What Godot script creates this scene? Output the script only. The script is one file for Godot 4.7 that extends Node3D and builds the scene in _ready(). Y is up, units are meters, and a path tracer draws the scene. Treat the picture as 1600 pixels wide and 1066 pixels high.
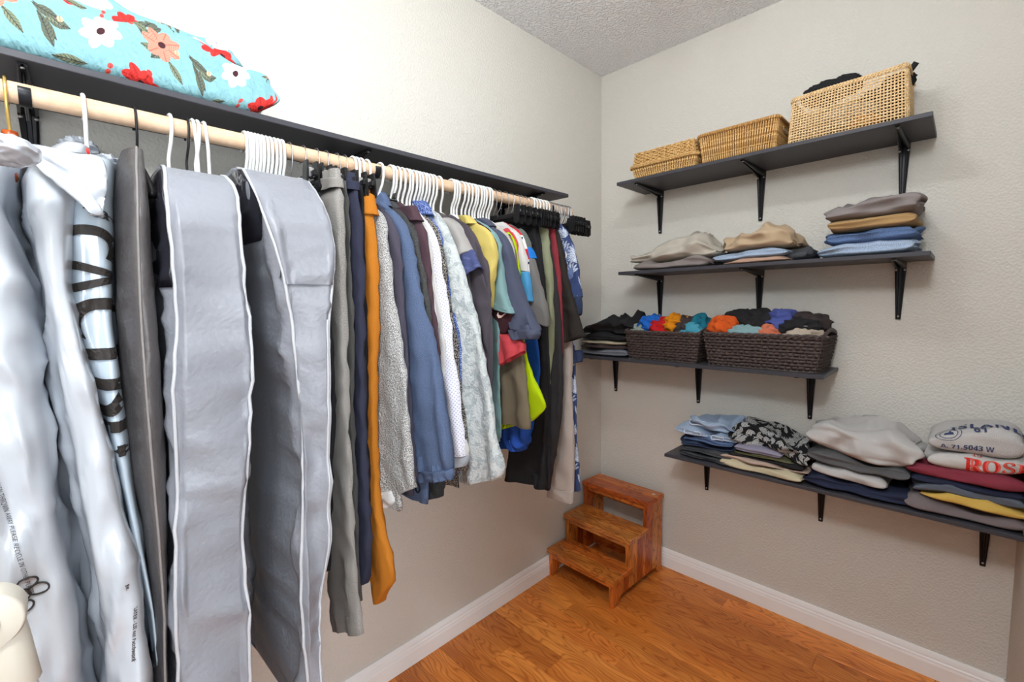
extends Node3D
# A walk-in closet: left wall in the plane x = 0, back wall in z = 0, right wall at x = 1.515; y is up, metres.

const SHELF_T := 0.0125
const ROD := Vector3(0.26, 1.648, 0.0)

func _ready() -> void:
	# ---------------------------------------------------------------- camera
	var cam := Camera3D.new()
	cam.name = "camera"
	cam.fov = 73.7564
	cam.near = 0.02
	cam.position = Vector3(1.36832, 1.29544, 2.04527)
	cam.rotation_order = EULER_ORDER_YXZ
	cam.rotation = Vector3(-0.081047, 0.783693, -0.013862)
	add_child(cam)
	cam.current = true
	# ---------------------------------------------------------------- environment and light
	var we := WorldEnvironment.new()
	we.name = "world_environment"
	var en := Environment.new()
	en.background_mode = Environment.BG_COLOR
	en.background_color = Color(0.02, 0.02, 0.02)
	en.tonemap_mode = Environment.TONE_MAPPER_LINEAR
	en.tonemap_exposure = 1.1
	en.sdfgi_enabled = true
	en.ssao_enabled = true
	en.ssil_enabled = true
	we.environment = en
	add_child(we)
	nz.noise_type = FastNoiseLite.TYPE_SIMPLEX_SMOOTH
	nz.frequency = 1.0
	nz.fractal_octaves = 1
	nz.seed = 3
	unseen_ceiling_lamp("unseen_ceiling_light", "unseen two bulb ceiling light over the closet, casting the shelf shadows", Vector3(0.88, 2.44, 1.05), 0.11, 0.024, [-0.07, 0.07], 0.03, 0.09)  # out of view; place and strength set to light walls and clothes
	unseen_ceiling_lamp("unseen_ceiling_light", "unseen opal globe ceiling light, placed to light the back wall and shelves", Vector3(1.32, 2.44, 2.3), 1.12, 0.12, [0.0], 0.13, 0.08)  # out of view overhead; lights the back wall and under the shelves
	# unseen window beyond the doorway, placed to light the bags and left wall
	var al := AreaLight3D.new()
	al.name = "unseen_window_daylight"
	al.area_size = Vector2(1.5, 1.4)
	al.position = Vector3(4.12, 1.45, 2.75)
	al.rotation = Vector3(0, PI / 2, 0)
	al.light_color = Color(0.96, 0.98, 1.0)
	al.light_energy = 6.3
	al.area_range = 12.0
	al.shadow_enabled = true
	add_child(al)

	make_materials()
	make_fabrics()
	room()
	shelves()
	rod_and_hangers()
	bags()
	garments()
	clothes_on_shelves()
	baskets()
	quilt()
	stool()
	rack()

func unseen_ceiling_lamp(called: String, label: String, at: Vector3, e: float, size: float, xs: Array, rad: float, drop: float) -> void:  # a lamp out of view on the ceiling
	var t := thing(called, label, "lamp", at)
	var b := MB.new()
	b.lathe(PackedVector2Array([Vector2(0.0, 0.0), Vector2(0.055, 0.0), Vector2(0.058, -0.006), Vector2(0.05, -0.016), Vector2(0.02, -0.022), Vector2(0.0, -0.022)]))
	if xs.size() > 1: b.box(Vector3(0, -0.022, 0), Vector3(0.17, 0.012, 0.024), 0.003)
	obj("canopy_plate", b, mat(Color(0.9, 0.9, 0.88), 0.4), t)
	for x in xs:
		var q := MB.new()
		q.lathe(PackedVector2Array([Vector2(0.0, -0.02), Vector2(0.018, -0.02), Vector2(0.018, -0.05 - drop), Vector2(0.0, -0.05 - drop)]), Transform3D(Basis(), Vector3(x, 0, 0)), 16)
		obj("lamp_socket", q, mat(Color(0.85, 0.85, 0.82), 0.5), t)
		var cy := -0.045 - rad - drop
		var g := MB.new()
		var pr := PackedVector2Array()
		for i in 17: pr.append(Vector2(rad * sin(PI * i / 16.0), cy + rad * cos(PI * i / 16.0)))
		g.lathe(pr, Transform3D(Basis(), Vector3(x, 0, 0)), 28)
		var gm := mat(Color(1, 1, 1), 0.5)
		gm.emission_enabled = true
		gm.emission = Color(1.0, 1.0, 1.0)
		gm.emission_energy_multiplier = 1.5
		obj("light_bulb", g, gm, t)
		var l := OmniLight3D.new()
		l.name = "bulb_light"
		l.position = Vector3(x, cy, 0)
		l.light_color = Color(0.97, 0.985, 1.0)
		l.light_energy = e
		l.light_size = size
		l.omni_range = 9.0
		l.omni_attenuation = 2.0
		l.shadow_enabled = true
		t.add_child(l, true)

# ------------------------------------------------------------------ materials
var M := {}
func make_materials() -> void:
	WEAVE = noise_tex(0.25, 2, 256, 3.0)
	CREASE = noise_tex(0.09, 4, 256, 5.0)
	var white := Color(1, 1, 1)
	HEATHER = noise_tex(0.22, 3, 256, 0.0, [[0.25, rgb(120, 122, 126)], [0.5, rgb(205, 205, 205)], [0.72, white]])
	FLEECE = noise_tex(0.12, 4, 256, 0.0, [[0.2, rgb(165, 165, 165)], [0.5, rgb(225, 225, 225)], [0.8, white]])
	# room
	var w := mat(rgb(214, 211, 203), 0.75)
	w.uv1_triplanar = true; w.uv1_world_triplanar = true
	w.uv1_scale = Vector3(2.2, 2.2, 2.2)
	w.heightmap_enabled = true
	w.heightmap_scale = 0.09
	w.heightmap_texture = noise_tex(0.085, 3, 512, 0.0, [[0.3, Color.BLACK], [0.7, white]])
	M.wall = w
	var c := mat(rgb(248, 249, 251), 0.9)
	c.uv1_triplanar = true; c.uv1_world_triplanar = true
	c.uv1_scale = Vector3(2.0, 2.0, 2.0)
	c.heightmap_enabled = true
	c.heightmap_scale = 0.4
	c.heightmap_texture = noise_tex(0.06, 3, 512, 0.0, [[0.42, Color.BLACK], [0.62, white]], FastNoiseLite.TYPE_SIMPLEX_SMOOTH, 5)
	M.ceiling = c
	M.trim = mat(rgb(247, 247, 246), 0.35)
	var fw := tex(wood_image(1024, 512, rgb(178, 90, 30), rgb(255, 172, 86), 11, 13.0, 0.5))
	M.planks = []
	for k in [[255, 250, 240], [236, 226, 214], [255, 240, 222], [225, 210, 196], [246, 232, 214]]:
		var m := mat(rgb(k[0], k[1], k[2]), 0.28, fw, 1.0)
		m.uv1_scale = Vector3(0.8, 3.2, 1)
		m.metallic_specular = 0.45
		M.planks.append(m)
	var sw := tex(wood_image(512, 256, rgb(128, 68, 28), rgb(238, 168, 94), 23, 6.0, 0.5))
	M.stool = []
	for k in [[255, 244, 222], [255, 208, 164], [255, 215, 165], [228, 164, 120], [255, 230, 190], [210, 146, 106]]:
		var m := mat(rgb(k[0], k[1], k[2]), 0.32, sw, 1.0)
		m.uv1_scale = Vector3(1.6, 5.0, 1)
		m.clearcoat_enabled = true; m.clearcoat = 0.35; m.clearcoat_roughness = 0.2
		M.stool.append(m)
	var rw := tex(wood_image(512, 128, rgb(206, 170, 138), rgb(228, 198, 168), 31, 2.0, 0.8))
	M.rod = mat(white, 0.5, rw, 1.0)
	M.rod.uv1_scale = Vector3(6.0, 1.2, 1)
	M.shelf = mat(rgb(66, 66, 72), 0.42)
	M.shelf.uv1_triplanar = true
	M.shelf.normal_enabled = true
	M.shelf.normal_texture = noise_tex(0.2, 2, 256, 1.0)
	M.shelf.normal_scale = 0.12
	M.shelf.uv1_scale = Vector3(6, 6, 6)
	M.metal = mat(rgb(36, 36, 39), 0.32)
	M.metal.metallic = 0.35
	M.steel = mat(rgb(205, 205, 208), 0.3)
	M.steel.metallic = 0.9
	M.hook = mat(rgb(170, 170, 172), 0.3)
	M.hook.metallic = 0.85
	M.blackplastic = mat(rgb(28, 28, 30), 0.35)
	M.white = mat(rgb(222, 223, 221), 0.35)
	M.gold = mat(rgb(214, 180, 105), 0.3)
	M.gold.metallic = 0.8
	M.ink = mat(rgb(52, 48, 46), 0.6)
# ------------------------------------------------------------------ the room
func room() -> void:
	var W := 1.515
	var D := 3.3
	var H := 2.44
	var t := 0.12
	var b := MB.new()
	b.box(Vector3(-t / 2, H / 2, D / 2 - t / 2), Vector3(t, H + 0.2, D + t), 0.0005)
	struct("wall_left", b, M.wall)
	b = MB.new()
	b.box(Vector3(W / 2, H / 2, -t / 2), Vector3(W, H + 0.2, t), 0.0005)
	struct("wall_back", b, M.wall)
	# the right wall; its doorway and the bedroom are unseen, shaped to let in daylight
	b = MB.new()
	b.box(Vector3(W + t / 2, H / 2, 0.78), Vector3(t, H + 0.2, 1.8), 0.0005)
	b.box(Vector3(W + t / 2, H / 2, 3.01), Vector3(t, H + 0.2, 0.82), 0.0005)
	b.box(Vector3(W + t / 2, 2.29, 2.14), Vector3(t, 0.46, 0.96), 0.0005)
	struct("wall_right", b, M.wall)
	b = MB.new()
	b.box(Vector3(W / 2, H / 2, D + t / 2), Vector3(W + 2 * t, H + 0.2, t), 0.0005)
	struct("wall_front", b, M.wall)
	b = MB.new()
	for z in [1.655, 2.625]: b.box(Vector3(W - 0.007, 1.04, z), Vector3(0.014, 2.08, 0.06), 0.003)
	b.box(Vector3(W - 0.007, 2.09, 2.14), Vector3(0.014, 0.06, 1.03), 0.003)
	struct("trim_1", b, M.trim)  # casing round the doorway, out of view
	b = MB.new()
	b.box(Vector3(2.95, H / 2, 0.55), Vector3(2.8, H + 0.2, t), 0.0005)
	b.box(Vector3(2.95, H / 2, 4.4), Vector3(2.8, H + 0.2, t), 0.0005)
	b.box(Vector3(W + t / 2, H / 2, 3.88), Vector3(t, H + 0.2, 0.94), 0.0005)
	b.box(Vector3(4.26, 0.37, 2.5), Vector3(t, 0.74, 3.9), 0.0005)
	b.box(Vector3(4.26, 2.36, 2.5), Vector3(t, 0.40, 3.9), 0.0005)
	b.box(Vector3(4.26, 1.45, 1.28), Vector3(t, 1.44, 1.44), 0.0005)
	b.box(Vector3(4.26, 1.45, 4.0), Vector3(t, 1.44, 0.98), 0.0005)
	struct("unseen_wall_bedroom", b, M.trim)  # bedroom walls out of view, built round the unseen window
	b = MB.new()
	b.box(Vector3(4.27, 1.45, 2.755), Vector3(0.02, 1.46, 1.54), 0.001)
	var day := mat(Color(0.9, 0.95, 1.0), 0.5)
	day.emission_enabled = true
	day.emission = Color(0.86, 0.93, 1.0)
	day.emission_energy_multiplier = 1.5
	struct("window_1", b, day)  # glowing pane out of view, sends daylight through the doorway
	b = MB.new()
	b.box(Vector3(2.95, H + 0.05, 2.5), Vector3(2.7, 0.1, 3.9), 0.0005)
	struct("unseen_ceiling_bedroom", b, M.ceiling)  # closes the unseen bedroom above
	b = MB.new()
	b.box(Vector3(2.87, -0.05, 2.5), Vector3(2.75, 0.1, 3.9), 0.0005)
	struct("unseen_floor_bedroom", b, mat(rgb(206, 200, 192), 0.6))  # floor of the unseen bedroom
	b = MB.new()
	b.box(Vector3(W / 2, H + 0.05, D / 2), Vector3(W + 0.1, 0.1, D), 0.0005)
	struct("ceiling", b, M.ceiling)
	b = MB.new()
	b.box(Vector3(W / 2, -0.06, D / 2), Vector3(W, 0.1, D), 0.0005)
	var fl := struct("floor", b, mat(rgb(70, 34, 12), 0.8))
	var r := RandomNumberGenerator.new()
	r.seed = 12
	var pw := 0.0955
	for k in range(-1, 35):
		var z0 := 0.05 + pw * (k - 1) + 0.0
		if z0 + pw <= 0.004 or z0 >= D: continue
		var x := -r.randf_range(0.05, 0.6)
		while x < W:
			var ln := r.randf_range(0.45, 1.05)
			var xa := maxf(x, 0.001)
			var xb := minf(x + ln, W - 0.001)
			if xb - xa > 0.03:
				var za := maxf(z0, 0.001)
				var zb := minf(z0 + pw, D - 0.001)
				var q := MB.new()
				q.box(Vector3((xa + xb) / 2, -0.005 + r.randf_range(-0.0002, 0.0002), (za + zb) / 2), Vector3(xb - xa - 0.0006, 0.01, zb - za - 0.0006), 0.0009, Transform3D(), Vector2(r.randf_range(0, 3), r.randf_range(0, 3)))
				obj("floor_plank", q, M.planks[r.randi() % 5], fl)
			x += ln
	# baseboards: a moulded profile run along the walls
	var pr := PackedVector2Array([Vector2(0, 0), Vector2(0.0145, 0), Vector2(0.0145, 0.05), Vector2(0.0125, 0.058), Vector2(0.0125, 0.063), Vector2(0.0095, 0.067), Vector2(0.0095, 0.074), Vector2(0.007, 0.083), Vector2(0.004, 0.089), Vector2(0, 0.089)])
	b = MB.new()
	b.prism(pr, 0.0, D)
	struct("baseboard_left", b, M.trim)
	b = MB.new()
	b.prism(pr, 0.0, W, Transform3D(Basis(Vector3(0, 0, 1), Vector3(0, 1, 0), Vector3(-1, 0, 0)), Vector3(W, 0, 0)))
	struct("baseboard_back", b, M.trim)
	b = MB.new()
	b.prism(pr, D - 1.625, D, Transform3D(Basis(Vector3(-1, 0, 0), Vector3(0, 1, 0), Vector3(0, 0, -1)), Vector3(W, 0, D)))
	struct("baseboard_right", b, M.trim)

# ------------------------------------------------------------------ shelves
# bracket under a shelf: a tapered pressed-steel leg on the wall, an arm under the board, rivets; local: wall at z = 0, board bottom at y = 0
func bracket(parent: Node, t: Transform3D, drop: float, reach: float, called := "bracket") -> void:
	var o := Node3D.new()
	o.name = called
	parent.add_child(o, true)
	o.transform = t
	var b := MB.new()
	var rings := []
	for k in 9:   # leg: a channel section that narrows downwards
		var f := k / 8.0
		var w := lerpf(0.0155, 0.0068, f)
		var d := lerpf(0.019, 0.007, f)
		var y := -0.004 - drop * f
		rings.append(PackedVector3Array([Vector3(-w, y, 0.0005), Vector3(-w, y, d * 0.8), Vector3(-w * 0.7, y, d), Vector3(-w * 0.34, y, d * 0.95), Vector3(-w * 0.22, y, d * 0.5), Vector3(w * 0.22, y, d * 0.5), Vector3(w * 0.34, y, d * 0.95), Vector3(w * 0.7, y, d), Vector3(w, y, d * 0.8), Vector3(w, y, 0.0005)]))
	_sharp(b, rings)
	obj("leg", b, M.metal, o)
	b = MB.new()
	rings = []
	for k in 9:
		var f := k / 8.0
		var w := lerpf(0.0155, 0.0062, f)
		var d := lerpf(0.024, 0.005, f)
		var z := 0.0015 + reach * f
		rings.append(PackedVector3Array([Vector3(-w, -0.0003, z), Vector3(-w, -d * 0.8, z), Vector3(-w * 0.7, -d, z), Vector3(-w * 0.34, -d * 0.95, z), Vector3(-w * 0.2, -d * 0.5, z), Vector3(w * 0.2, -d * 0.5, z), Vector3(w * 0.34, -d * 0.95, z), Vector3(w * 0.7, -d, z), Vector3(w, -d * 0.8, z), Vector3(w, -0.0003, z)]))
	_sharp(b, rings)
	obj("arm", b, M.metal, o)
	for s in [[Vector3(0, -drop + 0.006, 0.0065), 0], [Vector3(0, -0.0045, reach - 0.008), 1], [Vector3(-0.011, -0.026, 0.0165), 0], [Vector3(0.011, -0.026, 0.0165), 0]]:
		b = MB.new()
		var tt := Transform3D(Basis(Vector3.RIGHT, PI / 2 if s[1] == 0 else PI), s[0])
		b.lathe(PackedVector2Array([Vector2(0, 0), Vector2(0.0036, 0), Vector2(0.003, 0.0016), Vector2(0, 0.0024)]), tt, 10)
		obj("screw", b, M.steel, o)

func _sharp(b: MB, rings: Array) -> void:
	for i in rings.size() - 1:
		var k: int = rings[i].size()
		for j in k:
			var p := PackedVector3Array([rings[i][j], rings[i][(j + 1) % k], rings[i + 1][(j + 1) % k], rings[i + 1][j]])
			b.poly(p)
	for e in 2:   # ends, as strips across the channel
		var r: PackedVector3Array = rings[0] if e == 0 else rings[rings.size() - 1]
		for j in 4:
			var q := PackedVector3Array([r[j], r[j + 1], r[8 - j], r[9 - j]])
			if e == 1: q.reverse()
			b.poly(q)

func wall_shelf(called: String, label: String, x0: float, x1: float, ytop: float, th: float, depth: float, bx: Array, drops: Array) -> void:
	var t := thing(called, label, "shelf", Vector3(x0, ytop - th, 0), "black wall shelves")
	var b := MB.new()
	b.box(Vector3((x1 - x0) / 2, th / 2, depth / 2 + 0.001), Vector3(x1 - x0, th, depth), 0.0012)
	obj("board", b, M.shelf, t)
	for i in bx.size(): bracket(t, Transform3D(Basis(), Vector3(bx[i] - x0, 0, 0)), drops[i], depth - 0.02)

func shelves() -> void:
	wall_shelf("wall_shelf", "topmost black shelf on the back wall carrying the three tan wicker baskets", 0.247, 1.277, 1.825, 0.0135, 0.25, [0.33, 0.763, 1.199], [0.19, 0.19, 0.19])
	wall_shelf("wall_shelf", "second black shelf from the top on the back wall holding folded trousers and jeans", 0.257, 1.290, 1.4325, 0.0135, 0.25, [0.335, 0.768, 1.206], [0.19, 0.19, 0.19])
	wall_shelf("wall_shelf", "black shelf in the corner carrying the two dark woven baskets", 0.022, 1.044, 1.0437, 0.0145, 0.25, [0.094, 0.526, 0.96], [0.19, 0.19, 0.19])
	wall_shelf("wall_shelf", "lowest black shelf with piles of folded jeans and sweatshirts", 0.487, 1.510, 0.651, 0.0125, 0.25, [0.572, 1.009, 1.446], [0.195, 0.195, 0.195])
	# the long shelf over the rod on the left wall
	var t := thing("wall_shelf", "long black shelf on the left wall above the wooden rod, quilt on top", "shelf", Vector3(0, 1.7075, 0.6), "black wall shelves")
	var b := MB.new()
	b.box(Vector3(0.126, 0.0062, 0.95), Vector3(0.25, 0.0125, 1.9), 0.0012)
	obj("board", b, M.shelf, t)
	for z in [0.13, 0.83, 1.455]:
		var tr := Transform3D(Basis(Vector3.UP, PI / 2), Vector3(0.0, 0.0, z))
		bracket(t, tr, 0.19, 0.235, "rod_bracket")
		var o := t.get_child(t.get_child_count() - 1)
		var q := MB.new()   # the hook that carries the rod
		var p := PackedVector3Array()
		for k in 15:
			var a := lerpf(-0.2, -PI - 0.35, k / 14.0)
			p.append(Vector3(0, -0.0595 + 0.0185 * sin(a) * 1.0, 0.26 - 0.0185 * cos(a)))
		var rings := []
		for i in p.size():
			var d := (p[mini(i + 1, p.size() - 1)] - p[maxi(i - 1, 0)]).normalized()
			var nn := d.cross(Vector3.RIGHT) * 0.0012
			rings.append(PackedVector3Array([p[i] + nn + Vector3(0.0075, 0, 0), p[i] + nn - Vector3(0.0075, 0, 0), p[i] - nn - Vector3(0.0075, 0, 0), p[i] - nn + Vector3(0.0075, 0, 0)]))
		q.loft(rings)
		q.box(Vector3(0, -0.066, 0.21), Vector3(0.004, 0.02, 0.085), 0.001, Transform3D())
		q.box(Vector3(0, -0.036, 0.185), Vector3(0.003, 0.066, 0.03), 0.001, Transform3D())
		obj("rod_hook", q, M.metal, o)

# ------------------------------------------------------------------ rod, hangers
func hook_path(stem: float, lean: float) -> PackedVector3Array:
	var p := PackedVector3Array()
	p.append(Vector3(-0.0195, -0.016, 0))
	for k in 11:
		var a := PI - PI * k / 10.0
		p.append(Vector3(0.0198 * cos(a), 0.0005 + 0.0198 * sin(a), 0))
	p.append(Vector3(0.0195, -0.018, lean * 0.2))
	p.append(Vector3(0.016, -0.036, lean * 0.5))
	p.append(Vector3(0.006, -0.052, lean * 0.8))
	p.append(Vector3(0.0, -0.064, lean))
	p.append(Vector3(0, -stem, lean))
	return p

func white_hanger(lean: float) -> Node3D:
	var t := thing("white_hanger", "", "clothes hanger", Vector3.ZERO)
	var b := MB.new()
	b.tube(hook_path(0.088, lean), 0.0034, 7)
	obj("hook", b, M.white, t)
	b = MB.new()
	var p := PackedVector3Array()
	for s in [-1.0, 1.0]:
		var q := PackedVector3Array([Vector3(0.0, -0.082, lean), Vector3(0.02, -0.093, lean), Vector3(0.045, -0.118, lean * 0.8), Vector3(0.075, -0.145, lean * 0.5), Vector3(0.092, -0.168, lean * 0.3), Vector3(0.096, -0.18, lean * 0.2), Vector3(0.096, -0.19, 0), Vector3(0.088, -0.198, 0)])
		if s < 0: q.reverse()
		for e in q: p.append(Vector3(e.x * s, e.y, e.z))
		if s < 0: pass
	# one closed loop: left arm up, right arm down, bar back
	var bar := PackedVector3Array()
	for k in 9: bar.append(Vector3(lerpf(0.078, -0.088, k / 8.0), -0.199, 0))
	p.append_array(bar)
	b.tube(p, 0.0036, 7)
	obj("frame", b, M.white, t)
	return t

func clip_hanger(lean: float, half := 0.14) -> Node3D:
	var t := thing("clip_hanger", "", "clothes hanger", Vector3.ZERO)
	var b := MB.new()
	b.tube(hook_path(0.068, lean), 0.0014, 5)
	obj("hook", b, M.hook, t)
	b = MB.new()
	b.box(Vector3(0, -0.074, 0), Vector3(half * 2.0, 0.012, 0.005), 0.0015)
	b.box(Vector3(0, -0.070, 0), Vector3(0.05, 0.012, 0.006), 0.002)
	obj("bar", b, M.blackplastic, t)
	for s in [-1.0, 1.0]:
		b = MB.new()
		var x: float = s * (half - 0.022)
		for e in [-1.0, 1.0]:
			b.prism(PackedVector2Array([Vector2(-0.010, -0.044), Vector2(0.010, -0.044), Vector2(0.012, -0.062), Vector2(0.0105, -0.096), Vector2(0.0, -0.102), Vector2(-0.0105, -0.096), Vector2(-0.012, -0.062)]), -0.0020, 0.0020, Transform3D(Basis(Vector3.RIGHT, -0.07 * e), Vector3(x, -0.004, 0.0065 * e)))
		b.tube(PackedVector3Array([Vector3(x, -0.078, -0.009), Vector3(x, -0.082, 0.0), Vector3(x, -0.078, 0.009)]), 0.003, 6)
		var c := obj("clip", b, M.blackplastic, t)
		b = MB.new()
		b.box(Vector3(x, -0.070, 0.0), Vector3(0.006, 0.02, 0.012), 0.001)
		obj("clip_spring", b, M.steel, c)
	return t

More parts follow.
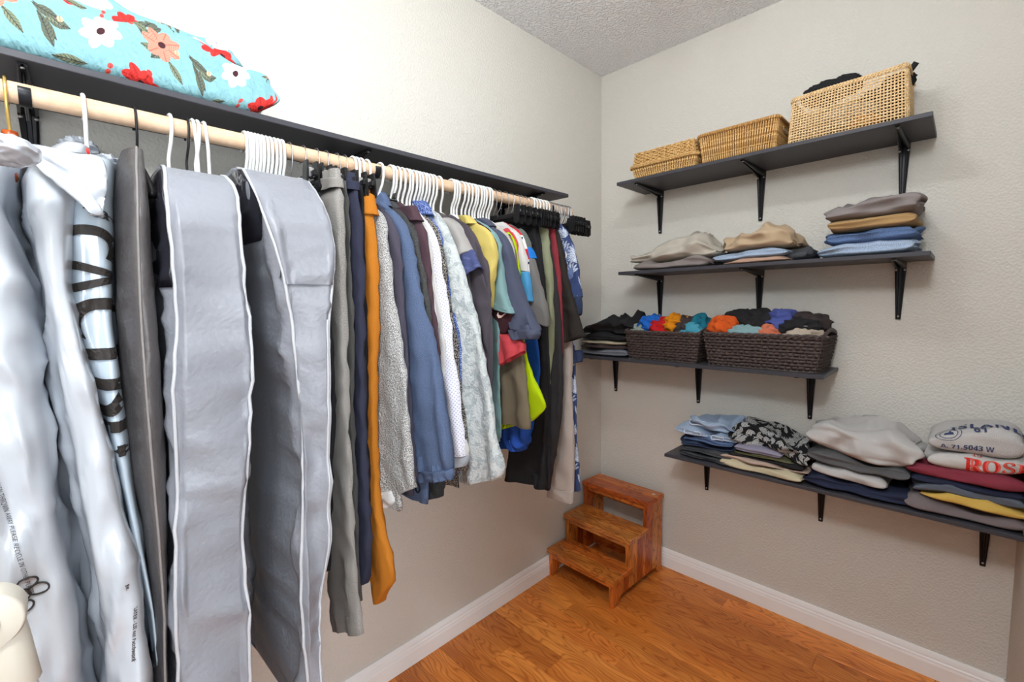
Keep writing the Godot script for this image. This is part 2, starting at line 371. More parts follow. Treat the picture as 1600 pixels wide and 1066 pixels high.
func rod_and_hangers() -> void:
	var b := MB.new()
	var rings := []
	for e in [[0.6, 0.011], [0.602, 0.0148], [0.606, 0.0165], [0.9, 0.0165], [1.3, 0.0165], [1.7, 0.0165], [2.1, 0.0165], [2.48, 0.0165], [2.5, 0.0165]]:
		var r := PackedVector3Array()
		for j in 24: r.append(Vector3(ROD.x + cos(TAU * j / 24) * e[1], ROD.y + sin(TAU * j / 24) * e[1], e[0]))
		rings.append(r)
	b.loft(rings, 1, 1)
	# run the grain along the rod
	for i in b.uv.size(): b.uv[i] = Vector2(b.uv[i].y, b.uv[i].x * 3.0)
	tag(obj("closet_rod", b, M.rod), "pale wooden clothes rod under the long black shelf", "clothes rod")
	var wh := [white_hanger(0.0), white_hanger(0.006), white_hanger(-0.006)]
	var clips := [clip_hanger(0.0), clip_hanger(0.008), clip_hanger(-0.007), clip_hanger(0.004, 0.115)]
	var fresh := [true, true, true, true, true, true, true]
	var k := 0
	for g in [
		[0, "white plastic hanger hooked on the rod inside the knotted white plastic bag", "", [1.985], 0.0, 0, 1],
		[0, "lone white plastic hanger at the near corner of the first grey garment bag", "", [1.863], 0.0, 0, 1],
		[0, "first white plastic hanger right of the thin black hook in the first grey garment bag", "hangers in the first grey garment bag", [1.827], 0.0, 0, 3],
		[0, "second white plastic hanger right of the thin black hook in the first grey garment bag", "hangers in the first grey garment bag", [1.819], 0.0, 1, 3],
		[0, "third white plastic hanger right of the thin black hook in the first grey garment bag", "hangers in the first grey garment bag", [1.808], 0.0, 2, 3],
		[0, "first white plastic hanger from the left in the tight bundle above the windowed garment bag", "hangers in the windowed garment bag", [1.735], 0.0, 0, 11],
		[0, "second white plastic hanger from the left in the tight bundle above the windowed garment bag", "hangers in the windowed garment bag", [1.728], 0.0, 1, 11],
		[0, "third white plastic hanger from the left in the tight bundle above the windowed garment bag", "hangers in the windowed garment bag", [1.722], 0.0, 2, 11],
		[0, "fourth white plastic hanger from the left in the tight bundle above the windowed garment bag", "hangers in the windowed garment bag", [1.715], 0.0, 3, 11],
		[0, "fifth white plastic hanger from the left in the tight bundle above the windowed garment bag", "hangers in the windowed garment bag", [1.708], 0.0, 4, 11],
		[0, "sixth white plastic hanger from the left in the tight bundle above the windowed garment bag", "hangers in the windowed garment bag", [1.701], 0.0, 5, 11],
		[0, "seventh white plastic hanger from the left in the tight bundle above the windowed garment bag", "hangers in the windowed garment bag", [1.693], 0.0, 6, 11],
		[0, "eighth white plastic hanger from the left in the tight bundle above the windowed garment bag", "hangers in the windowed garment bag", [1.685], 0.0, 7, 11],
		[0, "ninth white plastic hanger from the left in the tight bundle above the windowed garment bag", "hangers in the windowed garment bag", [1.676], 0.0, 8, 11],
		[0, "tenth white plastic hanger from the left in the tight bundle above the windowed garment bag", "hangers in the windowed garment bag", [1.668], 0.0, 9, 11],
		[0, "eleventh white plastic hanger from the left in the tight bundle above the windowed garment bag", "hangers in the windowed garment bag", [1.66], 0.0, 10, 11],
		[1, "first metal hooked clip hanger from the windowed garment bag, holding long trousers", "clip hangers of the long trousers", [1.644], 0.0, 0, 6],
		[1, "second metal hooked clip hanger from the windowed garment bag, holding long trousers", "clip hangers of the long trousers", [1.613], 0.0, 1, 6],
		[1, "third metal hooked clip hanger from the windowed garment bag, holding long trousers", "clip hangers of the long trousers", [1.583], 0.0, 2, 6],
		[1, "fourth metal hooked clip hanger from the windowed garment bag, holding long trousers", "clip hangers of the long trousers", [1.56], 0.0, 3, 6],
		[1, "fifth metal hooked clip hanger from the windowed garment bag, holding long trousers", "clip hangers of the long trousers", [1.534], 0.0, 4, 6],
		[1, "sixth metal hooked clip hanger from the windowed garment bag, holding long trousers", "clip hangers of the long trousers", [1.514], 0.0, 5, 6],
		[0, "first white plastic hanger from the left above the mustard trousers and the fleece", "hangers of the sweaters", [1.493], 0.06, 0, 5],
		[0, "second white plastic hanger from the left above the mustard trousers and the fleece", "hangers of the sweaters", [1.483], 0.06, 1, 5],
		[0, "third white plastic hanger from the left above the mustard trousers and the fleece", "hangers of the sweaters", [1.471], 0.06, 2, 5],
		[0, "fourth white plastic hanger from the left above the mustard trousers and the fleece", "hangers of the sweaters", [1.455], 0.06, 3, 5],
		[0, "fifth white plastic hanger from the left above the mustard trousers and the fleece", "hangers of the sweaters", [1.417], 0.06, 4, 5],
		[0, "first white plastic hanger from the left in the crowded run above the long sleeved shirts", "hangers of the long sleeved shirts", [1.387], 0.08, 0, 13],
		[0, "second white plastic hanger from the left in the crowded run above the long sleeved shirts", "hangers of the long sleeved shirts", [1.38], 0.08, 1, 13],
		[0, "third white plastic hanger from the left in the crowded run above the long sleeved shirts", "hangers of the long sleeved shirts", [1.366], 0.08, 2, 13],
		[0, "fourth white plastic hanger from the left in the crowded run above the long sleeved shirts", "hangers of the long sleeved shirts", [1.352], 0.08, 3, 13],
		[0, "fifth white plastic hanger from the left in the crowded run above the long sleeved shirts", "hangers of the long sleeved shirts", [1.338], 0.08, 4, 13],
		[0, "sixth white plastic hanger from the left in the crowded run above the long sleeved shirts", "hangers of the long sleeved shirts", [1.328], 0.08, 5, 13],
		[0, "seventh white plastic hanger from the left in the crowded run above the long sleeved shirts", "hangers of the long sleeved shirts", [1.316], 0.08, 6, 13],
		[0, "eighth white plastic hanger from the left in the crowded run above the long sleeved shirts", "hangers of the long sleeved shirts", [1.305], 0.08, 7, 13],
		[0, "ninth white plastic hanger from the left in the crowded run above the long sleeved shirts", "hangers of the long sleeved shirts", [1.295], 0.08, 8, 13],
		[0, "tenth white plastic hanger from the left in the crowded run above the long sleeved shirts", "hangers of the long sleeved shirts", [1.284], 0.08, 9, 13],
		[0, "eleventh white plastic hanger from the left in the crowded run above the long sleeved shirts", "hangers of the long sleeved shirts", [1.273], 0.08, 10, 13],
		[0, "twelfth white plastic hanger from the left in the crowded run above the long sleeved shirts", "hangers of the long sleeved shirts", [1.26], 0.08, 11, 13],
		[0, "thirteenth white plastic hanger from the left in the crowded run above the long sleeved shirts", "hangers of the long sleeved shirts", [1.249], 0.08, 12, 13],
		[0, "white plastic hanger standing alone over the dark grey collar with two toned shirt", "", [1.229], 0.0, 0, 1],
		[0, "first white plastic hanger from the left in the dense run above the polo shirts", "hangers of the short sleeved shirts", [1.184], 0.08, 0, 13],
		[0, "second white plastic hanger from the left in the dense run above the polo shirts", "hangers of the short sleeved shirts", [1.175], 0.08, 1, 13],
		[0, "third white plastic hanger from the left in the dense run above the polo shirts", "hangers of the short sleeved shirts", [1.164], 0.08, 2, 13],
		[0, "fourth white plastic hanger from the left in the dense run above the polo shirts", "hangers of the short sleeved shirts", [1.145], 0.08, 3, 13],
		[0, "fifth white plastic hanger from the left in the dense run above the polo shirts", "hangers of the short sleeved shirts", [1.13], 0.08, 4, 13],
		[0, "sixth white plastic hanger from the left in the dense run above the polo shirts", "hangers of the short sleeved shirts", [1.115], 0.08, 5, 13],
		[0, "seventh white plastic hanger from the left in the dense run above the polo shirts", "hangers of the short sleeved shirts", [1.102], 0.08, 6, 13],
		[0, "eighth white plastic hanger from the left in the dense run above the polo shirts", "hangers of the short sleeved shirts", [1.092], 0.08, 7, 13],
		[0, "ninth white plastic hanger from the left in the dense run above the polo shirts", "hangers of the short sleeved shirts", [1.078], 0.08, 8, 13],
		[0, "tenth white plastic hanger from the left in the dense run above the polo shirts", "hangers of the short sleeved shirts", [1.068], 0.08, 9, 13],
		[0, "eleventh white plastic hanger from the left in the dense run above the polo shirts", "hangers of the short sleeved shirts", [1.057], 0.08, 10, 13],
		[0, "twelfth white plastic hanger from the left in the dense run above the polo shirts", "hangers of the short sleeved shirts", [1.043], 0.08, 11, 13],
		[0, "thirteenth white plastic hanger from the left in the dense run above the polo shirts", "hangers of the short sleeved shirts", [1.032], 0.08, 12, 13],
		[1, "first thin metal hooked clip hanger from the left above the black sports trousers", "clip hangers of the sports trousers", [1.012], 0.06, 0, 8],
		[1, "second thin metal hooked clip hanger from the left above the black sports trousers", "clip hangers of the sports trousers", [0.99], 0.06, 1, 8],
		[1, "third thin metal hooked clip hanger from the left above the black sports trousers", "clip hangers of the sports trousers", [0.96], 0.06, 2, 8],
		[1, "fourth thin metal hooked clip hanger from the left above the black sports trousers", "clip hangers of the sports trousers", [0.933], 0.06, 3, 8],
		[1, "fifth thin metal hooked clip hanger from the left above the black sports trousers", "clip hangers of the sports trousers", [0.905], 0.06, 4, 8],
		[1, "sixth thin metal hooked clip hanger from the left above the black sports trousers", "clip hangers of the sports trousers", [0.886], 0.06, 5, 8],
		[1, "seventh thin metal hooked clip hanger from the left above the black sports trousers", "clip hangers of the sports trousers", [0.867], 0.06, 6, 8],
		[1, "eighth thin metal hooked clip hanger from the left above the black sports trousers", "clip hangers of the sports trousers", [0.847], 0.06, 7, 8],
		[0, "first white plastic hanger from the left in the small bundle near the far rod end", "hangers near the far rod end", [0.831], 0.0, 0, 6],
		[0, "second white plastic hanger from the left in the small bundle near the far rod end", "hangers near the far rod end", [0.817], 0.0, 1, 6],
		[0, "third white plastic hanger from the left in the small bundle near the far rod end", "hangers near the far rod end", [0.8], 0.0, 2, 6],
		[0, "fourth white plastic hanger from the left in the small bundle near the far rod end", "hangers near the far rod end", [0.783], 0.0, 3, 6],
		[0, "fifth white plastic hanger from the left in the small bundle near the far rod end", "hangers near the far rod end", [0.765], 0.0, 4, 6],
		[0, "sixth white plastic hanger from the left in the small bundle near the far rod end", "hangers near the far rod end", [0.751], 0.0, 5, 6],
		[1, "first clip hanger beyond the small far bundle of white hangers", "clip hangers of the far trousers", [0.737], 0.0, 0, 4],
		[1, "second clip hanger beyond the small far bundle of white hangers", "clip hangers of the far trousers", [0.722], 0.0, 1, 4],
		[1, "third clip hanger beyond the small far bundle of white hangers", "clip hangers of the far trousers", [0.707], 0.0, 2, 4],
		[1, "fourth clip hanger beyond the small far bundle of white hangers", "clip hangers of the far trousers", [0.692], 0.0, 3, 4],
		[2, "first empty black clip hanger from the left at the far end of the rod", "empty clip hangers at the rod end", [0.692], -0.25, 0, 12],
		[2, "second empty black clip hanger from the left at the far end of the rod", "empty clip hangers at the rod end", [0.684], -0.25, 1, 12],
		[2, "third empty black clip hanger from the left at the far end of the rod", "empty clip hangers at the rod end", [0.676], -0.25, 2, 12],
		[2, "fourth empty black clip hanger from the left at the far end of the rod", "empty clip hangers at the rod end", [0.668], -0.25, 3, 12],
		[2, "fifth empty black clip hanger from the left at the far end of the rod", "empty clip hangers at the rod end", [0.66], -0.25, 4, 12],
		[2, "sixth empty black clip hanger from the left at the far end of the rod", "empty clip hangers at the rod end", [0.652], -0.25, 5, 12],
		[2, "seventh empty black clip hanger from the left at the far end of the rod", "empty clip hangers at the rod end", [0.645], -0.25, 6, 12],
		[2, "eighth empty black clip hanger from the left at the far end of the rod", "empty clip hangers at the rod end", [0.638], -0.25, 7, 12],
		[2, "ninth empty black clip hanger from the left at the far end of the rod", "empty clip hangers at the rod end", [0.631], -0.25, 8, 12],
		[2, "tenth empty black clip hanger from the left at the far end of the rod", "empty clip hangers at the rod end", [0.625], -0.25, 9, 12],
		[2, "eleventh empty black clip hanger from the left at the far end of the rod", "empty clip hangers at the rod end", [0.619], -0.25, 10, 12],
		[2, "twelfth empty black clip hanger from the left at the far end of the rod", "empty clip hangers at the rod end", [0.613], -0.25, 11, 12],
	]:
		var set_: Array = wh if g[0] == 0 else clips
		for z in g[3]:
			var v := (k * 7 + k / 3) % 3
			if g[6] > 8 and g[0] == 0: v = 0
			if g[0] == 2: v = 3
			var at := Vector3(ROD.x, ROD.y, z)
			var fi: int = v + mini(g[0], 1) * 3
			var o: Node3D
			if fresh[fi]:
				fresh[fi] = false
				o = set_[v]
				o.position = at
				tag(o, g[1], "clothes hanger", g[2])
			else:
				o = dup(set_[v], at, g[1], g[2])
			o.rotation.y = g[4] * (0.5 + 0.5 * sin(k * 2.3))
			k += 1
	for i in 7:
		if fresh[i]: ((wh + clips)[i] as Node).free()
# ------------------------------------------------------------------ garment bags and plastic bags
func bag_face(g: Dictionary, y: float, z: float, lift: float) -> Vector3:
	var ys: PackedFloat32Array = g.y
	var i := 0
	while i < ys.size() - 2 and ys[i + 1] > y: i += 1
	var f := i + clampf((ys[i] - y) / (ys[i] - ys[i + 1]), 0, 1)
	var k := f - i
	var zn := lerpf(g.n[i], g.n[i + 1], k)
	var zf := lerpf(g.f[i], g.f[i + 1], k)
	var s := clampf((z - (zn + zf) / 2) / ((zn - zf) / 2), -0.98, 0.98)
	var ph := asin(signf(s) * pow(absf(s), 1.0 / g.e))
	return bag_pt(g, f, ph) + Vector3(lift, 0, 0)

func level_of(g: Dictionary, y: float) -> float:
	var ys: PackedFloat32Array = g.y
	var i := 0
	while i < ys.size() - 2 and ys[i + 1] > y: i += 1
	return i + clampf((ys[i] - y) / (ys[i] - ys[i + 1]), 0, 1)

func bags() -> void:
	var grey := fab(rgb(134, 137, 145), null, 3.0, 0.12, 0.42)
	grey.metallic_specular = 0.5
	var pipe := mat(rgb(184, 186, 191), 0.45)
	var charcoal := fab(rgb(78, 75, 76), null, 3.0, 0.12, 0.42)
	charcoal.metallic_specular = 0.5
	var plastic := mat(rgb(184, 190, 198), 0.22)
	plastic.metallic_specular = 0.6
	var film := mat(rgb(182, 196, 208), 0.16)
	film.metallic_specular = 0.6
	var vinyl := mat(rgb(46, 46, 54), 0.08)
	vinyl.metallic_specular = 0.8
	# --- first grey garment bag
	var g: Dictionary = {"y": PackedFloat32Array([1.548, 1.537, 1.518, 1.492, 1.462, 1.428, 1.39, 1.264, 1.139, 1.013, 0.888, 0.762, 0.637, 0.511, 0.386, 0.26]), "x": PackedFloat32Array([0.345, 0.392, 0.422, 0.444, 0.461, 0.471, 0.475, 0.475, 0.475, 0.475, 0.475, 0.475, 0.475, 0.475, 0.475, 0.475]), "n": PackedFloat32Array([1.897, 1.899, 1.903, 1.908, 1.911, 1.912, 1.91, 1.915, 1.923, 1.929, 1.933, 1.94, 1.945, 1.945, 1.945, 1.945]), "f": PackedFloat32Array([1.804, 1.802, 1.799, 1.797, 1.8, 1.8, 1.798, 1.793, 1.801, 1.812, 1.82, 1.827, 1.834, 1.835, 1.835, 1.835]), "e": 0.15, "wr": 0.013, "fy": 3.0, "sd": 11}
	var c := Vector3(0.27, g.y[g.y.size() - 1], (g.n[5] + g.f[5]) / 2)
	var t := thing("garment_bag", "wide grey garment bag with pale piping, next to the charcoal one", "garment bag", c, "grey garment bags")
	var b := MB.new()
	bag_mesh(b, g, 110, 96)
	obj("shell", b, grey, t, c)
	b = MB.new()
	bag_seam(b, g, 0.66, 0.5, 21.0, 0.0032, 90)
	bag_seam(b, g, -0.62, 0.5, 21.0, 0.0032, 90)
	obj("piping", b, pipe, t, c)
	b = MB.new()
	bag_patch(b, g, 1.2, level_of(g, 1.33), 2.6, 0.95, 0.003, 30, 20)
	obj("window", b, vinyl, t, c, "dark clear window")
	# --- second grey garment bag, with the clear window
	g = {"y": PackedFloat32Array([1.572, 1.558, 1.531, 1.497, 1.457, 1.411, 1.36, 1.256, 1.151, 1.047, 0.942, 0.838, 0.733, 0.629, 0.524, 0.42]), "x": PackedFloat32Array([0.33, 0.384, 0.418, 0.444, 0.464, 0.476, 0.48, 0.48, 0.48, 0.48, 0.48, 0.48, 0.48, 0.48, 0.48, 0.48]), "n": PackedFloat32Array([1.774, 1.774, 1.774, 1.77, 1.763, 1.752, 1.743, 1.733, 1.73, 1.726, 1.729, 1.735, 1.74, 1.739, 1.735, 1.735]), "f": PackedFloat32Array([1.658, 1.652, 1.648, 1.646, 1.642, 1.645, 1.653, 1.665, 1.671, 1.676, 1.681, 1.686, 1.698, 1.71, 1.718, 1.718]), "e": 0.12, "wr": 0.013, "fy": 3.0, "sd": 12}
	c = Vector3(0.27, g.y[g.y.size() - 1], (g.n[5] + g.f[5]) / 2)
	t = thing("garment_bag", "wide grey garment bag with a clear vinyl window under many white hooks", "garment bag", c, "grey garment bags")
	b = MB.new()
	bag_mesh(b, g, 110, 96)
	obj("shell", b, grey, t, c)
	b = MB.new()
	bag_seam(b, g, 0.72, 0.3, 21.0, 0.0032, 90)
	bag_seam(b, g, -0.62, 0.3, 21.0, 0.0032, 90)
	bag_seam(b, g, -0.25, level_of(g, 1.27), 21.0, 0.0022, 90)
	obj("piping", b, pipe, t, c)
	b = MB.new()
	bag_patch(b, g, 0.3, level_of(g, 1.338), 0.62, -0.55, 0.004, 40, 40)
	obj("shoulder_flap", b, grey, t, c)
	var gw := g.duplicate()
	gw.wr = 0.02; gw.fy = 7.0; gw.sd = 44
	b = MB.new()
	bag_patch(b, gw, 0.8, level_of(g, 1.35), 2.75, 0.86, 0.004, 60, 60)
	obj("window", b, vinyl, t, c, "dark glossy clear window")
	# --- charcoal suit bag
	g = {"y": PackedFloat32Array([1.572, 1.562, 1.543, 1.518, 1.489, 1.456, 1.42, 1.296, 1.171, 1.047, 0.922, 0.798, 0.673, 0.549, 0.424, 0.3]), "x": PackedFloat32Array([0.34, 0.389, 0.42, 0.443, 0.46, 0.471, 0.475, 0.475, 0.475, 0.475, 0.475, 0.475, 0.475, 0.475, 0.475, 0.475]), "n": PackedFloat32Array([1.943, 1.945, 1.951, 1.958, 1.963, 1.968, 1.972, 1.979, 1.98, 1.977, 1.97, 1.963, 1.968, 1.968, 1.968, 1.968]), "f": PackedFloat32Array([1.915, 1.916, 1.918, 1.919, 1.919, 1.919, 1.92, 1.922, 1.924, 1.927, 1.932, 1.94, 1.947, 1.947, 1.947, 1.947]), "e": 0.75, "wr": 0.005, "fy": 3.0, "sd": 13}
	c = Vector3(0.27, g.y[g.y.size() - 1], (g.n[5] + g.f[5]) / 2)
	t = thing("garment_bag", "slim charcoal suit bag on a thin black hook", "garment bag", c)
	b = MB.new()
	bag_mesh(b, g, 100, 72)
	obj("shell", b, charcoal, t, c)
	b = MB.new()
	bag_seam(b, g, 0.02, 0.6, 21.0, 0.002, 90)
	obj("piping", b, mat(rgb(128, 124, 122), 0.5), t, c)
	var hz := 1.916
	var hk := thing("suit_hanger", "black hanger with a thin straight hook holding the charcoal suit bag", "clothes hanger", Vector3(ROD.x, ROD.y, hz))
	b = MB.new()
	b.tube(hook_path(0.10, 0.0), 0.0022, 6)
	obj("hook", b, M.blackplastic, hk)
	b = MB.new()
	var ap := PackedVector3Array()
	for k in 13:
		var x := lerpf(-0.14, 0.14, k / 12.0)
		ap.append(Vector3(x, -0.088 - 0.075 * pow(absf(x) / 0.14, 1.3), 0))
	b.tube(ap, 0.007, 8)
	obj("shoulders", b, M.blackplastic, hk)
	var bh := thing("black_hanger", "thin black hanger hook beside the white hooks of the first grey bag", "clothes hanger", Vector3(ROD.x, ROD.y, 1.836))
	b = MB.new()
	b.tube(hook_path(0.10, 0.004), 0.0022, 6)
	obj("hook", b, M.blackplastic, bh)
	b = MB.new()
	b.tube(ap, 0.006, 8)
	obj("shoulders", b, M.blackplastic, bh)
	# --- plastic bag with big letters
	g = {"y": PackedFloat32Array([1.545, 1.536, 1.519, 1.497, 1.472, 1.442, 1.41, 1.287, 1.163, 1.04, 0.917, 0.793, 0.67, 0.547, 0.423, 0.3]), "x": PackedFloat32Array([0.36, 0.393, 0.413, 0.429, 0.44, 0.447, 0.45, 0.45, 0.45, 0.45, 0.45, 0.45, 0.45, 0.45, 0.45, 0.45]), "n": PackedFloat32Array([2.027, 2.027, 2.027, 2.028, 2.03, 2.032, 2.036, 2.032, 2.013, 1.994, 1.982, 1.97, 1.968, 1.968, 1.968, 1.968]), "f": PackedFloat32Array([1.952, 1.953, 1.955, 1.957, 1.96, 1.961, 1.963, 1.969, 1.973, 1.972, 1.965, 1.958, 1.955, 1.955, 1.955, 1.955]), "e": 0.7, "wr": 0.006, "fy": 4.0, "sd": 14}
	c = Vector3(0.27, g.y[g.y.size() - 1], (g.n[5] + g.f[5]) / 2)
	t = thing("plastic_garment_bag", "shiny pale plastic bag printed with large dark letters running down", "garment bag", c, "plastic garment bags")
	b = MB.new()
	bag_mesh(b, g, 90, 72)
	obj("sheet", b, film, t, c)
	for e in [
		["-", Vector2(1.472, 2.011), 0.05, 400], ["C", Vector2(1.395, 2.006), 0.070, 700], ["Λ", Vector2(1.345, 2.002), 0.062, 700], ["C", Vector2(1.283, 1.992), 0.085, 700], ["D", Vector2(1.207, 1.992), 0.085, 700], ["S", Vector2(1.156, 1.983), 0.085, 700], ["T", Vector2(1.115, 1.981), 0.085, 700], ["I", Vector2(1.077, 1.977), 0.085, 700]]:
		var gg: Dictionary = g
		var o: Vector2 = e[1]
		var mp := func(p: Vector2) -> Vector3: return bag_face(gg, o.x - p.x, o.y - p.y, 0.0035)
		lettering("letter", e[0], e[2], "Droid Sans", e[3], mp, M.ink, t, c)
	for k in 3:
		var gg: Dictionary = g
		var o: Vector2 = [Vector2(1.441, 1.991), Vector2(1.438, 1.984), Vector2(1.433, 1.976)][k]
		var mp := func(p: Vector2) -> Vector3: return bag_face(gg, o.x + p.y - p.x * 0.25, o.y - p.x, 0.0022)
		lettering("small_print", ["~ a", "e ~", "~ ^"][k], 0.016, "Droid Serif", 700, mp, M.ink, t, c)
	# --- white plastic bag with a knotted neck
	g = {"y": PackedFloat32Array([1.575, 1.558, 1.528, 1.488, 1.442, 1.389, 1.33, 1.211, 1.092, 0.973, 0.854, 0.736, 0.617, 0.498, 0.379, 0.26]), "x": PackedFloat32Array([0.29, 0.366, 0.414, 0.45, 0.477, 0.494, 0.5, 0.5, 0.5, 0.5, 0.5, 0.5, 0.5, 0.5, 0.5, 0.5]), "n": PackedFloat32Array([2.016, 2.026, 2.053, 2.07, 2.07, 2.062, 2.057, 2.054, 2.048, 2.045, 2.038, 2.036, 2.036, 2.036, 2.036, 2.036]), "f": PackedFloat32Array([1.982, 1.983, 1.989, 1.998, 2.007, 2.015, 2.019, 2.005, 1.985, 1.973, 1.964, 1.967, 1.968, 1.968, 1.968, 1.968]), "e": 0.7, "wr": 0.009, "fy": 5.0, "sd": 15}
	c = Vector3(0.27, g.y[g.y.size() - 1], (g.n[5] + g.f[5]) / 2)
	t = thing("plastic_garment_bag", "long white plastic bag gathered in a knot below its white hook", "garment bag", c, "plastic garment bags")
	b = MB.new()
	bag_mesh(b, g, 110, 110)
	obj("sheet", b, plastic, t, c)
	b = MB.new()
	clump(b, Vector3(0.104, 1.61, 1.99), Vector3(0.05, 0.022, 0.03), 3.0, 0.22, 1.6, 40, 46)
	clump(b, Vector3(0.199, 1.565, 1.955), Vector3(0.055, 0.018, 0.025), 8.0, 0.25, 1.6, 30, 36)
	obj("knot", b, plastic, t, c)
	b = MB.new()
	var tp: Vector3 = Vector3(0.41, 1.506, 2.024)
	var rings := []
	for i in 14:
		var f := i / 13.0
		var r := PackedVector3Array()
		var w := lerpf(0.05, 0.003, pow(f, 0.9))
		for j in 20:
			var a := TAU * j / 20
			r.append(tp + Vector3(0.02 + 0.075 * sqrt(f) + cos(a) * 0.008 + 0.014 * nse(f * 4, sin(a) * 2, 3.0), 0.02 - 0.10 * f, -0.03 * f + sin(a) * w + 0.006 * sin(a * 3 + f * 6)))
		rings.append(r)
	b.loft(rings)
	obj("loose_corner", b, plastic, t, c)
	b = MB.new()
	b.box(Vector3.ZERO, Vector3(0.014, 0.005, 0.003), 0.001, Transform3D(Basis(Vector3(0, 0, 1), -0.5), Vector3(0.517, 1.502, 1.99) + Vector3(0.03, 0, 0.01)))
	obj("tie", b, mat(rgb(205, 50, 45), 0.5), t, c, "small red tie")
	var g1: Dictionary = g
	var o2: Vector2 = Vector2(0.88, 1.995)
	var mp2 := func(p: Vector2) -> Vector3: return bag_face(g1, o2.x - p.x, o2.y - p.y - p.x * 0.1, 0.0022)
	lettering("small_print", "Be.", 0.0042, "Droid Sans", 700, mp2, M.ink, t, c)
	var o3: Vector2 = Vector2(0.805, 1.992)
	var mp3 := func(p: Vector2) -> Vector3: return bag_face(g1, o3.x - p.x, o3.y - p.y + p.x * 0.1, 0.0022)
	lettering("small_print", "LATEX - LIE not Patchwork", 0.0042, "Droid Sans", 700, mp3, M.ink, t, c)
	# --- leftmost white plastic bag
	g = {"y": PackedFloat32Array([1.56, 1.544, 1.516, 1.479, 1.435, 1.385, 1.33, 1.209, 1.088, 0.967, 0.846, 0.724, 0.603, 0.482, 0.361, 0.24]), "x": PackedFloat32Array([0.29, 0.366, 0.414, 0.45, 0.477, 0.494, 0.5, 0.5, 0.5, 0.5, 0.5, 0.5, 0.5, 0.5, 0.5, 0.5]), "n": PackedFloat32Array([2.078, 2.086, 2.107, 2.14, 2.149, 2.152, 2.154, 2.155, 2.149, 2.143, 2.139, 2.139, 2.139, 2.139, 2.139, 2.139]), "f": PackedFloat32Array([2.061, 2.062, 2.064, 2.068, 2.071, 2.062, 2.055, 2.051, 2.045, 2.043, 2.037, 2.038, 2.038, 2.038, 2.038, 2.038]), "e": 0.7, "wr": 0.012, "fy": 7.0, "sd": 16}
	c = Vector3(0.27, g.y[g.y.size() - 1], (g.n[5] + g.f[5]) / 2)
	t = thing("plastic_garment_bag", "leftmost white plastic bag with a line of small print and a loop emblem", "garment bag", c, "plastic garment bags")
	b = MB.new()
	bag_mesh(b, g, 110, 130)
	obj("sheet", b, plastic, t, c)
	b = MB.new()
	clump(b, Vector3(0.557, 1.484, 2.07), Vector3(0.04, 0.016, 0.026), 13.0, 0.1, 1.2, 36, 40)
	obj("gathered_neck", b, plastic, t, c)
	var g0: Dictionary = g
	var o4: Vector2 = Vector2(0.995, 2.102)
	var mp4 := func(p: Vector2) -> Vector3: return bag_face(g0, o4.x - p.x, o4.y - p.y - p.x * 0.12, 0.0022)
	lettering("small_print", "WHEN THROWN AWAY PLEASE RECYCLE IN OTHER PLASTIC", 0.0042, "Droid Sans", 400, mp4, M.ink, t, c)
	var loops: Array = [Vector2(-0.014, 0.012), Vector2(0.004, 0.016), Vector2(0.014, 0.002), Vector2(-0.004, -0.001), Vector2(-0.002, -0.016), Vector2(-0.02, -0.004)]
	var o5: Vector2 = Vector2(0.915, 2.099)
	b = MB.new()
	for l in loops:
		var p := PackedVector3Array()
		for k in 17:
			var a := TAU * k / 16
			p.append(bag_face(g0, o5.x + l.y + sin(a) * 0.008, o5.y - l.x - cos(a) * 0.010, 0.0015))
		b.tube(p, 0.0012, 5)
	obj("loop_emblem", b, M.ink, t, c)
	# --- wooden hanger with a brass hook at the left edge
	var wz := 2.076
	var wo := thing("wooden_hanger", "brown wooden hanger with a brass hook at the leftmost bag", "clothes hanger", Vector3(ROD.x, ROD.y, wz))
	b = MB.new()
	b.tube(hook_path(0.075, 0.0), 0.0024, 7)
	obj("hook", b, M.gold, wo)
	b = MB.new()
	b.lathe(PackedVector2Array([Vector2(0, -0.062), Vector2(0.009, -0.063), Vector2(0.0105, -0.07), Vector2(0.0095, -0.09), Vector2(0, -0.092)]), Transform3D(), 16)
	b.tube(PackedVector3Array([Vector3(-0.12, -0.16, 0), Vector3(-0.06, -0.125, 0), Vector3(0, -0.088, 0), Vector3(0.06, -0.125, 0), Vector3(0.12, -0.16, 0)]), 0.008, 8)
	obj("shoulders", b, M.stool[5], wo)
	b = MB.new()
	clump(b, Vector3(ROD.x + 0.005, ROD.y - 0.12, wz - 0.015), Vector3(0.07, 0.035, 0.035), 21.0, 0.12, 1.6)
	tag(obj("jacket", b, fab(rgb(150, 146, 142))), "grey cloth shoulder of a jacket inside the leftmost plastic bag", "jacket")

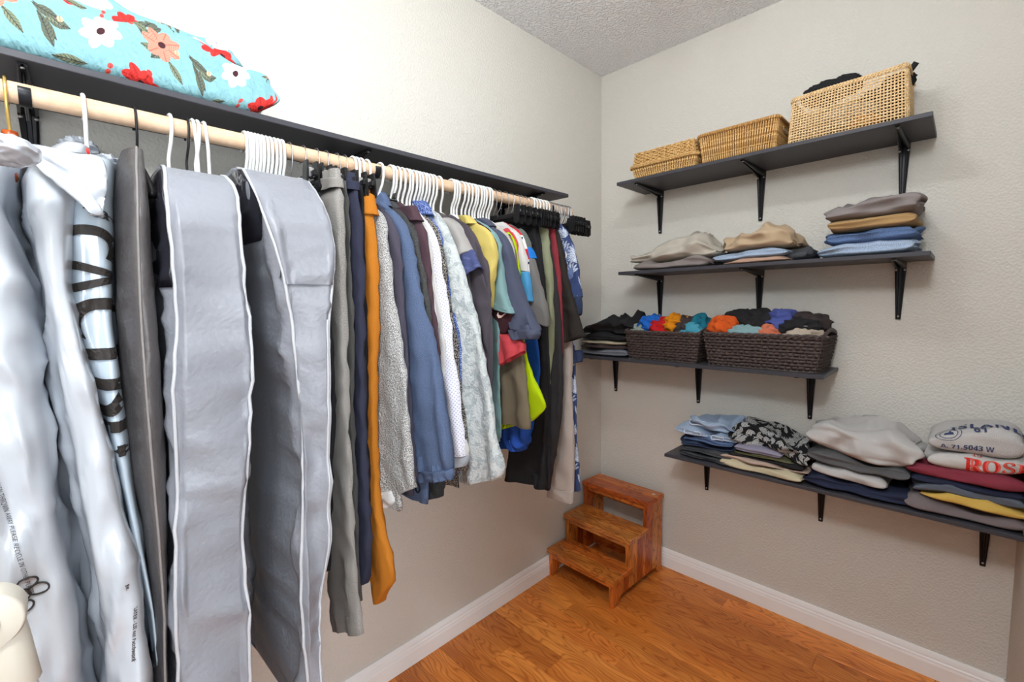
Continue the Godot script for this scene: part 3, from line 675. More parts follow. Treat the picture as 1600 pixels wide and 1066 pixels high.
# ------------------------------------------------------------------ hanging garments
func garment(called: String, label: String, cat: String, group: String, parts: Array) -> void:
	var lo := 9.0
	var cx := 0.0
	for p in parts[0][3]:
		lo = minf(lo, p.y); cx += p.x
	for p in parts[0][4]: cx += p.x
	var c := Vector3(cx / (parts[0][3].size() + parts[0][4].size()), lo, parts[0][2])
	var t := thing(called, label, cat, c, group)
	for p in parts:
		var b := MB.new()
		panel(b, p[2], p[3], p[4], p[5], p[6], p[7])
		var o := obj(p[0], b, M[p[1]], t, c)
		if p[1] == "c_maroon" and p[0] == "sleeve":   # the pale swoosh printed on the sleeve
			var q := MB.new()
			var at: Vector3 = Vector3(0.44, 1.268, 1.153)
			var pr := PackedVector2Array([Vector2(-0.016, -0.004), Vector2(-0.012, 0.006), Vector2(-0.010, -0.003), Vector2(-0.002, -0.005), Vector2(0.024, 0.009), Vector2(-0.002, -0.011), Vector2(-0.011, -0.012)])
			q.prism(pr, 0.0, 0.0012, Transform3D(Basis(Vector3.UP, 0.25), at))
			obj("swoosh", q, mat(rgb(225, 190, 180), 0.7), o, c)

func make_fabrics() -> void:
	var w := Color(1, 1, 1)
	for e in [["tr_black", 40, 40, 44], ["tr_dgrey", 92, 92, 90], ["tr_navy", 58, 60, 78], ["tr_mustard", 205, 128, 44], ["c_white", 226, 224, 222], ["c_plumgrey", 86, 82, 96], ["c_black", 24, 24, 26], ["c_plum", 92, 70, 78], ["c_palegrey", 188, 196, 206], ["c_darkgrey", 96, 90, 92], ["c_ltgrey", 182, 179, 176], ["c_taupe", 88, 82, 90], ["c_yellow", 226, 206, 118], ["c_maroon", 82, 50, 56], ["c_teal", 138, 174, 176], ["c_navypolo", 86, 91, 112], ["c_cream", 200, 194, 186], ["c_olive", 134, 122, 102], ["c_lime", 196, 226, 18], ["c_coral", 224, 84, 92], ["c_sky", 86, 162, 214], ["c_grey", 126, 124, 122], ["c_greengrey", 120, 126, 122], ["c_blue", 40, 130, 222], ["c_royal", 36, 86, 170], ["c_royal2", 52, 96, 196], ["t_black", 44, 43, 45], ["t_dark", 56, 55, 60], ["c_sage", 158, 162, 132], ["t_char", 62, 59, 61], ["c_burg", 156, 60, 70], ["c_blackbrown", 56, 51, 48], ["c_creamtr", 204, 193, 184], ["c_navy", 62, 74, 106]]:
		M[e[0]] = fab(rgb(e[1], e[2], e[3]), FLEECE, 26.0, 0.10)
	M.tr_grey = fab(rgb(172, 168, 162), HEATHER, 10.0, 0.15)
	var kn := noise_tex(0.3, 2, 256, 0.0, [[0.3, rgb(92, 94, 98)], [0.45, rgb(190, 190, 188)], [0.66, w]])
	M.k_grey = fab(rgb(212, 212, 210), kn, 5.0, 0.8)
	M.k_char = fab(rgb(98, 98, 98), kn, 9.0, 0.8)
	M.k_rib = fab(rgb(72, 74, 76), kn, 14.0, 0.8)
	M.f_blue = fab(rgb(98, 115, 148), FLEECE, 16.0, 0.6)
	# tiny lavender dots
	var im := blank(64, 64, rgb(224, 224, 232))
	for e in [[8, 8], [40, 8], [24, 24], [56, 24], [8, 40], [40, 40], [24, 56], [56, 56]]:
		leaf(im, e[0], e[1], 12, 9, 0.4, rgb(165, 167, 196), w, 0.5, false)
	M.p_dots = fab(w, tex(im), 52.0, 0.1)
	var fl := noise_tex(0.075, 2, 256, 0.0, [[0.0, rgb(35, 36, 42)], [0.42, rgb(40, 40, 46)], [0.5, rgb(165, 155, 140)], [0.62, rgb(206, 198, 182)], [0.72, rgb(60, 58, 60)]], FastNoiseLite.TYPE_SIMPLEX, 9)
	M.p_floral = fab(w, fl, 7.0, 0.2)
	var bf := noise_tex(0.05, 2, 256, 0.0, [[0.36, rgb(52, 70, 128)], [0.45, rgb(84, 108, 172)], [0.49, rgb(210, 218, 234)], [0.56, rgb(150, 168, 210)], [0.62, rgb(58, 76, 134)]], FastNoiseLite.TYPE_SIMPLEX, 4)
	M.p_blueflo = fab(w, bf, 8.0, 0.2)
	var lf := blank(256, 256, rgb(216, 220, 220))
	var r := RandomNumberGenerator.new()
	r.seed = 5
	for k in 130: leaf(lf, r.randf() * 256, r.randf() * 256, 34, 11, r.randf() * TAU, rgb(178, 186, 190), rgb(212, 216, 217))
	M.p_leafy = fab(Color(0.88, 0.89, 0.89), tex(lf), 5.0, 0.5, 0.7)
	var nv := blank(128, 128, rgb(70, 78, 118))
	for k in 26: leaf(nv, r.randf() * 128, r.randf() * 128, 24, 9, r.randf() * TAU, rgb(96, 104, 148), rgb(58, 64, 100))
	M.p_navy = fab(w, tex(nv), 10.0, 0.2)
	var rs := blank(64, 64, rgb(226, 222, 220))
	rs.fill_rect(Rect2i(0, 0, 64, 26), rgb(196, 36, 48))
	rs.fill_rect(Rect2i(0, 32, 64, 6), rgb(40, 44, 70))
	M.p_redstripe = fab(w, tex(rs), 12.0, 0.2)
	var pm := blank(256, 256, rgb(58, 72, 112))
	for k in 26:
		var cx := r.randf() * 256
		var cy := r.randf() * 256
		var a0 := r.randf() * TAU
		for j in 7:
			var a := a0 + (j - 3) * 0.3
			leaf(pm, cx + cos(a) * 24, cy + sin(a) * 24, 52, 9, a, rgb(214, 222, 236) if k % 3 else rgb(120, 136, 178), rgb(70, 84, 124))
	M.p_palm = fab(w, tex(pm), 4.0, 0.2)
	# folded prints
	var bp := blank(256, 256, rgb(34, 34, 36))
	for k in 46:
		var cx := r.randf() * 256
		var cy := r.randf() * 256
		var a0 := r.randf() * TAU
		for j in 3: leaf(bp, cx + cos(a0 + j * 0.7) * 16, cy + sin(a0 + j * 0.7) * 16, 44, 15, a0 + j * 0.7, rgb(186, 186, 184), rgb(60, 60, 62))
	M.p_leafprint = fab(w, tex(bp), 5.5, 0.3)
	var dn := noise_tex(0.14, 4, 256, 0.0, [[0.25, rgb(150, 165, 190)], [0.5, rgb(220, 228, 238)], [0.8, w]])
	M.d_light = fab(rgb(190, 204, 220), dn, 9.0, 0.2)
	M.d_mid = fab(rgb(112, 134, 170), dn, 9.0, 0.2)
	M.d_dark = fab(rgb(74, 86, 112), dn, 9.0, 0.2)
	M.d_grey = fab(rgb(92, 92, 92), dn, 9.0, 0.2)
	M.h_light = fab(rgb(240, 237, 234), HEATHER, 14.0, 0.15)
	M.h_grey = fab(rgb(122, 122, 124), HEATHER, 14.0, 0.15)
	for e in [["s_cream", 214, 206, 192], ["s_taupe", 156, 146, 142], ["s_tan", 212, 186, 154], ["s_peach", 206, 168, 146], ["s_grey", 160, 152, 150], ["s_chino", 196, 160, 112], ["s_black", 50, 49, 51], ["s_stripe", 206, 196, 172], ["s_brown", 78, 68, 68], ["s_slate", 130, 134, 144], ["s_orange", 240, 150, 30], ["s_red", 214, 40, 44], ["s_blue", 46, 120, 220], ["s_teal", 40, 128, 152], ["s_aqua", 88, 176, 200], ["s_deeporange", 240, 104, 44], ["s_peri", 92, 104, 176], ["s_ltteal", 150, 186, 190], ["s_coral", 226, 130, 100], ["s_beige", 206, 190, 172], ["s_sage", 168, 178, 166], ["s_lav", 166, 162, 184], ["s_olive", 122, 124, 92], ["s_ivory", 228, 216, 182], ["s_rose", 216, 190, 176], ["s_navy", 54, 60, 84], ["s_maroon", 160, 70, 86], ["s_bluegrey", 112, 120, 134], ["s_yellow", 240, 200, 104], ["s_mauve", 140, 130, 132], ["s_white", 232, 229, 225], ["s_sand", 200, 180, 160]]:
		M[e[0]] = fab(rgb(e[1], e[2], e[3]), FLEECE, 22.0, 0.12)

func garments() -> void:
	garment("trousers", "long black trousers directly beyond the windowed garment bag", "trousers", "", [
		["cloth", "tr_black", 1.644, PackedVector2Array([Vector2(0.413, 1.531), Vector2(0.424, 1.491), Vector2(0.43, 1.399), Vector2(0.432, 1.308), Vector2(0.447, 1.189), Vector2(0.442, 1.081), Vector2(0.427, 0.995), Vector2(0.41, 0.897), Vector2(0.382, 0.795), Vector2(0.364, 0.693)]), PackedVector2Array([Vector2(0.263, 1.558), Vector2(0.262, 1.413), Vector2(0.249, 1.174), Vector2(0.231, 0.952), Vector2(0.194, 0.621)]), 0.01, 0.012, {"ff": 22.0, "sd": 1}],
	])
	garment("trousers", "light grey dress trousers with a plain waistband, longest of the clipped trousers", "trousers", "", [
		["leg_cloth", "tr_grey", 1.613, PackedVector2Array([Vector2(0.444, 1.542), Vector2(0.451, 1.517), Vector2(0.45, 1.478), Vector2(0.448, 1.4), Vector2(0.442, 1.213), Vector2(0.435, 1.074), Vector2(0.438, 0.919), Vector2(0.441, 0.716), Vector2(0.447, 0.644), Vector2(0.459, 0.574)]), PackedVector2Array([Vector2(0.346, 1.548), Vector2(0.336, 1.522), Vector2(0.33, 1.41), Vector2(0.313, 1.206), Vector2(0.303, 1.053), Vector2(0.287, 0.853), Vector2(0.29, 0.648), Vector2(0.301, 0.504)]), 0.014, 0.012, {"ff": 9.0, "folds": 0.004, "sd": 2}],
		["waistband", "tr_grey", 1.613, PackedVector2Array([Vector2(0.447, 1.559), Vector2(0.447, 1.538)]), PackedVector2Array([Vector2(0.359, 1.573), Vector2(0.346, 1.545)]), 0.0155, 0.0155, {"folds": 0.002, "nl": 12, "sd": 3}],
	])
	garment("trousers", "dark grey trousers squeezed between the light grey and the navy ones", "trousers", "", [
		["cloth", "tr_dgrey", 1.583, PackedVector2Array([Vector2(0.408, 1.566), Vector2(0.412, 1.514), Vector2(0.417, 1.432), Vector2(0.413, 1.322), Vector2(0.403, 1.18), Vector2(0.395, 1.062), Vector2(0.39, 0.972), Vector2(0.391, 0.873), Vector2(0.384, 0.695), Vector2(0.385, 0.597)]), PackedVector2Array([Vector2(0.295, 1.585), Vector2(0.286, 1.415), Vector2(0.259, 1.041), Vector2(0.281, 0.619), Vector2(0.348, 0.586)]), 0.011, 0.011, {"ff": 9.0, "folds": 0.003, "sd": 4}],
	])
	garment("trousers", "navy trousers hanging just before the black pair and the mustard pair", "trousers", "", [
		["cloth", "tr_navy", 1.56, PackedVector2Array([Vector2(0.412, 1.553), Vector2(0.416, 1.53), Vector2(0.422, 1.489), Vector2(0.423, 1.433), Vector2(0.422, 1.322), Vector2(0.413, 1.178), Vector2(0.409, 1.061), Vector2(0.406, 0.91), Vector2(0.415, 0.836), Vector2(0.42, 0.746), Vector2(0.406, 0.677), Vector2(0.387, 0.636)]), PackedVector2Array([Vector2(0.308, 1.566), Vector2(0.303, 1.416), Vector2(0.29, 1.042), Vector2(0.311, 0.787), Vector2(0.34, 0.613)]), 0.014, 0.014, {"ff": 14.0, "sd": 5}],
		["waistband", "tr_navy", 1.56, PackedVector2Array([Vector2(0.412, 1.569), Vector2(0.414, 1.549)]), PackedVector2Array([Vector2(0.307, 1.586), Vector2(0.308, 1.562)]), 0.016, 0.016, {"folds": 0.002, "nl": 12, "sd": 6}],
	])
	garment("trousers", "black trousers showing as a thin strip between navy and mustard trousers", "trousers", "", [
		["cloth", "tr_black", 1.534, PackedVector2Array([Vector2(0.388, 1.576), Vector2(0.388, 1.496), Vector2(0.382, 1.323), Vector2(0.363, 1.049), Vector2(0.361, 0.827), Vector2(0.357, 0.695), Vector2(0.327, 0.616)]), PackedVector2Array([Vector2(0.272, 1.592), Vector2(0.253, 1.032), Vector2(0.27, 0.592)]), 0.01, 0.01, {"ff": 9.0, "folds": 0.003, "sd": 7}],
	])
	garment("trousers", "mustard orange cotton trousers hanging by the waist", "trousers", "", [
		["leg_cloth", "tr_mustard", 1.515, PackedVector2Array([Vector2(0.373, 1.555), Vector2(0.38, 1.532), Vector2(0.386, 1.492), Vector2(0.391, 1.44), Vector2(0.399, 1.381), Vector2(0.396, 1.308), Vector2(0.383, 1.172), Vector2(0.37, 1.047), Vector2(0.361, 0.885), Vector2(0.367, 0.838), Vector2(0.392, 0.766), Vector2(0.429, 0.691), Vector2(0.444, 0.666), Vector2(0.44, 0.643), Vector2(0.398, 0.597), Vector2(0.371, 0.558)]), PackedVector2Array([Vector2(0.28, 1.571), Vector2(0.287, 1.528), Vector2(0.284, 1.42), Vector2(0.29, 1.261), Vector2(0.276, 1.032), Vector2(0.276, 0.863), Vector2(0.298, 0.716), Vector2(0.317, 0.621), Vector2(0.358, 0.559)]), 0.017, 0.016, {"ff": 14.0, "folds": 0.007, "sd": 8}],
		["waistband", "tr_mustard", 1.515, PackedVector2Array([Vector2(0.37, 1.576), Vector2(0.374, 1.55)]), PackedVector2Array([Vector2(0.279, 1.591), Vector2(0.28, 1.564)]), 0.018, 0.018, {"folds": 0.002, "nl": 12, "sd": 9}],
		["back_pocket", "tr_mustard", 1.515, PackedVector2Array([Vector2(0.385, 1.553), Vector2(0.393, 1.505)]), PackedVector2Array([Vector2(0.361, 1.557), Vector2(0.369, 1.506)]), 0.019, 0.019, {"folds": 0.001, "nl": 14, "sd": 10}],
	])
	garment("sweater", "light grey speckled knit sweater with white cuff below, next to mustard trousers", "sweater", "", [
		["body", "k_grey", 1.483, PackedVector2Array([Vector2(0.306, 1.558), Vector2(0.337, 1.539), Vector2(0.366, 1.521), Vector2(0.389, 1.501), Vector2(0.43, 1.2), Vector2(0.425, 0.8)]), PackedVector2Array([Vector2(0.214, 1.558), Vector2(0.183, 1.539), Vector2(0.154, 1.521), Vector2(0.131, 1.501), Vector2(0.09, 1.2), Vector2(0.095, 0.8)]), 0.012, 0.0135, {"sd": 11}],
		["sleeve", "k_grey", 1.484, PackedVector2Array([Vector2(0.345, 1.534), Vector2(0.368, 1.52), Vector2(0.391, 1.502), Vector2(0.395, 1.472), Vector2(0.401, 1.442), Vector2(0.408, 1.412), Vector2(0.419, 1.322), Vector2(0.436, 1.233), Vector2(0.457, 1.13), Vector2(0.472, 1.027), Vector2(0.478, 0.945), Vector2(0.488, 0.876)]), PackedVector2Array([Vector2(0.319, 1.528), Vector2(0.326, 1.45), Vector2(0.33, 1.34), Vector2(0.326, 1.165), Vector2(0.317, 1), Vector2(0.313, 0.864), Vector2(0.341, 0.801)]), 0.0136, 0.0163, {"ff": 12.0, "folds": 0.005, "sd": 12}],
		["lining", "c_white", 1.487, PackedVector2Array([Vector2(0.397, 0.847), Vector2(0.41, 0.822), Vector2(0.388, 0.8)]), PackedVector2Array([Vector2(0.328, 0.827), Vector2(0.329, 0.798), Vector2(0.353, 0.788)]), 0.018, 0.016, {"nl": 16, "bot": 1, "sd": 13}],
	])
	garment("sweater", "dark plum grey sweater seen as a strip before the blue fleece", "sweater", "", [
		["body", "c_plumgrey", 1.455, PackedVector2Array([Vector2(0.305, 1.552), Vector2(0.342, 1.531), Vector2(0.365, 1.512), Vector2(0.379, 1.497), Vector2(0.43, 1.2), Vector2(0.43, 0.83)]), PackedVector2Array([Vector2(0.215, 1.552), Vector2(0.178, 1.531), Vector2(0.155, 1.512), Vector2(0.141, 1.497), Vector2(0.09, 1.2), Vector2(0.09, 0.83)]), 0.0105, 0.012, {"sd": 14}],
		["sleeve", "c_plumgrey", 1.458, PackedVector2Array([Vector2(0.352, 1.526), Vector2(0.372, 1.511), Vector2(0.388, 1.492), Vector2(0.401, 1.467), Vector2(0.41, 1.436), Vector2(0.416, 1.398), Vector2(0.421, 1.292), Vector2(0.425, 1.17), Vector2(0.435, 1.047), Vector2(0.443, 0.954), Vector2(0.45, 0.88)]), PackedVector2Array([Vector2(0.264, 1.526), Vector2(0.282, 1.51), Vector2(0.296, 1.49), Vector2(0.306, 1.463), Vector2(0.314, 1.431), Vector2(0.317, 1.392), Vector2(0.32, 1.285), Vector2(0.322, 1.161), Vector2(0.329, 1.037), Vector2(0.335, 0.943), Vector2(0.34, 0.868)]), 0.0122, 0.0136, {"ff": 9.0, "folds": 0.003, "sd": 15}],
		["drawstring", "c_black", 1.467, PackedVector2Array([Vector2(0.465, 0.88), Vector2(0.478, 0.876), Vector2(0.483, 0.865), Vector2(0.474, 0.852), Vector2(0.461, 0.854), Vector2(0.458, 0.866)]), PackedVector2Array([Vector2(0.461, 0.879), Vector2(0.472, 0.875), Vector2(0.477, 0.865), Vector2(0.471, 0.854), Vector2(0.463, 0.857), Vector2(0.461, 0.867)]), 0.0012, 0.0012, {"nl": 20, "nj": 8, "folds": 0.0, "wr": 0.0, "bot": 1, "sd": 16}],
	])
	garment("fleece_jacket", "blue fleece jacket with a gathered cuff", "jacket", "", [
		["body", "f_blue", 1.417, PackedVector2Array([Vector2(0.265, 1.576), Vector2(0.296, 1.551), Vector2(0.326, 1.534), Vector2(0.352, 1.511), Vector2(0.44, 1.2), Vector2(0.44, 0.8)]), PackedVector2Array([Vector2(0.255, 1.576), Vector2(0.224, 1.551), Vector2(0.194, 1.534), Vector2(0.168, 1.511), Vector2(0.08, 1.2), Vector2(0.08, 0.8)]), 0.0128, 0.015, {"sd": 17}],
		["collar", "f_blue", 1.417, PackedVector2Array([Vector2(0.246, 1.601), Vector2(0.269, 1.592), Vector2(0.281, 1.575), Vector2(0.286, 1.555)]), PackedVector2Array([Vector2(0.161, 1.607), Vector2(0.168, 1.601), Vector2(0.181, 1.581), Vector2(0.209, 1.56)]), 0.018, 0.02, {"nl": 18, "bot": 1, "sd": 18}],
		["sleeve", "f_blue", 1.421, PackedVector2Array([Vector2(0.314, 1.543), Vector2(0.338, 1.53), Vector2(0.361, 1.509), Vector2(0.383, 1.485), Vector2(0.401, 1.458), Vector2(0.413, 1.431), Vector2(0.434, 1.353), Vector2(0.457, 1.276), Vector2(0.491, 1.171), Vector2(0.517, 1.083), Vector2(0.538, 0.996), Vector2(0.547, 0.93), Vector2(0.544, 0.914)]), PackedVector2Array([Vector2(0.275, 1.543), Vector2(0.299, 1.507), Vector2(0.327, 1.455), Vector2(0.352, 1.372), Vector2(0.36, 1.259), Vector2(0.371, 1.096), Vector2(0.384, 0.966), Vector2(0.397, 0.877)]), 0.0177, 0.0231, {"ff": 13.0, "folds": 0.010, "sd": 19}],
		["cuff", "f_blue", 1.423, PackedVector2Array([Vector2(0.547, 0.919), Vector2(0.549, 0.904), Vector2(0.544, 0.892)]), PackedVector2Array([Vector2(0.404, 0.883), Vector2(0.4, 0.863), Vector2(0.408, 0.85)]), 0.0204, 0.0177, {"nl": 10, "nj": 72, "ff": 90.0, "folds": 0.004, "sd": 20}],
	])
	garment("sweater", "charcoal marl sweater with ribbed cuff hanging lower than the fleece", "sweater", "", [
		["body", "k_char", 1.383, PackedVector2Array([Vector2(0.24, 1.594), Vector2(0.274, 1.568), Vector2(0.302, 1.547), Vector2(0.331, 1.526), Vector2(0.44, 1.2), Vector2(0.44, 0.82)]), PackedVector2Array([Vector2(0.28, 1.594), Vector2(0.246, 1.568), Vector2(0.218, 1.547), Vector2(0.189, 1.526), Vector2(0.08, 1.2), Vector2(0.08, 0.82)]), 0.0105, 0.012, {"sd": 21}],
		["collar", "k_char", 1.383, PackedVector2Array([Vector2(0.223, 1.602), Vector2(0.25, 1.592), Vector2(0.268, 1.576)]), PackedVector2Array([Vector2(0.156, 1.608), Vector2(0.166, 1.6), Vector2(0.19, 1.578)]), 0.016, 0.018, {"nl": 14, "bot": 1, "sd": 22}],
		["sleeve", "k_char", 1.386, PackedVector2Array([Vector2(0.293, 1.554), Vector2(0.323, 1.533), Vector2(0.349, 1.51), Vector2(0.368, 1.482), Vector2(0.381, 1.452), Vector2(0.393, 1.411), Vector2(0.409, 1.339), Vector2(0.421, 1.259), Vector2(0.438, 1.099), Vector2(0.453, 0.939), Vector2(0.46, 0.855)]), PackedVector2Array([Vector2(0.197, 1.554), Vector2(0.225, 1.532), Vector2(0.248, 1.508), Vector2(0.265, 1.479), Vector2(0.275, 1.447), Vector2(0.285, 1.405), Vector2(0.298, 1.332), Vector2(0.309, 1.251), Vector2(0.323, 1.09), Vector2(0.335, 0.928), Vector2(0.34, 0.843)]), 0.0122, 0.015, {"ff": 9.0, "folds": 0.003, "sd": 23}],
		["cuff", "k_rib", 1.393, PackedVector2Array([Vector2(0.467, 0.869), Vector2(0.463, 0.837), Vector2(0.457, 0.815)]), PackedVector2Array([Vector2(0.383, 0.847), Vector2(0.39, 0.811), Vector2(0.4, 0.793)]), 0.0177, 0.015, {"nl": 14, "nj": 72, "ff": 110.0, "folds": 0.003, "sd": 24}],
	])
	garment("shirt", "plum brown collared shirt beside the dark marl sweater", "shirt", "", [
		["body", "c_plum", 1.366, PackedVector2Array([Vector2(0.268, 1.576), Vector2(0.311, 1.549), Vector2(0.346, 1.526), Vector2(0.368, 1.51), Vector2(0.43, 1.2), Vector2(0.42, 0.84)]), PackedVector2Array([Vector2(0.252, 1.576), Vector2(0.209, 1.549), Vector2(0.174, 1.526), Vector2(0.152, 1.51), Vector2(0.09, 1.2), Vector2(0.1, 0.84)]), 0.0097, 0.0105, {"sd": 25}],
		["collar", "c_plum", 1.37, PackedVector2Array([Vector2(0.347, 1.553), Vector2(0.363, 1.531), Vector2(0.377, 1.51)]), PackedVector2Array([Vector2(0.266, 1.556), Vector2(0.3, 1.537), Vector2(0.336, 1.511)]), 0.02, 0.016, {"nl": 18, "bot": 1, "sd": 26}],
		["sleeve", "c_plum", 1.368, PackedVector2Array([Vector2(0.338, 1.532), Vector2(0.364, 1.515), Vector2(0.383, 1.495), Vector2(0.392, 1.465), Vector2(0.399, 1.42), Vector2(0.404, 1.355), Vector2(0.413, 1.258), Vector2(0.432, 1.129), Vector2(0.456, 1.001), Vector2(0.466, 0.938)]), PackedVector2Array([Vector2(0.25, 1.532), Vector2(0.273, 1.514), Vector2(0.29, 1.492), Vector2(0.297, 1.461), Vector2(0.301, 1.415), Vector2(0.304, 1.349), Vector2(0.31, 1.25), Vector2(0.327, 1.12), Vector2(0.348, 0.991), Vector2(0.356, 0.926)]), 0.0109, 0.0122, {"ff": 12.0, "folds": 0.004, "sd": 27}],
	])
	garment("shirt", "plain white shirt showing as a narrow pale strip next to plum shirt", "shirt", "", [
		["body", "c_white", 1.344, PackedVector2Array([Vector2(0.265, 1.572), Vector2(0.308, 1.546), Vector2(0.337, 1.525), Vector2(0.356, 1.506), Vector2(0.43, 1.2), Vector2(0.42, 0.83)]), PackedVector2Array([Vector2(0.255, 1.572), Vector2(0.212, 1.546), Vector2(0.183, 1.525), Vector2(0.164, 1.506), Vector2(0.09, 1.2), Vector2(0.1, 0.83)]), 0.009, 0.0097, {"sd": 28}],
		["sleeve", "c_white", 1.347, PackedVector2Array([Vector2(0.323, 1.535), Vector2(0.352, 1.515), Vector2(0.368, 1.496), Vector2(0.378, 1.464), Vector2(0.384, 1.422), Vector2(0.392, 1.34), Vector2(0.403, 1.224), Vector2(0.422, 1.092), Vector2(0.444, 0.961), Vector2(0.453, 0.909)]), PackedVector2Array([Vector2(0.239, 1.535), Vector2(0.265, 1.513), Vector2(0.279, 1.493), Vector2(0.287, 1.46), Vector2(0.291, 1.417), Vector2(0.296, 1.333), Vector2(0.305, 1.216), Vector2(0.322, 1.083), Vector2(0.341, 0.951), Vector2(0.348, 0.897)]), 0.0095, 0.0109, {"ff": 10.0, "folds": 0.004, "sd": 29}],
	])
	garment("shirt", "white shirt with tiny lavender dots and folded back cuff", "shirt", "", [
		["body", "p_dots", 1.324, PackedVector2Array([Vector2(0.259, 1.572), Vector2(0.295, 1.547), Vector2(0.325, 1.526), Vector2(0.345, 1.506), Vector2(0.43, 1.2), Vector2(0.42, 0.84)]), PackedVector2Array([Vector2(0.261, 1.572), Vector2(0.225, 1.547), Vector2(0.195, 1.526), Vector2(0.175, 1.506), Vector2(0.09, 1.2), Vector2(0.1, 0.84)]), 0.009, 0.0105, {"sd": 30}],
		["sleeve", "p_dots", 1.328, PackedVector2Array([Vector2(0.319, 1.535), Vector2(0.344, 1.513), Vector2(0.369, 1.485), Vector2(0.384, 1.447), Vector2(0.398, 1.381), Vector2(0.414, 1.307), Vector2(0.432, 1.224), Vector2(0.451, 1.093), Vector2(0.466, 1.004), Vector2(0.477, 0.947), Vector2(0.484, 0.912)]), PackedVector2Array([Vector2(0.287, 1.527), Vector2(0.3, 1.465), Vector2(0.322, 1.36), Vector2(0.345, 1.221), Vector2(0.374, 1.084), Vector2(0.4, 0.966), Vector2(0.425, 0.905)]), 0.0129, 0.015, {"ff": 16.0, "folds": 0.008, "sd": 31}],
		["cuff", "c_white", 1.328, PackedVector2Array([Vector2(0.477, 0.954), Vector2(0.484, 0.924), Vector2(0.481, 0.904)]), PackedVector2Array([Vector2(0.426, 0.94), Vector2(0.428, 0.92), Vector2(0.428, 0.899)]), 0.015, 0.0136, {"nl": 12, "sd": 32}],
		["cuff_fold", "c_palegrey", 1.328, PackedVector2Array([Vector2(0.484, 0.912), Vector2(0.483, 0.895), Vector2(0.477, 0.882)]), PackedVector2Array([Vector2(0.428, 0.906), Vector2(0.43, 0.889), Vector2(0.438, 0.875)]), 0.021, 0.016, {"nl": 12, "sd": 33}],
	])
	garment("shirt", "black and tan ditsy floral shirt behind the dotted one", "shirt", "", [
		["body", "p_floral", 1.305, PackedVector2Array([Vector2(0.256, 1.575), Vector2(0.293, 1.55), Vector2(0.322, 1.529), Vector2(0.345, 1.507), Vector2(0.43, 1.2), Vector2(0.42, 0.8)]), PackedVector2Array([Vector2(0.264, 1.575), Vector2(0.227, 1.55), Vector2(0.198, 1.529), Vector2(0.175, 1.507), Vector2(0.09, 1.2), Vector2(0.1, 0.8)]), 0.009, 0.0097, {"sd": 34}],
		["sleeve", "p_floral", 1.308, PackedVector2Array([Vector2(0.302, 1.545), Vector2(0.328, 1.524), Vector2(0.353, 1.499), Vector2(0.369, 1.468), Vector2(0.384, 1.425), Vector2(0.395, 1.357), Vector2(0.411, 1.256), Vector2(0.428, 1.139), Vector2(0.445, 1.022), Vector2(0.458, 0.939), Vector2(0.458, 0.861)]), PackedVector2Array([Vector2(0.222, 1.545), Vector2(0.246, 1.523), Vector2(0.269, 1.496), Vector2(0.283, 1.465), Vector2(0.296, 1.42), Vector2(0.305, 1.351), Vector2(0.319, 1.249), Vector2(0.334, 1.13), Vector2(0.349, 1.012), Vector2(0.36, 0.928), Vector2(0.358, 0.849)]), 0.0102, 0.0116, {"ff": 12.0, "folds": 0.004, "sd": 35}],
	])
	garment("shirt", "blue and white floral shirt with its patterned collar standing up", "shirt", "", [
		["body", "p_blueflo", 1.292, PackedVector2Array([Vector2(0.256, 1.577), Vector2(0.293, 1.552), Vector2(0.322, 1.528), Vector2(0.344, 1.505), Vector2(0.43, 1.2), Vector2(0.42, 0.84)]), PackedVector2Array([Vector2(0.264, 1.577), Vector2(0.227, 1.552), Vector2(0.198, 1.528), Vector2(0.176, 1.505), Vector2(0.09, 1.2), Vector2(0.1, 0.84)]), 0.009, 0.0097, {"sd": 36}],
		["collar", "p_blueflo", 1.298, PackedVector2Array([Vector2(0.285, 1.585), Vector2(0.305, 1.566), Vector2(0.322, 1.541)]), PackedVector2Array([Vector2(0.214, 1.595), Vector2(0.246, 1.572), Vector2(0.276, 1.545)]), 0.02, 0.016, {"nl": 18, "bot": 1, "sd": 37}],
		["sleeve", "p_blueflo", 1.294, PackedVector2Array([Vector2(0.3, 1.549), Vector2(0.326, 1.524), Vector2(0.349, 1.497), Vector2(0.359, 1.471), Vector2(0.366, 1.436), Vector2(0.375, 1.376), Vector2(0.388, 1.29), Vector2(0.406, 1.17)]), PackedVector2Array([Vector2(0.22, 1.549), Vector2(0.243, 1.522), Vector2(0.263, 1.494), Vector2(0.27, 1.465), Vector2(0.275, 1.429), Vector2(0.281, 1.367), Vector2(0.291, 1.279), Vector2(0.306, 1.158)]), 0.0095, 0.0109, {"ff": 12.0, "folds": 0.004, "sd": 38}],
	])
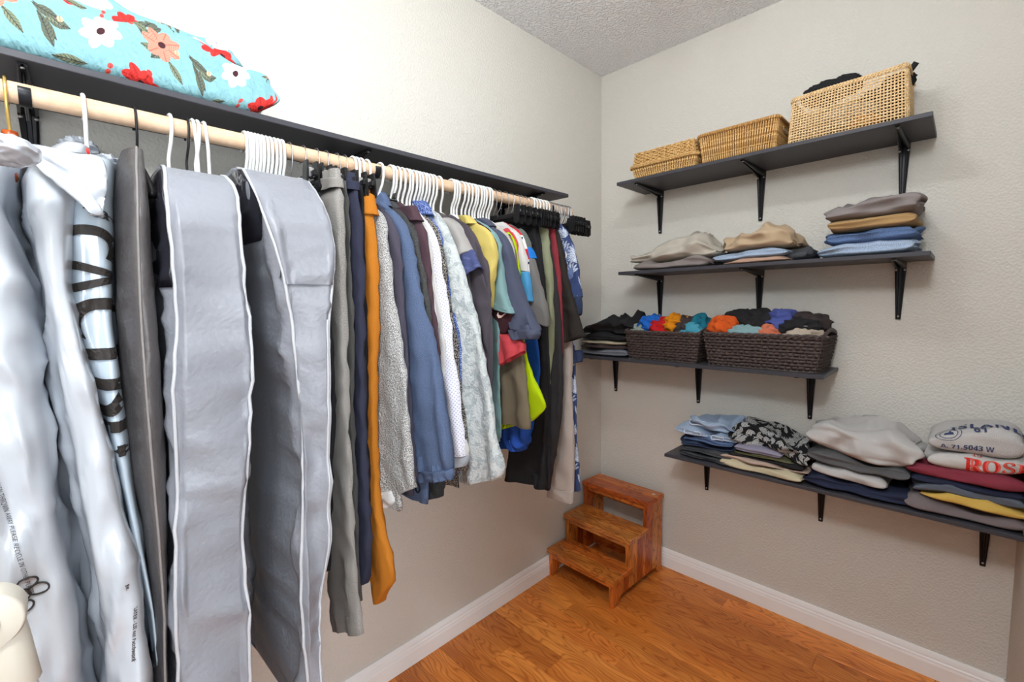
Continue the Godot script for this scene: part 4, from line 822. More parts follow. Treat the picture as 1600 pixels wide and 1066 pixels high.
	garment("shirt", "pale blue grey shirt seen as thin stripe before silvery leaf print shirt", "shirt", "", [
		["body", "c_palegrey", 1.28, PackedVector2Array([Vector2(0.262, 1.574), Vector2(0.299, 1.549), Vector2(0.328, 1.526), Vector2(0.347, 1.504), Vector2(0.43, 1.2), Vector2(0.42, 0.84)]), PackedVector2Array([Vector2(0.258, 1.574), Vector2(0.221, 1.549), Vector2(0.192, 1.526), Vector2(0.173, 1.504), Vector2(0.09, 1.2), Vector2(0.1, 0.84)]), 0.009, 0.0097, {"sd": 39}],
		["sleeve", "c_palegrey", 1.281, PackedVector2Array([Vector2(0.312, 1.542), Vector2(0.335, 1.521), Vector2(0.351, 1.495), Vector2(0.361, 1.463), Vector2(0.371, 1.419), Vector2(0.385, 1.35), Vector2(0.404, 1.255), Vector2(0.426, 1.118), Vector2(0.445, 0.982)]), PackedVector2Array([Vector2(0.232, 1.542), Vector2(0.252, 1.52), Vector2(0.266, 1.492), Vector2(0.274, 1.458), Vector2(0.281, 1.413), Vector2(0.293, 1.342), Vector2(0.309, 1.246), Vector2(0.328, 1.108), Vector2(0.345, 0.97)]), 0.0095, 0.0109, {"ff": 12.0, "folds": 0.004, "sd": 40}],
	])
	garment("shirt", "silvery white long sleeved shirt with faint leaf print and curved hem", "shirt", "", [
		["body", "p_leafy", 1.264, PackedVector2Array([Vector2(0.266, 1.574), Vector2(0.302, 1.549), Vector2(0.328, 1.527), Vector2(0.347, 1.506), Vector2(0.44, 1.2), Vector2(0.43, 0.8)]), PackedVector2Array([Vector2(0.254, 1.574), Vector2(0.218, 1.549), Vector2(0.192, 1.527), Vector2(0.173, 1.506), Vector2(0.08, 1.2), Vector2(0.09, 0.8)]), 0.0105, 0.012, {"sd": 41}],
		["sleeve", "p_leafy", 1.272, PackedVector2Array([Vector2(0.312, 1.545), Vector2(0.337, 1.525), Vector2(0.359, 1.502), Vector2(0.378, 1.471), Vector2(0.396, 1.426), Vector2(0.418, 1.374), Vector2(0.44, 1.323), Vector2(0.466, 1.239), Vector2(0.491, 1.157), Vector2(0.507, 1.092), Vector2(0.529, 1.012), Vector2(0.541, 0.931), Vector2(0.557, 0.888), Vector2(0.559, 0.869), Vector2(0.547, 0.852)]), PackedVector2Array([Vector2(0.286, 1.525), Vector2(0.306, 1.434), Vector2(0.332, 1.343), Vector2(0.361, 1.183), Vector2(0.384, 1.042), Vector2(0.402, 0.919), Vector2(0.409, 0.799)]), 0.015, 0.0204, {"ff": 15.0, "folds": 0.013, "bot": 1, "sd": 42}],
	])
	garment("polo_shirt", "dark grey shirt with pale grey shoulders and a navy patterned sleeve end", "shirt", "", [
		["body", "c_darkgrey", 1.229, PackedVector2Array([Vector2(0.278, 1.562), Vector2(0.319, 1.538), Vector2(0.351, 1.516), Vector2(0.369, 1.491), Vector2(0.44, 1.1), Vector2(0.45, 1.02), Vector2(0.42, 0.98)]), PackedVector2Array([Vector2(0.242, 1.562), Vector2(0.201, 1.538), Vector2(0.169, 1.516), Vector2(0.151, 1.491), Vector2(0.08, 1.1), Vector2(0.07, 1.02), Vector2(0.1, 0.98)]), 0.0105, 0.012, {"sd": 43}],
		["collar", "c_darkgrey", 1.229, PackedVector2Array([Vector2(0.253, 1.571), Vector2(0.278, 1.557), Vector2(0.292, 1.536)]), PackedVector2Array([Vector2(0.208, 1.578), Vector2(0.227, 1.557), Vector2(0.252, 1.534)]), 0.018, 0.016, {"nl": 14, "bot": 1, "sd": 44}],
		["shoulder", "c_ltgrey", 1.235, PackedVector2Array([Vector2(0.316, 1.543), Vector2(0.344, 1.527), Vector2(0.366, 1.508), Vector2(0.385, 1.478), Vector2(0.413, 1.439)]), PackedVector2Array([Vector2(0.279, 1.539), Vector2(0.287, 1.511), Vector2(0.298, 1.473), Vector2(0.329, 1.431), Vector2(0.351, 1.415)]), 0.024, 0.026, {"ff": 10.0, "folds": 0.004, "bot": 1, "sd": 45}],
		["sleeve_end", "p_navy", 1.235, PackedVector2Array([Vector2(0.411, 1.445), Vector2(0.431, 1.421), Vector2(0.451, 1.394)]), PackedVector2Array([Vector2(0.346, 1.419), Vector2(0.362, 1.387), Vector2(0.381, 1.358)]), 0.019, 0.0204, {"nl": 20, "sd": 46}],
	])
	garment("polo_shirt", "long dark taupe grey shirt hanging below the navy patterned sleeve", "shirt", "", [
		["body", "c_taupe", 1.21, PackedVector2Array([Vector2(0.29, 1.557), Vector2(0.342, 1.532), Vector2(0.373, 1.515), Vector2(0.392, 1.494), Vector2(0.45, 1.4), Vector2(0.46, 1.2), Vector2(0.455, 1), Vector2(0.44, 0.97)]), PackedVector2Array([Vector2(0.23, 1.557), Vector2(0.178, 1.532), Vector2(0.147, 1.515), Vector2(0.128, 1.494), Vector2(0.07, 1.4), Vector2(0.06, 1.2), Vector2(0.065, 1), Vector2(0.08, 0.97)]), 0.0105, 0.0112, {"sd": 47}],
		["sleeve", "c_taupe", 1.214, PackedVector2Array([Vector2(0.347, 1.529), Vector2(0.375, 1.515), Vector2(0.393, 1.495), Vector2(0.406, 1.461), Vector2(0.418, 1.425), Vector2(0.435, 1.379), Vector2(0.449, 1.323), Vector2(0.455, 1.254), Vector2(0.456, 1.201), Vector2(0.452, 1.152), Vector2(0.433, 1.122)]), PackedVector2Array([Vector2(0.28, 1.495), Vector2(0.301, 1.401), Vector2(0.321, 1.307), Vector2(0.341, 1.215), Vector2(0.362, 1.142), Vector2(0.398, 1.123)]), 0.0122, 0.0136, {"ff": 14.0, "folds": 0.006, "sd": 48}],
	])
	garment("polo_shirt", "yellow polo shirt with its collar folded over the hanger", "shirt", "", [
		["body", "c_yellow", 1.182, PackedVector2Array([Vector2(0.323, 1.549), Vector2(0.362, 1.531), Vector2(0.392, 1.516), Vector2(0.419, 1.499), Vector2(0.4, 1.3), Vector2(0.38, 1)]), PackedVector2Array([Vector2(0.197, 1.549), Vector2(0.158, 1.531), Vector2(0.128, 1.516), Vector2(0.101, 1.499), Vector2(0.12, 1.3), Vector2(0.14, 1)]), 0.0105, 0.0112, {"sd": 49}],
		["collar", "c_yellow", 1.184, PackedVector2Array([Vector2(0.337, 1.554), Vector2(0.36, 1.541), Vector2(0.376, 1.523)]), PackedVector2Array([Vector2(0.302, 1.557), Vector2(0.311, 1.541), Vector2(0.322, 1.523)]), 0.018, 0.016, {"nl": 14, "bot": 1, "sd": 50}],
		["sleeve", "c_yellow", 1.187, PackedVector2Array([Vector2(0.392, 1.517), Vector2(0.419, 1.503), Vector2(0.437, 1.487), Vector2(0.449, 1.465), Vector2(0.456, 1.435), Vector2(0.455, 1.401), Vector2(0.449, 1.372), Vector2(0.441, 1.344), Vector2(0.432, 1.32), Vector2(0.421, 1.288)]), PackedVector2Array([Vector2(0.356, 1.508), Vector2(0.363, 1.471), Vector2(0.376, 1.424), Vector2(0.394, 1.378), Vector2(0.408, 1.324), Vector2(0.418, 1.283)]), 0.015, 0.015, {"ff": 18.0, "folds": 0.008, "sd": 51}],
		["sleeve_hem", "c_yellow", 1.187, PackedVector2Array([Vector2(0.438, 1.337), Vector2(0.429, 1.313)]), PackedVector2Array([Vector2(0.406, 1.342), Vector2(0.411, 1.31)]), 0.0153, 0.0153, {"nl": 10, "folds": 0.003, "sd": 52}],
	])
	garment("shirt", "maroon sports shirt with small pale swoosh on its sleeve, under teal sleeve", "shirt", "", [
		["body", "c_maroon", 1.16, PackedVector2Array([Vector2(0.311, 1.557), Vector2(0.357, 1.532), Vector2(0.395, 1.511), Vector2(0.416, 1.492), Vector2(0.39, 1.3), Vector2(0.37, 1.05)]), PackedVector2Array([Vector2(0.209, 1.557), Vector2(0.163, 1.532), Vector2(0.125, 1.511), Vector2(0.104, 1.492), Vector2(0.13, 1.3), Vector2(0.15, 1.05)]), 0.0097, 0.0105, {"sd": 53}],
		["sleeve", "c_maroon", 1.159, PackedVector2Array([Vector2(0.383, 1.514), Vector2(0.407, 1.499), Vector2(0.422, 1.481), Vector2(0.429, 1.457), Vector2(0.431, 1.431), Vector2(0.43, 1.377), Vector2(0.439, 1.332), Vector2(0.462, 1.294), Vector2(0.476, 1.266), Vector2(0.466, 1.238), Vector2(0.434, 1.211)]), PackedVector2Array([Vector2(0.354, 1.474), Vector2(0.357, 1.4), Vector2(0.361, 1.344), Vector2(0.365, 1.297), Vector2(0.364, 1.25), Vector2(0.371, 1.213)]), 0.0116, 0.0129, {"ff": 14.0, "folds": 0.005, "dz": -0.034, "sd": 54}],
	])
	garment("t_shirt", "pale teal t shirt with wide sleeve beside the navy polo", "t-shirt", "", [
		["body", "c_teal", 1.14, PackedVector2Array([Vector2(0.323, 1.55), Vector2(0.368, 1.527), Vector2(0.4, 1.505), Vector2(0.418, 1.483), Vector2(0.42, 1.2), Vector2(0.41, 1), Vector2(0.41, 0.9)]), PackedVector2Array([Vector2(0.197, 1.55), Vector2(0.152, 1.527), Vector2(0.12, 1.505), Vector2(0.102, 1.483), Vector2(0.1, 1.2), Vector2(0.11, 1), Vector2(0.11, 0.9)]), 0.0105, 0.0112, {"sd": 55}],
		["sleeve", "c_teal", 1.149, PackedVector2Array([Vector2(0.404, 1.506), Vector2(0.422, 1.489), Vector2(0.432, 1.463), Vector2(0.436, 1.431), Vector2(0.445, 1.377), Vector2(0.457, 1.326), Vector2(0.469, 1.298), Vector2(0.479, 1.275)]), PackedVector2Array([Vector2(0.387, 1.486), Vector2(0.391, 1.444), Vector2(0.39, 1.398), Vector2(0.389, 1.352), Vector2(0.388, 1.321), Vector2(0.387, 1.295)]), 0.0136, 0.0163, {"ff": 14.0, "folds": 0.006, "sd": 56}],
		["sleeve_hem", "c_teal", 1.149, PackedVector2Array([Vector2(0.474, 1.287), Vector2(0.481, 1.268)]), PackedVector2Array([Vector2(0.386, 1.306), Vector2(0.386, 1.286)]), 0.0173, 0.0173, {"nl": 10, "folds": 0.004, "sd": 57}],
		["side", "c_teal", 1.125, PackedVector2Array([Vector2(0.388, 1.249), Vector2(0.393, 1.212), Vector2(0.394, 1.136), Vector2(0.392, 1.059), Vector2(0.393, 0.981), Vector2(0.393, 0.883)]), PackedVector2Array([Vector2(0.356, 1.226), Vector2(0.358, 1.172), Vector2(0.351, 1.113), Vector2(0.346, 1.053), Vector2(0.344, 0.873)]), 0.009, 0.01, {"ff": 12.0, "folds": 0.004, "sd": 58}],
	])
	garment("polo_shirt", "faded navy polo shirt with a broad open sleeve over the coral one", "shirt", "", [
		["body", "c_navypolo", 1.112, PackedVector2Array([Vector2(0.32, 1.552), Vector2(0.359, 1.532), Vector2(0.392, 1.507), Vector2(0.413, 1.486), Vector2(0.4, 1.2), Vector2(0.36, 1)]), PackedVector2Array([Vector2(0.2, 1.552), Vector2(0.161, 1.532), Vector2(0.128, 1.507), Vector2(0.107, 1.486), Vector2(0.12, 1.2), Vector2(0.16, 1)]), 0.0105, 0.0112, {"sd": 59}],
		["collar", "c_navypolo", 1.112, PackedVector2Array([Vector2(0.326, 1.555), Vector2(0.351, 1.542), Vector2(0.37, 1.525)]), PackedVector2Array([Vector2(0.291, 1.558), Vector2(0.308, 1.54), Vector2(0.328, 1.519)]), 0.018, 0.016, {"nl": 14, "bot": 1, "sd": 60}],
		["sleeve", "c_navypolo", 1.118, PackedVector2Array([Vector2(0.388, 1.514), Vector2(0.414, 1.493), Vector2(0.432, 1.469), Vector2(0.449, 1.432), Vector2(0.468, 1.368), Vector2(0.49, 1.313), Vector2(0.513, 1.269), Vector2(0.535, 1.239), Vector2(0.551, 1.222)]), PackedVector2Array([Vector2(0.365, 1.502), Vector2(0.378, 1.456), Vector2(0.396, 1.399), Vector2(0.413, 1.343), Vector2(0.428, 1.287), Vector2(0.44, 1.241), Vector2(0.445, 1.222)]), 0.0177, 0.0245, {"ff": 17.0, "folds": 0.010, "sd": 61}],
		["sleeve_hem", "c_navypolo", 1.122, PackedVector2Array([Vector2(0.552, 1.229), Vector2(0.558, 1.212), Vector2(0.549, 1.2)]), PackedVector2Array([Vector2(0.446, 1.226), Vector2(0.451, 1.206), Vector2(0.464, 1.194)]), 0.0258, 0.0245, {"nl": 10, "ff": 17.0, "folds": 0.012, "sd": 62}],
	])
	garment("shirt", "cream raglan shirt showing as a pale edge behind the navy polo", "shirt", "", [
		["body", "c_cream", 1.092, PackedVector2Array([Vector2(0.32, 1.552), Vector2(0.365, 1.529), Vector2(0.398, 1.508), Vector2(0.418, 1.484), Vector2(0.39, 1.2), Vector2(0.35, 1)]), PackedVector2Array([Vector2(0.2, 1.552), Vector2(0.155, 1.529), Vector2(0.122, 1.508), Vector2(0.102, 1.484), Vector2(0.13, 1.2), Vector2(0.17, 1)]), 0.0097, 0.0105, {"sd": 63}],
		["sleeve", "c_cream", 1.093, PackedVector2Array([Vector2(0.383, 1.518), Vector2(0.409, 1.5), Vector2(0.425, 1.476), Vector2(0.435, 1.444), Vector2(0.442, 1.407), Vector2(0.443, 1.36)]), PackedVector2Array([Vector2(0.311, 1.518), Vector2(0.334, 1.497), Vector2(0.346, 1.471), Vector2(0.352, 1.437), Vector2(0.355, 1.397), Vector2(0.353, 1.348)]), 0.0095, 0.0102, {"ff": 12.0, "folds": 0.004, "sd": 64}],
	])
	garment("shirt", "olive drab shirt hanging low with rounded lower edge", "shirt", "", [
		["body", "c_olive", 1.086, PackedVector2Array([Vector2(0.41, 1.5), Vector2(0.425, 1.473), Vector2(0.437, 1.416), Vector2(0.445, 1.286), Vector2(0.456, 1.174), Vector2(0.468, 1.1), Vector2(0.475, 1.025), Vector2(0.481, 0.969), Vector2(0.483, 0.93)]), PackedVector2Array([Vector2(0.245, 1.491), Vector2(0.256, 1.349), Vector2(0.274, 1.206), Vector2(0.34, 1.088), Vector2(0.358, 1.009), Vector2(0.359, 0.929)]), 0.0105, 0.0135, {"ff": 16.0, "folds": 0.009, "sd": 65}],
	])
	garment("sports_shirt", "neon lime sports shirt with its hem flaring out", "shirt", "", [
		["body", "c_lime", 1.065, PackedVector2Array([Vector2(0.387, 1.512), Vector2(0.408, 1.495), Vector2(0.418, 1.466), Vector2(0.428, 1.418), Vector2(0.437, 1.324), Vector2(0.445, 1.21), Vector2(0.46, 1.135), Vector2(0.482, 1.08), Vector2(0.509, 1.042), Vector2(0.538, 0.999), Vector2(0.506, 0.973), Vector2(0.467, 0.946)]), PackedVector2Array([Vector2(0.22, 1.475), Vector2(0.248, 1.349), Vector2(0.275, 1.204), Vector2(0.309, 1.083), Vector2(0.332, 0.961), Vector2(0.334, 0.895)]), 0.0105, 0.012, {"ff": 12.0, "folds": 0.008, "sd": 66}],
	])
	garment("t_shirt", "coral red t shirt whose sleeve pokes out above the olive shirt", "t-shirt", "", [
		["body", "c_coral", 1.051, PackedVector2Array([Vector2(0.363, 1.528), Vector2(0.395, 1.505), Vector2(0.411, 1.481), Vector2(0.415, 1.439), Vector2(0.419, 1.324), Vector2(0.422, 1.209)]), PackedVector2Array([Vector2(0.205, 1.498), Vector2(0.214, 1.372), Vector2(0.235, 1.202)]), 0.009, 0.0097, {"sd": 67}],
		["sleeve", "c_coral", 1.125, PackedVector2Array([Vector2(0.467, 1.205), Vector2(0.485, 1.195), Vector2(0.502, 1.185), Vector2(0.497, 1.163)]), PackedVector2Array([Vector2(0.399, 1.212), Vector2(0.395, 1.174), Vector2(0.403, 1.144), Vector2(0.408, 1.116)]), 0.0177, 0.0177, {"ff": 26.0, "folds": 0.012, "sd": 68}],
	])
	garment("sports_shirt", "white sports jersey with a light blue sleeve end", "shirt", "", [
		["body", "c_white", 1.032, PackedVector2Array([Vector2(0.326, 1.553), Vector2(0.371, 1.527), Vector2(0.398, 1.507), Vector2(0.416, 1.486), Vector2(0.38, 1.3), Vector2(0.34, 1.05)]), PackedVector2Array([Vector2(0.194, 1.553), Vector2(0.149, 1.527), Vector2(0.122, 1.507), Vector2(0.104, 1.486), Vector2(0.14, 1.3), Vector2(0.18, 1.05)]), 0.0097, 0.0105, {"sd": 69}],
		["sleeve", "c_white", 1.038, PackedVector2Array([Vector2(0.377, 1.524), Vector2(0.401, 1.506), Vector2(0.414, 1.482), Vector2(0.424, 1.454), Vector2(0.434, 1.419), Vector2(0.439, 1.389)]), PackedVector2Array([Vector2(0.343, 1.501), Vector2(0.356, 1.464), Vector2(0.37, 1.434), Vector2(0.386, 1.403)]), 0.0122, 0.0129, {"ff": 12.0, "folds": 0.005, "bot": 1, "sd": 70}],
		["sleeve_end", "c_sky", 1.038, PackedVector2Array([Vector2(0.439, 1.392), Vector2(0.446, 1.362), Vector2(0.448, 1.333), Vector2(0.45, 1.301)]), PackedVector2Array([Vector2(0.385, 1.401), Vector2(0.396, 1.372), Vector2(0.417, 1.344), Vector2(0.432, 1.32)]), 0.0136, 0.0143, {"nl": 20, "ff": 16.0, "sd": 71}],
	])
	garment("t_shirt", "red and white striped sports shirt peeking out beside the grey tee", "t-shirt", "", [
		["body", "p_redstripe", 1.018, PackedVector2Array([Vector2(0.323, 1.553), Vector2(0.368, 1.529), Vector2(0.395, 1.508), Vector2(0.411, 1.487), Vector2(0.36, 1.3), Vector2(0.32, 1.05)]), PackedVector2Array([Vector2(0.197, 1.553), Vector2(0.152, 1.529), Vector2(0.125, 1.508), Vector2(0.109, 1.487), Vector2(0.16, 1.3), Vector2(0.2, 1.05)]), 0.009, 0.0097, {"sd": 72}],
		["sleeve", "p_redstripe", 1.02, PackedVector2Array([Vector2(0.376, 1.526), Vector2(0.398, 1.508), Vector2(0.411, 1.483), Vector2(0.421, 1.456), Vector2(0.426, 1.421), Vector2(0.43, 1.382), Vector2(0.432, 1.344)]), PackedVector2Array([Vector2(0.304, 1.526), Vector2(0.323, 1.506), Vector2(0.333, 1.479), Vector2(0.34, 1.45), Vector2(0.342, 1.413), Vector2(0.343, 1.372), Vector2(0.342, 1.332)]), 0.0095, 0.0102, {"sd": 73}],
	])
	garment("t_shirt", "grey t shirt with bright blue shoulder patch", "t-shirt", "", [
		["body", "c_grey", 0.998, PackedVector2Array([Vector2(0.321, 1.553), Vector2(0.366, 1.532), Vector2(0.387, 1.513), Vector2(0.403, 1.486), Vector2(0.38, 1.3), Vector2(0.34, 1)]), PackedVector2Array([Vector2(0.199, 1.553), Vector2(0.154, 1.532), Vector2(0.133, 1.513), Vector2(0.117, 1.486), Vector2(0.14, 1.3), Vector2(0.18, 1)]), 0.0097, 0.0105, {"sd": 74}],
		["shoulder", "c_greengrey", 1.005, PackedVector2Array([Vector2(0.373, 1.53), Vector2(0.391, 1.516), Vector2(0.405, 1.489), Vector2(0.412, 1.461)]), PackedVector2Array([Vector2(0.333, 1.517), Vector2(0.349, 1.491), Vector2(0.371, 1.469), Vector2(0.388, 1.456)]), 0.018, 0.019, {"nl": 20, "bot": 1, "sd": 75}],
		["patch", "c_blue", 1.005, PackedVector2Array([Vector2(0.41, 1.469), Vector2(0.42, 1.451), Vector2(0.428, 1.433)]), PackedVector2Array([Vector2(0.385, 1.464), Vector2(0.398, 1.445), Vector2(0.406, 1.433)]), 0.0195, 0.02, {"nl": 14, "bot": 1, "sd": 76}],
		["sleeve", "c_grey", 1.005, PackedVector2Array([Vector2(0.425, 1.437), Vector2(0.438, 1.405), Vector2(0.453, 1.362), Vector2(0.47, 1.32), Vector2(0.482, 1.285), Vector2(0.489, 1.251), Vector2(0.484, 1.226)]), PackedVector2Array([Vector2(0.388, 1.44), Vector2(0.398, 1.384), Vector2(0.408, 1.335), Vector2(0.418, 1.295), Vector2(0.425, 1.266), Vector2(0.43, 1.248)]), 0.0143, 0.0163, {"ff": 12.0, "folds": 0.006, "sd": 77}],
	])
	garment("t_shirt", "royal blue t shirt low between the coral sleeve and black trousers", "t-shirt", "", [
		["body", "c_royal", 0.978, PackedVector2Array([Vector2(0.346, 1.534), Vector2(0.374, 1.507), Vector2(0.389, 1.446), Vector2(0.399, 1.325), Vector2(0.408, 1.204), Vector2(0.421, 1.144), Vector2(0.425, 1.084), Vector2(0.422, 1.042), Vector2(0.41, 0.958), Vector2(0.375, 0.825)]), PackedVector2Array([Vector2(0.119, 1.513), Vector2(0.182, 1.353), Vector2(0.212, 1.242), Vector2(0.215, 1.109), Vector2(0.217, 0.928), Vector2(0.221, 0.791)]), 0.0097, 0.012, {"ff": 12.0, "folds": 0.007, "sd": 78}],
	])
	garment("shorts", "royal blue shorts with a bunched hem under the olive shirt", "shorts", "", [
		["cloth", "c_royal2", 1.01, PackedVector2Array([Vector2(0.391, 1.023), Vector2(0.409, 0.923), Vector2(0.408, 0.881), Vector2(0.399, 0.854), Vector2(0.376, 0.822)]), PackedVector2Array([Vector2(0.291, 0.989), Vector2(0.295, 0.903), Vector2(0.3, 0.849), Vector2(0.318, 0.829), Vector2(0.347, 0.822)]), 0.026, 0.026, {"ff": 30.0, "folds": 0.014, "sd": 79}],
	])
	garment("sports_trousers", "broad black sports trousers with zip pockets, first of the dark far group", "trousers", "", [
		["waistband", "t_black", 0.924, PackedVector2Array([Vector2(0.359, 1.581), Vector2(0.364, 1.55)]), PackedVector2Array([Vector2(0.265, 1.576), Vector2(0.27, 1.537)]), 0.013, 0.014, {"nl": 14, "folds": 0.003, "sd": 80}],
		["leg_cloth", "t_black", 0.924, PackedVector2Array([Vector2(0.361, 1.559), Vector2(0.374, 1.502), Vector2(0.387, 1.429), Vector2(0.4, 1.326), Vector2(0.409, 1.201), Vector2(0.41, 1.034), Vector2(0.408, 0.819), Vector2(0.415, 0.684)]), PackedVector2Array([Vector2(0.27, 1.545), Vector2(0.274, 1.416), Vector2(0.271, 1.241), Vector2(0.26, 1.016), Vector2(0.227, 0.803), Vector2(0.201, 0.666)]), 0.014, 0.02, {"ff": 17.0, "folds": 0.014, "sd": 81}],
		["side_panel", "t_black", 0.924, PackedVector2Array([Vector2(0.353, 1.551), Vector2(0.363, 1.513), Vector2(0.368, 1.482)]), PackedVector2Array([Vector2(0.292, 1.551), Vector2(0.297, 1.51), Vector2(0.302, 1.482)]), 0.0165, 0.0165, {"nl": 16, "folds": 0.003, "bot": 1, "sd": 82}],
	])
	garment("sports_trousers", "black trousers between the broad black pair and the sage pair", "trousers", "", [
		["cloth", "t_dark", 0.886, PackedVector2Array([Vector2(0.342, 1.582), Vector2(0.35, 1.539), Vector2(0.363, 1.454), Vector2(0.376, 1.326), Vector2(0.386, 1.199), Vector2(0.39, 1.026), Vector2(0.388, 0.806), Vector2(0.389, 0.658)]), PackedVector2Array([Vector2(0.277, 1.578), Vector2(0.287, 1.416), Vector2(0.294, 1.106), Vector2(0.296, 0.786), Vector2(0.3, 0.658)]), 0.013, 0.014, {"ff": 14.0, "folds": 0.007, "sd": 83}],
	])
	garment("sports_trousers", "sage green lightweight trousers with crinkled surface", "trousers", "", [
		["cloth", "c_sage", 0.867, PackedVector2Array([Vector2(0.362, 1.575), Vector2(0.37, 1.528), Vector2(0.38, 1.454), Vector2(0.39, 1.369), Vector2(0.395, 1.283), Vector2(0.392, 1.198), Vector2(0.388, 1.111), Vector2(0.379, 1.022)]), PackedVector2Array([Vector2(0.283, 1.58), Vector2(0.3, 1.46), Vector2(0.322, 1.328), Vector2(0.338, 1.196), Vector2(0.353, 1.019)]), 0.014, 0.012, {"ff": 26.0, "folds": 0.005, "wr": 0.004, "sd": 84}],
	])
	garment("sports_trousers", "charcoal trousers hanging long between sage and burgundy pairs", "trousers", "", [
		["cloth", "t_char", 0.847, PackedVector2Array([Vector2(0.353, 1.575), Vector2(0.37, 1.498), Vector2(0.385, 1.391), Vector2(0.398, 1.283), Vector2(0.409, 1.154), Vector2(0.41, 1.023), Vector2(0.404, 0.89), Vector2(0.38, 0.749), Vector2(0.356, 0.641)]), PackedVector2Array([Vector2(0.283, 1.578), Vector2(0.299, 1.373), Vector2(0.307, 1.103), Vector2(0.304, 0.825), Vector2(0.289, 0.644)]), 0.012, 0.018, {"ff": 14.0, "folds": 0.010, "sd": 85}],
	])
	garment("sports_trousers", "burgundy red trousers in a narrow strip next to a black t shirt", "trousers", "", [
		["cloth", "c_burg", 0.827, PackedVector2Array([Vector2(0.351, 1.592), Vector2(0.359, 1.566), Vector2(0.37, 1.521), Vector2(0.383, 1.456), Vector2(0.394, 1.369), Vector2(0.399, 1.283), Vector2(0.401, 1.196), Vector2(0.401, 1.108)]), PackedVector2Array([Vector2(0.284, 1.589), Vector2(0.306, 1.462), Vector2(0.328, 1.328), Vector2(0.344, 1.104)]), 0.013, 0.012, {"ff": 9.0, "folds": 0.003, "sd": 86}],
	])
	garment("t_shirt", "black brown t shirt with wide sleeve near the end of the rod", "t-shirt", "", [
		["body", "c_blackbrown", 0.8, PackedVector2Array([Vector2(0.319, 1.583), Vector2(0.348, 1.566), Vector2(0.365, 1.535), Vector2(0.378, 1.458), Vector2(0.386, 1.37), Vector2(0.391, 1.238)]), PackedVector2Array([Vector2(0.201, 1.583), Vector2(0.172, 1.566), Vector2(0.155, 1.535), Vector2(0.142, 1.458), Vector2(0.134, 1.37), Vector2(0.129, 1.238)]), 0.0097, 0.0105, {"sd": 87}],
		["sleeve", "c_blackbrown", 0.808, PackedVector2Array([Vector2(0.349, 1.569), Vector2(0.366, 1.541), Vector2(0.38, 1.501), Vector2(0.393, 1.446), Vector2(0.409, 1.38), Vector2(0.431, 1.308), Vector2(0.452, 1.24), Vector2(0.47, 1.184)]), PackedVector2Array([Vector2(0.32, 1.54), Vector2(0.331, 1.461), Vector2(0.348, 1.372), Vector2(0.358, 1.283), Vector2(0.369, 1.216), Vector2(0.375, 1.156)]), 0.015, 0.0204, {"ff": 12.0, "folds": 0.008, "sd": 88}],
	])
	garment("trousers", "cream trousers with a hem band hanging under the black t shirt", "trousers", "", [
		["cloth", "c_creamtr", 0.772, PackedVector2Array([Vector2(0.348, 1.507), Vector2(0.375, 1.327), Vector2(0.394, 1.17), Vector2(0.396, 1.012), Vector2(0.399, 0.828), Vector2(0.401, 0.621)]), PackedVector2Array([Vector2(0.271, 1.492), Vector2(0.299, 1.329), Vector2(0.328, 1.167), Vector2(0.332, 0.957), Vector2(0.319, 0.788), Vector2(0.29, 0.617)]), 0.013, 0.016, {"ff": 9.0, "folds": 0.005, "bot": 0, "sd": 89}],
		["hem_band", "c_creamtr", 0.772, PackedVector2Array([Vector2(0.401, 0.626), Vector2(0.401, 0.6), Vector2(0.401, 0.574)]), PackedVector2Array([Vector2(0.291, 0.622), Vector2(0.283, 0.595), Vector2(0.28, 0.571)]), 0.0165, 0.017, {"nl": 10, "folds": 0.004, "sd": 90}],
	])
	garment("shirt", "navy shirt with white palm print, last garment at the rod end", "shirt", "", [
		["body", "p_palm", 0.729, PackedVector2Array([Vector2(0.29, 1.6), Vector2(0.326, 1.581), Vector2(0.349, 1.551), Vector2(0.36, 1.464), Vector2(0.368, 1.282), Vector2(0.373, 1.097), Vector2(0.381, 0.91), Vector2(0.392, 0.721), Vector2(0.397, 0.607)]), PackedVector2Array([Vector2(0.136, 1.582), Vector2(0.146, 1.333), Vector2(0.195, 0.983), Vector2(0.258, 0.74), Vector2(0.335, 0.594)]), 0.009, 0.0105, {"ff": 14.0, "folds": 0.007, "sd": 91}],
		["sleeve", "p_palm", 0.739, PackedVector2Array([Vector2(0.327, 1.58), Vector2(0.35, 1.554), Vector2(0.37, 1.521), Vector2(0.384, 1.479), Vector2(0.395, 1.427), Vector2(0.403, 1.371), Vector2(0.411, 1.315)]), PackedVector2Array([Vector2(0.298, 1.556), Vector2(0.315, 1.49), Vector2(0.332, 1.42), Vector2(0.349, 1.351), Vector2(0.361, 1.314)]), 0.015, 0.0177, {"ff": 12.0, "folds": 0.006, "bot": 1, "sd": 92}],
		["sleeve_cuff", "c_navy", 0.739, PackedVector2Array([Vector2(0.409, 1.322), Vector2(0.414, 1.286), Vector2(0.408, 1.255)]), PackedVector2Array([Vector2(0.358, 1.323), Vector2(0.366, 1.277), Vector2(0.386, 1.248)]), 0.0184, 0.0177, {"nl": 14, "sd": 93}],
		["pocket_flap", "c_navy", 0.735, PackedVector2Array([Vector2(0.408, 1.13), Vector2(0.411, 1.1), Vector2(0.408, 1.086)]), PackedVector2Array([Vector2(0.366, 1.125), Vector2(0.369, 1.092), Vector2(0.374, 1.079)]), 0.016, 0.016, {"nl": 10, "bot": 1, "sd": 94}],
	])

